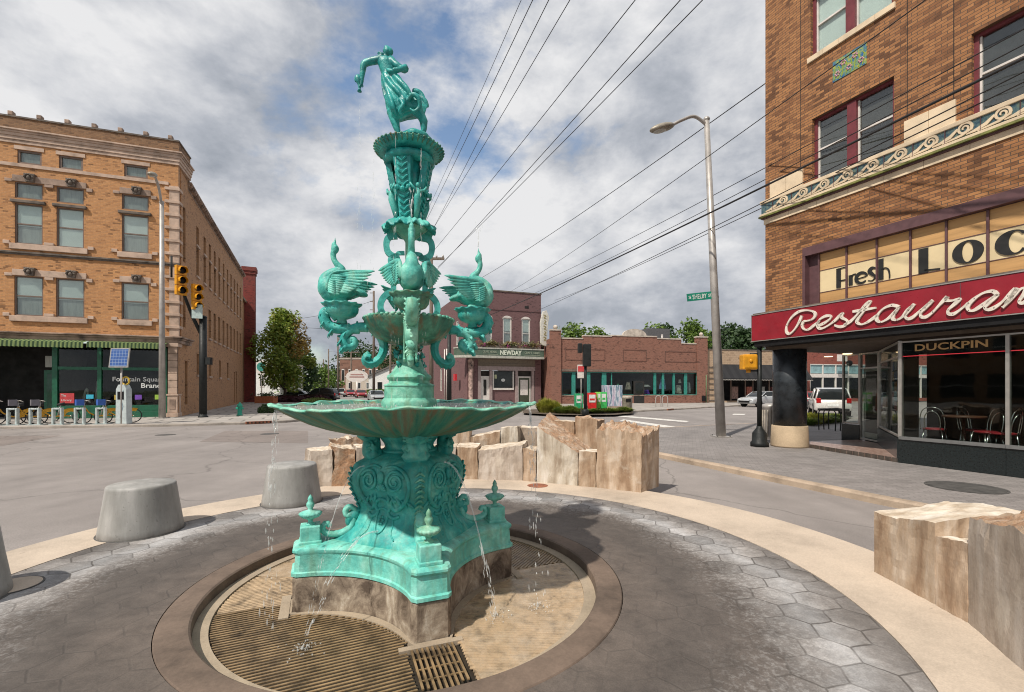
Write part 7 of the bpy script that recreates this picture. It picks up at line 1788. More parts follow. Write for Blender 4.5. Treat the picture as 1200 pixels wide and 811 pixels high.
def dock():
    t = thing('bike_dock', 'x', 'bike dock', (0, 0, 0), 0, 'docks of the bike share station'); mb = MB()
    mb.box(-.19, -.12, -.10, .10, .03, .74); mb.box(.10, .17, -.10, .10, .03, .74); mb.box(-.119, .099, -.10, .10, .66, .74); mb.build('frame', M_dock, t, bevel=.02)
    MB().box(-.25, .25, -.2, .4, 0, .03).build('base_plate', M_dock, t); MB().box(-.115, .095, -.06, .06, .10, .16).build('lock_bar', M_galv, t); return t
def bicycle():
    t = thing('share_bicycle', 'x', 'bicycle', (0, 0, 0), 0, 'yellow and grey share bicycles at their docks')
    def wheel(x):
        w = MB().tube([(x+.31*math.cos(a*PI/14), 0, .33+.31*math.sin(a*PI/14)) for a in range(29)], .022, 8, caps=False).build('wheel', M_rub, t)
        mb = MB()
        for k in range(10): mb.tube([(x, 0, .33), (x+.29*math.cos(k*PI/5), 0, .33+.29*math.sin(k*PI/5))], .0025, 4)
        mb.tube([(x, -.05, .33), (x, .05, .33)], .025, 8); mb.build('hub_and_spokes', M_chrome, w)
    wheel(0); wheel(1.06)
    MB().tube(catmull([(.06, 0, .78), (.22, 0, .52), (.45, 0, .36), (.62, 0, .34), (.80, 0, .36), (1.06, 0, .33)], 4), .030, 8).build('frame', M_ty, t)
    MB().tube([(.62, 0, .34), (.72, 0, .82)], .022, 8).build('seat_post', M_galv, t); sd = MB().tube([(.60, 0, .86), (.72, 0, .87), (.86, 0, .88)], [.03, .06, .09], 8, flat=.5, up=(0, 1, 0)).build('saddle', M_rub, t)
    MB().tube([(0, 0, .33), (.05, 0, .75), (.08, 0, .98)], .022, 8).build('fork', M_galv, t)
    MB().tube(catmull([(.20, -.28, 1.02), (.08, -.18, 1.06), (.08, 0, 1.0), (.08, .18, 1.06), (.20, .28, 1.02)], 4), .014, 8).build('handlebar', M_galv, t)
    gd_ = MB()
    for k in range(12):
        a0 = PI*(.35+.70*k/12); a1 = PI*(.35+.70*(k+1)/12)
        for s in (-1, 1): gd_.add([(1.06+.36*math.cos(a0), s*.03, .33+.36*math.sin(a0)), (1.06+.36*math.cos(a1), s*.03, .33+.36*math.sin(a1)), (1.06+.19*math.cos(a1), s*.045, .35+.19*math.sin(a1)), (1.06+.19*math.cos(a0), s*.045, .35+.19*math.sin(a0))], [(0, 1, 2, 3)])
        gd_.add([(1.06+.365*math.cos(a0), -.04, .33+.365*math.sin(a0)), (1.06+.365*math.cos(a1), -.04, .33+.365*math.sin(a1)), (1.06+.365*math.cos(a1), .04, .33+.365*math.sin(a1)), (1.06+.365*math.cos(a0), .04, .33+.365*math.sin(a0))], [(0, 1, 2, 3)])
    gd_.build('rear_guard', M_ty, t)
    bk = MB(); bk.box(-.22, .04, -.18, .18, .84, .87); bk.box(-.22, -.19, -.18, .18, .871, 1.10); bk.box(.01, .04, -.18, .18, .871, 1.10); bk.box(-.189, .009, -.18, -.155, .871, 1.10); bk.box(-.189, .009, .155, .18, .871, 1.10)
    bk.build('basket', M_rub, t); return t
dk = dock(); bk_ = bicycle()
dl = ['dock holding the bicycle furthest left with a grey basket', 'dock just left of the empty one', 'empty bike dock in the middle of the row', 'dock just right of the empty one, blue basket behind', 'dock nearest the tall kiosk']
lb = {0: 'yellow share bicycle with a grey basket in the leftmost whole dock', 1: 'yellow share bicycle docked left of the empty dock', 3: 'yellow share bicycle with blue basket right of the empty dock', 4: 'yellow share bicycle with blue basket nearest the kiosk'}
first = True
M_bk = plain('blue_basket', (.04, .12, .42), .5); M_gb = plain('grey_basket', (.16, .15, .17), .6)
for k, px in enumerate((15.5, 41.5, 68, 94, 119)):
    p = gp(px, 497.6-(px-70)*.012, .12); o = dk if k == 0 else copy_tree(dk); o.location = p; o.rotation_euler = (0, 0, LF.rz); o['label'] = dl[k]
    if k == 2: continue
    q = bk_ if first else copy_tree(bk_); q.location = (p.x-.02, p.y+.12, .12); q.rotation_euler = (0, 0, math.radians(52)); q['label'] = lb[k]; first = False
    for c in q.children:
        if c.name.startswith('basket'):
            if k > 0: c.data = c.data.copy()
            c.data.materials[0] = M_bk if k > 2 else M_gb
q = copy_tree(bk_); p = gp(-9, 498.4, .12); q.location = (p.x, p.y+.12, .12); q['label'] = 'yellow share bicycle cut off by the picture edge'; o = copy_tree(dk); o.location = p; o['label'] = 'dock cut off by the left picture edge'
# hydrant at the side street
b_ = gp(281, 487, .12); t = thing('fire_hydrant', 'small green fire hydrant on the pavement by the side street', 'hydrant', b_)
MB().lathe([(.17, 0), (.17, .05), (.12, .07), (.115, .50), (.15, .53), (.15, .57), (.12, .66), (.05, .73), (.03, .78)], 16).build('barrel', plain('hydrant_green', (.02, .30, .20), .5), t)
MB().cyl((-.20, 0, .42), (.20, 0, .42), .065, n=10).build('outlet', plain('hydrant_green', (.02, .30, .20), .5), t)
# newspaper boxes, mural cabinet, bins, hoops before the brick shop
def news(px, py, w, h, col, label, txt):
    b = gp(px, py, .12); t = thing('newspaper_box', label, 'newspaper box', b, .05, 'newspaper boxes in the planting'); m = plain('box_%d' % int(px), col, .4, var=.2)
    MB().box(-w/2, w/2, -.25, .25, .25, h).build('cabinet', m, t, bevel=.03); f = MB().box(-w/2+.08, w/2-.08, -.262, -.25, h*.52, h-.12).build('window', M_wl, t); MB().box(-w/2+.1, w/2-.1, -.2, .2, 0, .25).build('stand', M_black, t)
    mb = MB(); mb.box(-w/2+.12, w/2-.12, -.268, -.262, h*.62, h*.72); mb.build('panel_mark', m, f); return t
news(678, 484, .52, 1.25, (.02, .30, .12), 'dark green newspaper box left of the black signal post', '')
news(693, 483.5, .58, 1.30, (.55, .02, .02), 'red newspaper box in the planting', '')
news(701, 483, .34, 1.35, (.20, .55, .08), 'narrow lime green newspaper box beside the red one', '')
news(706.5, 483, .44, 1.35, (.05, .42, .10), 'bright green newspaper box touching the painted cabinet', '')
b = gp(717, 477.5, .12); t = thing('utility_cabinet', 'tall utility cabinet wrapped in a painting of pale tree trunks', 'utility cabinet', b)
m_, nt_, b__, o_ = _nodes('painted_trees'); co_ = coords(nt_, 'Object', (5, 5, .5)); r_ = ramp(nt_, noi(nt_, co_, 1.6, 6, .7), [(.36, (.03, .08, .11)), (.46, (.16, .24, .32)), (.53, (.55, .55, .58)), (.6, (.30, .18, .32)), (.68, (.08, .22, .22))]); L(nt_, r_.outputs[0], b__.inputs['Base Color'])
MB().box(-.78, .78, -.45, .45, .1, 1.85).build('cabinet', m_, t, bevel=.02); MB().box(-.85, .85, -.5, .5, 0, .1).build('plinth', M_limed, t)
def bin_(px, py, label, r=.30, h=1.0):
    b = gp(px, py, .12); t = thing('litter_bin', label, 'litter bin', b, 0, 'round stone litter bins'); MB().lathe([(r*.9, 0), (r, .05), (r*1.02, h*.82), (r*1.08, h*.84), (r*1.08, h*.93), (r*.8, h)], 24).build('drum', M_tan_bin, t); MB().box(-r*.5, r*.5, -r*1.09, -r*.9, h*.62, h*.80).build('opening', M_black, t)
    return t
M_tan_bin = plain('bin_aggregate', (.33, .29, .24), .8, var=.2)
bin_(735, 482, 'round tan litter bin next to the painted cabinet', .34, 1.08)
p_ = Vector((xp(903.5, 14.6), 14.6, .12)); t = thing('litter_bin', 'slatted grey litter bin between the black post and the dark column', 'litter bin', p_, 0, 'round stone litter bins')
MB().lathe([(.23, 0), (.25, .04), (.25, .98), (.27, 1.0), (.25, 1.08), (.15, 1.12)], 24).build('drum', M_galv, t); mb = MB()
for k in range(18): a = k*PI/9; mb.tube([(.257*math.cos(a), .257*math.sin(a), .08), (.257*math.cos(a), .257*math.sin(a), .92)], .016, 6)
mb.build('slats', M_tan_bin, t)
for px, lbx in ((771.5, 'left metal bike hoop before the brick shop'), (779.5, 'right metal bike hoop before the brick shop')):
    b = gp(px, 476.6, .12); t = thing('bike_hoop', lbx, 'bike rack', b, 0, 'bike hoops before the brick shop'); MB().tube(catmull([(-.22, 0, 0), (-.22, 0, .75), (-.12, 0, .92), (.12, 0, .92), (.22, 0, .75), (.22, 0, 0)], 5), .035, 8).build('hoop', M_galv, t)
    for s in (-1, 1): MB().lathe([(.08, 0), (.08, .015)], 12, (s*.22, 0, 0)).build('foot', M_galv, t)
b = Vector((xp(975, 17.6), 17.6, .12)); t = thing('bike_rack', 'black tubular rack on the pavement beyond the entrance', 'bike rack', b, RF.rz+PI/2)
for k in range(3): MB().tube(catmull([(-.3+k*.3, -.3, 0), (-.3+k*.3, -.3, .7), (-.3+k*.3, 0, .82), (-.3+k*.3, .3, .7), (-.3+k*.3, .3, 0)], 4), .02, 8).build('hoop', M_post, t)
MB().tube([(-.35, 0, .80), (.35, 0, .80)], .02, 8).build('rail', M_post, t)

# ------------------------------------------------------------------ cars
def paint(name, col): 
    m = plain('paint_'+name, col, .3, .15, var=.04, coat=.7); return m
M_cglass = plain('car_glass', (.015, .019, .02), .06, var=.1); M_hl = plain('headlight_glass', (.55, .56, .56), .15); M_tl = plain('tail_lamp', (.35, .01, .01), .25)
def car(x, y, rz, mat, label, kind='sedan', s=1.0):
    t = thing('parked_car', label, 'car', (x, y, 0), rz, 'parked cars')
    Ln, Wd = (4.6, 1.78) if kind == 'sedan' else (4.7, 1.9)
    if kind == 'sedan': prof = [(-2.3, .35), (-2.28, .70), (-2.15, .92), (-1.5, .98), (-.2, 1.02), (.9, .98), (1.9, .86), (2.22, .70), (2.3, .45), (2.25, .30), (-2.2, .28)]; cab = [(-1.55, .96), (-1.05, 1.36), (-.3, 1.44), (.45, 1.38), (1.15, .95)]
    else: prof = [(-2.3, .40), (-2.3, .80), (-2.22, 1.02), (-1.6, 1.08), (.2, 1.10), (1.1, 1.06), (2.0, .96), (2.3, .80), (2.35, .5), (2.3, .36), (-2.25, .34)]; cab = [(-2.2, 1.04), (-2.0, 1.66), (-1.0, 1.74), (.2, 1.70), (1.05, 1.05)]
    def slice_(pr, ws, mt, nm, bev, par):
        n = len(pr); mb = MB(); cuts = [-1, -.86, 0, .86, 1]; vs = []
        zc = sum(p[1] for p in pr)/n; xc = sum(p[0] for p in pr)/n
        for c in cuts:
            k = ws if abs(c) == 1 else 1.0
            for (px, pz) in pr: vs.append((xc+(px-xc)*(1-(1-k)*.35), c*Wd/2*(1 if nm == 'body' else (.93-.16*max(0, (pz-1.0)/.7))), zc+(pz-zc)*k if nm == 'body' else pz*(1 if abs(c) < 1 else .985)))
        fs = [tuple(range(n))[::-1], tuple(range(4*n, 5*n))]
        for k in range(4):
            for i in range(n): j = (i+1) % n; fs.append((k*n+i, k*n+j, (k+1)*n+j, (k+1)*n+i))
        mb.add(vs, fs); o = mb.build(nm, mt, par, bevel=bev); 
        for p in o.data.polygons: p.use_smooth = True
        return o
    slice_(prof, .90, mat, 'body', .05, t); slice_(cab, 1, M_cglass, 'windows', .03, t)
    rp_ = [(p[0]*.94 if True else 0, p[1]+.018) for p in cab if p[1] > 1.25]; rp_ = rp_+[(p[0]*.9, p[1]-.05) for p in rp_[::-1]]
    mb = MB(); mb.xz(rp_, -Wd*.40, Wd*.40); mb.build('roof', mat, t, bevel=.04)
    mb = MB()
    for sy in (-1, 1):
        yb, yt = sy*Wd/2*.925, sy*Wd/2*(.93-.16*max(0, (cab[2][1]-1.0)/.7))
        mid = (-.35, 1.0), (-.35, cab[2][1]-.02); mb = MB(); mb.tube([(mid[0][0], yb, mid[0][1]), (mid[1][0], yt, mid[1][1])], .045, 6); mb.build('window_pillar', mat, t); mb = MB()
        mb.tube([(cab[0][0], yb, cab[0][1]), (cab[1][0], yt, cab[1][1]), ], .045, 6); mb.build('window_pillar', mat, t); mb = MB(); mb.tube([(cab[-1][0], yb, cab[-1][1]), (cab[-2][0], yt, cab[-2][1])], .04, 6); mb.build('window_pillar', mat, t)
    R_ = .33 if kind == 'sedan' else .38
    for wx in (-1.38, 1.42):
        for sy in (-1, 1):
            w = MB().tube([(wx, sy*(Wd/2-.20), R_), (wx, sy*(Wd/2+.01), R_)], [R_, R_], 24).build('wheel', M_rub, t); MB().tube([(wx, sy*(Wd/2), R_), (wx, sy*(Wd/2+.02), R_)], [R_*.62, R_*.55], 16).build('rim', M_alum, w)
            MB().tube([(wx, sy*(Wd/2-.05), R_+.02), (wx, sy*(Wd/2+.005), R_+.02)], [R_*1.16]*2, 24).build('wheel_arch', M_black, t)
    zl = .68 if kind == 'sedan' else .82
    for sy in (-1, 1):
        MB().ell((2.20, sy*Wd*.36, zl), (.10, .20, .09), 12, 8).build('headlight', M_hl, t); MB().box(-2.33, -2.2, sy*Wd*.40-.14, sy*Wd*.40+.10, zl, zl+.22 if kind == 'sedan' else zl+.30).build('tail_lamp', M_tl, t, bevel=.03)
        MB().ell((.75, sy*(Wd/2+.08), 1.02), (.09, .10, .07), 8, 6).build('mirror', mat, t)
    MB().box(-2.34, -2.28, -.26, .26, .62, .76).build('number_plate', M_wl, t); MB().box(2.27, 2.33, -.6, .6, .42, .58).build('grille', M_black, t); MB().box(-2.36, -2.2, -Wd*.42, Wd*.42, .36, .50).build('bumper', M_black if kind != 'sedan' else mat, t, bevel=.03)
    return t
ang = math.atan2(DD.y, DD.x)
P_w = paint('white', (.62, .61, .58)); P_r = paint('red', (.34, .015, .02)); P_s = paint('silver', (.40, .42, .43)); P_k = paint('black', (.012, .012, .014)); P_g = paint('grey', (.20, .22, .24))
def gcar(px, Z, *a, **k): return car(xp(px, Z), Z, *a, **k)
gcar(398, 92, ang, P_w, 'white sport utility car parked far down the side street', 'suv')
gcar(410.5, 96, ang+PI, P_r, 'dark red car further back beside the white one down the street')
gcar(423, 84, ang+PI, P_r, 'bright red car parked behind the silver one')
gcar(441, 58, ang+PI+.0, P_s, 'silver car facing the square in the side street')
gcar(374, 57.5, ang+1.15, P_k, 'black sport utility car parked by the kerb behind the flower bed', 'suv', s=1.0)
gcar(346, 58.5, ang+1.2, P_k, 'black sedan half hidden by dark red plants')
gcar(352+26, 100, ang, P_g, 'grey car far off beyond the black ones', 'suv')
gcar(528, 70, ang, P_g, 'grey car glimpsed beside the bar wall', 'suv')
gcar(894, 43.0, math.radians(200), P_s, 'silver car parked before the tan shop')
gcar(952, 39.0, math.radians(75), P_r, 'red car behind the dark column')
gcar(970.5, 29.8, math.radians(62), P_w, 'white sport utility car seen from behind past the dark column', 'suv')
# motorcycle by the chimney
b = Vector((xp(300, 54), 54-1.5, .12)); 

# ------------------------------------------------------------------ plants and trees
L_tree = leafmat('maple_leaves', (.10, .17, .02), (.22, .30, .04), (.36, .33, .07)); L_red = leafmat('turning_leaves', (.24, .20, .04), (.36, .22, .06), (.30, .30, .07)); L_dark = leafmat('dark_leaves', (.02, .045, .015), (.035, .075, .02), (.06, .11, .03)); L_light = leafmat('light_leaves', (.06, .12, .02), (.12, .20, .03), (.19, .26, .05))
M_bark = plain('bark', (.10, .075, .055), .9, var=.3, scale=4, bmp=.6, bscale=20)
def tree(name, x, y, h, w, cb, mat, label, n=5000, ls=.16, mat2=None, group=None, cat='tree', trunk=.16, seed=0):
    rnd = random.Random(seed+int(x*10)); t = thing(name, label, cat, (x, y, 0), 0, group)
    mb = MB(); mb.tube([(0, 0, 0), (.05, .02, cb*.6), (0, .05, cb+.2*(h-cb)), (.05, 0, cb+.6*(h-cb)), (0, 0, h*.92)], [trunk, trunk*.8, trunk*.6, trunk*.32, .02], 10)
    cl = []
    for k in range(26):
        f = (k+.5)/26; z = cb+(h-cb)*f; rr = w/2*(math.sin(PI*min(1, f*.82+.16))**.7)*rnd.uniform(.45, .95); a = k*2.4+rnd.uniform(-.4, .4); c = Vector((rr*math.cos(a), rr*math.sin(a), z)); cl.append((c, w*rnd.uniform(.13, .24)))
        if k % 2 == 0: s = Vector((0, 0, max(cb*.7, z-.22*h))); mb.tube([s, s.lerp(c, .5)+Vector((0, 0, .1)), c], [trunk*.35, trunk*.2, .015], 6)
    cl += [(Vector((0, 0, cb+(h-cb)*f)), w*.2) for f in (.3, .55, .8, .95)]
    mb.build('trunk', M_bark, t)
    def crown(m_, cnt, sel):
        mb = MB()
        for _ in range(cnt):
            c, r = cl[rnd.randrange(len(cl))]
            if not sel(c): continue
            d = Vector((rnd.gauss(0, 1), rnd.gauss(0, 1), rnd.gauss(0, 1))).normalized(); p = c+d*r*(rnd.random()**.4); a = Vector((rnd.uniform(-1, 1), rnd.uniform(-1, 1), rnd.uniform(-.6, .6))).normalized(); b = a.cross(Vector((rnd.uniform(-1, 1), rnd.uniform(-1, 1), rnd.uniform(-1, 1)))).normalized(); s = ls*rnd.uniform(.6, 1.4)
            mb.add([p-a*s, p+b*s*.6, p+a*s, p-b*s*.6], [(0, 1, 2, 3)])
        mb.build('crown', m_, t, fix=False)
    if mat2: crown(mat, n, lambda c: not (c.x > w*.12 and c.z > cb+(h-cb)*.45)); crown(mat2, n, lambda c: c.x > w*.12 and c.z > cb+(h-cb)*.45)
    else: crown(mat, n, lambda c: True)
    return t
tree('maple_tree', xp(333, 55), 55, 10.4, 6.0, 2.2, L_tree, 'green street tree turning russet at the top, beside the red chimney', 11000, .17, L_red)
tree('leafy_tree', xp(350, 85), 85, 8.5, 7.0, 1.5, L_dark, 'dark rounded tree further down the left pavement', 3500, .3)
tree('leafy_tree', xp(331, 74), 74, 5.8, 4.5, .8, L_light, 'low light green tree behind the street tree', 2500, .25)
tree('leafy_tree', xp(380, 130), 130, 7.0, 9.0, 1.0, L_light, 'pale green tree at the far end of the street', 2500, .35)
tree('leafy_tree', xp(411, 150), 150, 13.0, 9.0, 2.0, L_dark, 'dark tree behind the power pole with the cross arm', 2500, .4)
tree('leafy_tree', xp(470, 120), 120, 19, 14, 2, L_dark, 'tall dark tree rising between the drum and the bar', 4000, .4)
tree('leafy_tree', xp(428, 190), 190, 17, 30, 2, L_dark, 'broad dark tree line piece above the long brown building', 3000, .6)
for k, (px, Z, top, w, m, lb_) in enumerate(((672, 78, 387, 9, L_light, 'pale green tree top over the left of the brick shop'), (700, 84, 391, 8, L_light, 'low tree top over the middle of the brick shop roof'), (769, 80, 386, 8, L_light, 'bright tree top left of the rooftop unit'), (778, 86, 385, 9, L_dark, 'dark tree top beside the rooftop unit'), (812, 76, 382, 8, L_light, 'green tree top right of the rooftop unit'), (838, 92, 393, 7, L_dark, 'dark low tree top at the shop boundary'), (858, 78, 386, 9, L_dark, 'broad dark green tree top above the tan shop'), (873, 74, 390, 7, L_dark, 'tree top right of the grey lamp pole'))):
    tree('leafy_tree', xp(px, Z), Z, zp(top, Z), w, 3, m, lb_, 3500, .28, None, 'tree tops behind the shops', seed=k)
def shrub(x, y, z, r, h, mat, label, n=900, ls=.07, name='shrub', blade=False, cat='plant', group=None):
    t = thing(name, label, cat, (x, y, z), 0, group); mb = MB()
    for _ in range(n):
        a = random.random()*2*PI; q = math.sqrt(random.random()); 
        if blade:
            b0 = Vector((q*r*.55*math.cos(a), q*r*.55*math.sin(a), 0)); tip = Vector((q*r*1.1*math.cos(a)+random.gauss(0, .05), q*r*1.1*math.sin(a)+random.gauss(0, .05), h*random.uniform(.6, 1.05)*(1-.45*q*q))); sd_ = Vector((-math.sin(a), math.cos(a), 0))*ls*.35; mid = b0.lerp(tip, .6)+Vector((0, 0, h*.12))
            mb.add([b0-sd_, b0+sd_, mid+sd_, mid-sd_, tip], [(0, 1, 2, 3), (3, 2, 4)])
        else:
            p = Vector((q*r*math.cos(a), q*r*math.sin(a), h*random.random()*(1-.5*q*q))); v = Vector((random.gauss(0, 1), random.gauss(0, 1), random.gauss(0, 1))).normalized(); b = v.orthogonal().normalized(); s = ls*random.uniform(.6, 1.4); mb.add([p-v*s, p+b*s*.6, p+v*s, p-b*s*.6], [(0, 1, 2, 3)])
    mb.build('leaves', mat, t, fix=False); mb = MB()
    for k in range(5): mb.tube([(0, 0, 0), (r*.3*math.cos(k*1.3), r*.3*math.sin(k*1.3), h*.6)], [.02, .005], 5)
    mb.build('stems', M_bark, t); return t
L_gold = leafmat('yellow_grass', (.20, .21, .03), (.34, .34, .05), (.42, .40, .09)); L_grs = leafmat('green_grass', (.08, .14, .02), (.16, .22, .04), (.28, .30, .08)); L_wine = leafmat('wine_leaves', (.03, .008, .012), (.06, .012, .02), (.10, .03, .03))
for k, (px, py, r, h, m, lb_) in enumerate(((640, 484, .75, 1.05, L_gold, 'tall golden grass tuft at the left end of the planting bed'), (650, 484, .6, .85, L_gold, 'smaller golden grass tuft next to the tall one'), (661, 485, .7, .5, L_grs, 'low green plants right of the golden grass'), (670, 485, .6, .55, L_grs, 'low green plants before the dark green newspaper box'), (684, 485.5, .6, .4, L_grs, 'low green plants at the foot of the black signal post'), (698, 485, .6, .35, L_grs, 'low plants before the red newspaper box'), (716, 484, .9, .35, L_grs, 'low plants before the painted cabinet'), (733, 483.5, .8, .4, L_grs, 'low plants at the right end of the planting bed'))):
    b = gp(px, py, .12); shrub(b.x, b.y+.6, .12, r, h, m, lb_, 900, .10, 'grass_tuft' if m is L_gold else 'low_plant', True, group='plants of the bed before the brick shop')
M_soil = plain('soil', (.09, .065, .045), .95, var=.3, world=True)
pb_ = [gp(p[0], p[1], .12) for p in ((613, 484.2), (640, 485.6), (680, 486.6), (720, 486.2), (742, 484.2), (742, 481), (700, 481.5), (640, 479.5), (613, 480))]
up(sheet('planting_soil', [[(v.x, v.y) for v in pb_]], .126, M_soil))
# red-leaved bed by the side street, planters
for k, (px, Z, w, lb_) in enumerate(((345, 55.5, 1.3, 'dark red leafed bushes in front of the black sedan'), (362, 55, 1.3, 'dark red leafed bushes in the middle of the kerb bed'), (381, 55.5, 1.2, 'dark red leafed bushes at the right end of the kerb bed'))):
    shrub(xp(px, Z), Z-1.5, .12, w, .75, L_wine, lb_, 1400, .12, 'red_bush', group='dark red bushes in the kerb bed'); 
shrub(xp(313, 30), 30, .12, .55, .6, L_dark, 'small round shrub with flowers at the left rim of the great bowl', 700, .06)
shrub(xp(372, 52), 52, .12, 1.6, .55, L_grs, 'green ground plants under the red bushes', 900, .10)
b = gp(312, 478, .12); t = thing('planter', 'orange brick planter by the side street pavement', 'planter', (xp(312, 50), 50, .12)); MB().box(-1.0, 1.0, -.5, .5, 0, .75).build('box', plain('orange_planter', (.42, .14, .06), .8), t); mb = MB(); foliage(mb, (0, 0, .85), (1.2, .6, .3), 300, .1); mb.build('plants', L_dark, t, fix=False)
b = Vector((xp(958, 22), 22, .12)); 
for k, (px, Z, h) in enumerate(((950, 20.8, .55), (962, 21.3, .45), (940, 20.2, .4), (975, 22, .45))): shrub(xp(px, Z), Z, .12, .8, h, L_grs if k else L_gold, ['feathery grass tuft behind the dark column', 'low green plants left of the black rack', 'low plants at the left of the column bed', 'low plants behind the black rack'][k], 700, .09, 'low_plant', True, group='plants beyond the dark column')
for k, (px, Z, w) in enumerate(((437, 95, 5), (447, 92, 5), (458, 90, 5))): shrub(xp(px, Z), Z, .0, w/2*1.1, 1.5, L_light, ['clipped hedge section left of the gap', 'clipped hedge section beyond the silver car', 'clipped hedge section nearest the drum'][k], 1500, .22, 'hedge', cat='hedge', group='hedge across the side street')
# ------------------------------------------------------------------ distant buildings
def block(name, label, x0, x1, Z, z, mat, dep=12, cat='building', extra=None, rz=.0):
    X0, X1 = xp(x0, Z), xp(x1, Z); t = thing(name, label, cat, ((X0+X1)/2, Z, 0), rz); w = (X1-X0)/2
    MB().box(-w, w, 0, dep, 0, z).build('walls', mat, t); MB().box(-w-.15, w+.15, -.15, dep+.15, z+.002, z+.3).build('roof_edge', M_coping, t); n = max(2, int(w)); 
    for k in range(n):
        u = -w+(k+.3)*2*w/n; g = MB().box(u, u+.8*w/n, -.05, .02, z*.35, z*.72).build('window', M_frameW, t); MB().box(u+.1, u+.8*w/n-.1, -.07, -.05, z*.38, z*.69).build('pane', M_cglass, g)
    return t
block('brown_building', 'long brown brick building with a stepped top far down the street', 398, 470, 140, 10.5, brick('far_brown_brick', (.25, .13, .09), (.20, .10, .07), (.2, .13, .1), 1.2, .5)); 
block('tan_building', 'low pale tan building behind the oval sign', 405, 447, 112, 4.4, plain('far_tan', (.46, .40, .33), .9))
t = thing('white_house', 'white gabled house beside the fountain drum', 'house', (xp(462, 104), 104, 0), -.1)
MB().xz([(-6, 0), (6, 0), (6, 4.4), (0, 6.8), (-6, 4.4)], 0, 12).build('walls', plain('white_siding', (.60, .60, .58), .8), t)
mb = MB(); mb.xz([(-6.6, 4.15), (-6.6, 4.45), (0, 7.15), (6.6, 4.45), (6.6, 4.15), (0, 6.85)], -.4, 12.4); mb.build('roof', M_roofb, t)
for u in (-4, -1, 2.2): w = MB().box(u, u+1.3, -.06, .0, 1.2, 3.2).build('window', M_frameW, t); MB().box(u+.12, u+1.18, -.09, -.06, 1.3, 3.1).build('pane', M_cglass, w)
t = thing('oval_sign', 'white oval business sign on a post down the street', 'sign', (xp(418.5, 88), 88, 0)); MB().cyl((0, 0, 0), (0, 0, 3.0), .2, n=8).build('post', M_frameW, t)
mb = MB(); n = 24; mb.xz([(2.1*math.cos(2*PI*k/n), 4.0+1.15*math.sin(2*PI*k/n)) for k in range(n)], -.15, .15); sg_ = mb.build('panel', M_frameW, t); mb = MB(); mb.box(-1.2, 1.2, -.17, -.15, 4.2, 4.45); mb.box(-1.4, 1.4, -.17, -.15, 3.75, 4.0); mb.build('sign_lines', plain('faded_red_line', (.35, .2, .18), .6), sg_)
block('white_house', 'small white shop behind the street tree with a round sign', 300, 328, 72, 5.4, plain('white_siding', (.60, .60, .58), .8), 8)
t = thing('round_sign', 'pale round green and white sign on a pole by the white shop', 'sign', (xp(306.5, 62), 62, 0)); MB().cyl((0, 0, 0), (0, 0, 5.2), .08, n=8).build('pole', M_galv, t); mb = MB(); mb.xz([(1.0*math.cos(2*PI*k/20), 4.6+1.0*math.sin(2*PI*k/20)) for k in range(20)], -.1, .1); sg_ = mb.build('panel', M_frameW, t); mb = MB(); mb.xz([(.6*math.cos(2*PI*k/20), 4.6+.6*math.sin(2*PI*k/20)) for k in range(20)], -.12, -.1); mb.build('emblem', M_tealp, sg_)
t = thing('stop_sign', 'small red sign far down the left pavement', 'road sign', (xp(345.5, 66), 66, .12)); MB().cyl((0, 0, 0), (0, 0, 2.6), .04, n=8).build('post', M_galv, t); mb = MB(); mb.xz([(.45*math.cos(PI/8+PI*k/4), 2.9+.45*math.sin(PI/8+PI*k/4)) for k in range(8)], -.02, .02); mb.build('panel', M_red, t)
for k, (px, Z, z, lb_) in enumerate(((362, 230, 6, 'far pale house on the left at the street end'), (372, 260, 7, 'far grey house at the very end of the street'))): block('far_house', lb_, px-7, px+5, Z, z, plain('far_grey', (.3, .28, .26), .9), 10)
# filler rows so that the ground does not run bare to the horizon
for k in range(16):
    px = -120+k*28; Z = 150+20*(k % 3)
    if px < 300: continue
# ------------------------------------------------------------------ poles and wires
M_wood = plain('weathered_pole_wood', (.15, .115, .09), .9, var=.3, scale=3, stretch=(4, 4, .5)); M_wire = plain('black_cable', (.02, .02, .022), .6)
def pole(px, Z, top, r, label, mat=M_wood, arms=(), lean=0.0, steps=False):
    x = xp(px, Z); h = zp(top, Z); t = thing('utility_pole', label, 'utility pole', (x, Z, 0), 0, 'utility poles'); MB().tube([(0, 0, 0), (lean*.5, 0, h*.5), (lean, 0, h)], [r, r*.85, r*.7], 12).build('pole', mat, t)
    for k, (dz, w) in enumerate(arms):
        a = MB().box(-w/2, w/2, -.07, .07, h-dz-.08, h-dz+.08).build('cross_arm', mat, t)
        for u in (-.45, -.2, .2, .45): MB().lathe([(.05, 0), (.07, .08), (.04, .18)], 8, (w*u, 0, h-dz+.08)).build('insulator', M_galv, a)
    if steps:
        for k in range(5): MB().box(-.5, .05, -.04, .04, h-.3-k*1.1, h-.22-k*1.1).build('bracket', mat, t)
    return t
p1 = pole(505.5, 32, 299, .16, 'tall wooden power pole hidden behind the fountain shaft', arms=((.25, 1.8),))
pole(526.5, 41, 388, .22, 'thick black pole standing against the bar side wall', M_post)
pole(438, 60, 341, .18, 'slim wooden power pole with step brackets seen left of the shaft', steps=True)
pole(396, 75, 393, .16, 'slim power pole left of centre down the street')
pole(457.5, 72, 399, .20, 'stout wooden pole under the left scroll arm')
pole(385, 95, 409, .16, 'distant power pole just right of the street tree')
pole(411.5, 105, 411, .20, 'distant power pole with a broad cross arm', arms=((1.6, 5.2), (.4, 3.4)))
pole(379, 130, 421, .18, 'very distant thin power pole')
pole(335, 62, 368, .17, 'power pole rising behind the street tree', arms=((2.2, .8),))
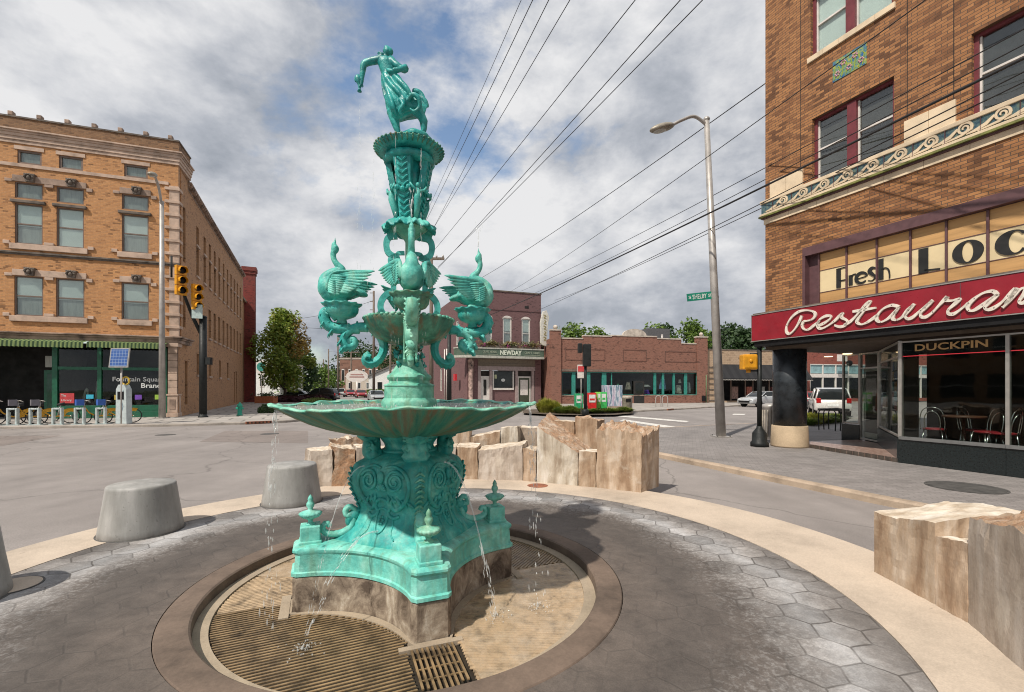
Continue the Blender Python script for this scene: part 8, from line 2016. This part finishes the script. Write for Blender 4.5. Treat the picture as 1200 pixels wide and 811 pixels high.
pole(374, 170, 432, .2, 'furthest thin power pole at the street end')
def wire(a, b, r, label, sag=.35, n=24):
    a = Vector(a); b = Vector(b); pts = [a.lerp(b, i/n)-Vector((0, 0, sag*4*(i/n)*(1-i/n))) for i in range(n+1)]
    o = MB().tube(pts, r, 6).build('overhead_wire', M_wire, smooth=True); tag(o, label, 'wire', 'overhead wires'); return o
def P3(px, py, Z): return Vector((xp(px, Z), Z, zp(py, Z)))
Lw = [((500, 249), (608.7, 0), .010, 'faintest overhead wire rising steeply just right of the statue'), ((497.7, 262), (622, 0), .014, 'steep overhead wire second right of the statue'), ((506.6, 270), (640.7, 0), .014, 'steep overhead wire third right of the statue'), ((508.8, 266), (665, 0), .014, 'steep overhead wire fourth right of the statue'), ((506.6, 296), (740.6, 0), .016, 'single overhead wire crossing the blue gap of sky'), ((511, 317), (793, 0), .018, 'left wire of the close pair running to the top centre'), ((513, 313), (818.7, 0), .018, 'right wire of the close pair running to the top centre')]
for (a, b, r, l) in Lw:
    A = P3(a[0], a[1], 32); B = P3(b[0], b[1], 11.0); d = (B-A).normalized(); wire(A, B+d*9, r*.72, l, .12)
Lw = [((560, 328), 46, (897, 97.7), 13.5, .016, 'highest of the long wires passing behind the lamp head', 3), ((596, 343), 46, (1079, 0), 7.6, .011, 'wire crossing the tile panel of the brick corner building', 0), ((611, 341), 46, (1200, 30), 7.3, .011, 'wire crossing the upper window of the corner building', 0), ((618, 347), 46, (1200, 48), 7.3, .011, 'thin wire just above the thick cable', 0), ((564, 373), 45.9, (1200, 64), 7.3, .026, 'thick black cable running from the bar to the corner building', 0), ((600, 376), 46, (1200, 80), 7.3, .012, 'thin wire just under the thick cable', 0), ((650, 352), 47, (1200, 92), 7.3, .012, 'lowest long wire ending above the brick shop pillar', 0)]
for a, Za, b, Zb, r, l, ex in Lw:
    A = P3(a[0], a[1], Za); B = P3(b[0], b[1], Zb); d = (B-A).normalized(); wire(A, B+d*(2.5 if not ex else 0), r, l, .25)
for k, (a, Za, b, Zb) in enumerate((((336, 375), 62, (438, 352), 60), ((336, 382), 62, (505, 380), 40), ((396, 396), 75, (411, 415), 105), ((396, 402), 75, (457, 402), 72), ((385, 412), 95, (457, 406), 72))):
    wire(P3(a[0], a[1], Za), P3(b[0], b[1], Zb), .02, ['thin wire from the tree pole to the stepped pole', 'low thin wire from the tree pole towards the bar', 'thin wire between the slim pole and the cross arm pole', 'thin wire between the slim pole and the stout pole', 'thin wire from the distant pole to the stout pole'][k], .4)

# the far side of the square, left of the picture: it stands in the reflections of the shop windows
t = thing('street_row', 'plain brown brick row across the square, mirrored in the restaurant window', 'building', (-56, -20, 0), PI/2)
rwh = [(2+k*4, 4+k*4, 5.4, 7.6) for k in range(9)]+[(1.5+k*4, 4.5+k*4, .6, 3.4) for k in range(9)]
wall_grid(MB(), 0, 40, 0, 9.5, rwh, 0, .3).build('brick_wall', B_side, t); mb = MB(); mb.box(0, 40, .35, .45, 0, 9.4); mb.build('interior', M_blackd, t); MB().box(-.2, 40.2, -.3, .3, 9.5, 9.9).build('cornice', M_lime, t)
for a, b, c, d in rwh: MB().box(a, b, .1, .2, (c+d)/2-.06, (c+d)/2+.06).build('window_bar', M_frameW, t)
tree('leafy_tree', -44, -2, 9, 6, 2.2, L_tree, 'street tree of the row mirrored in the restaurant window', 2500, .3)
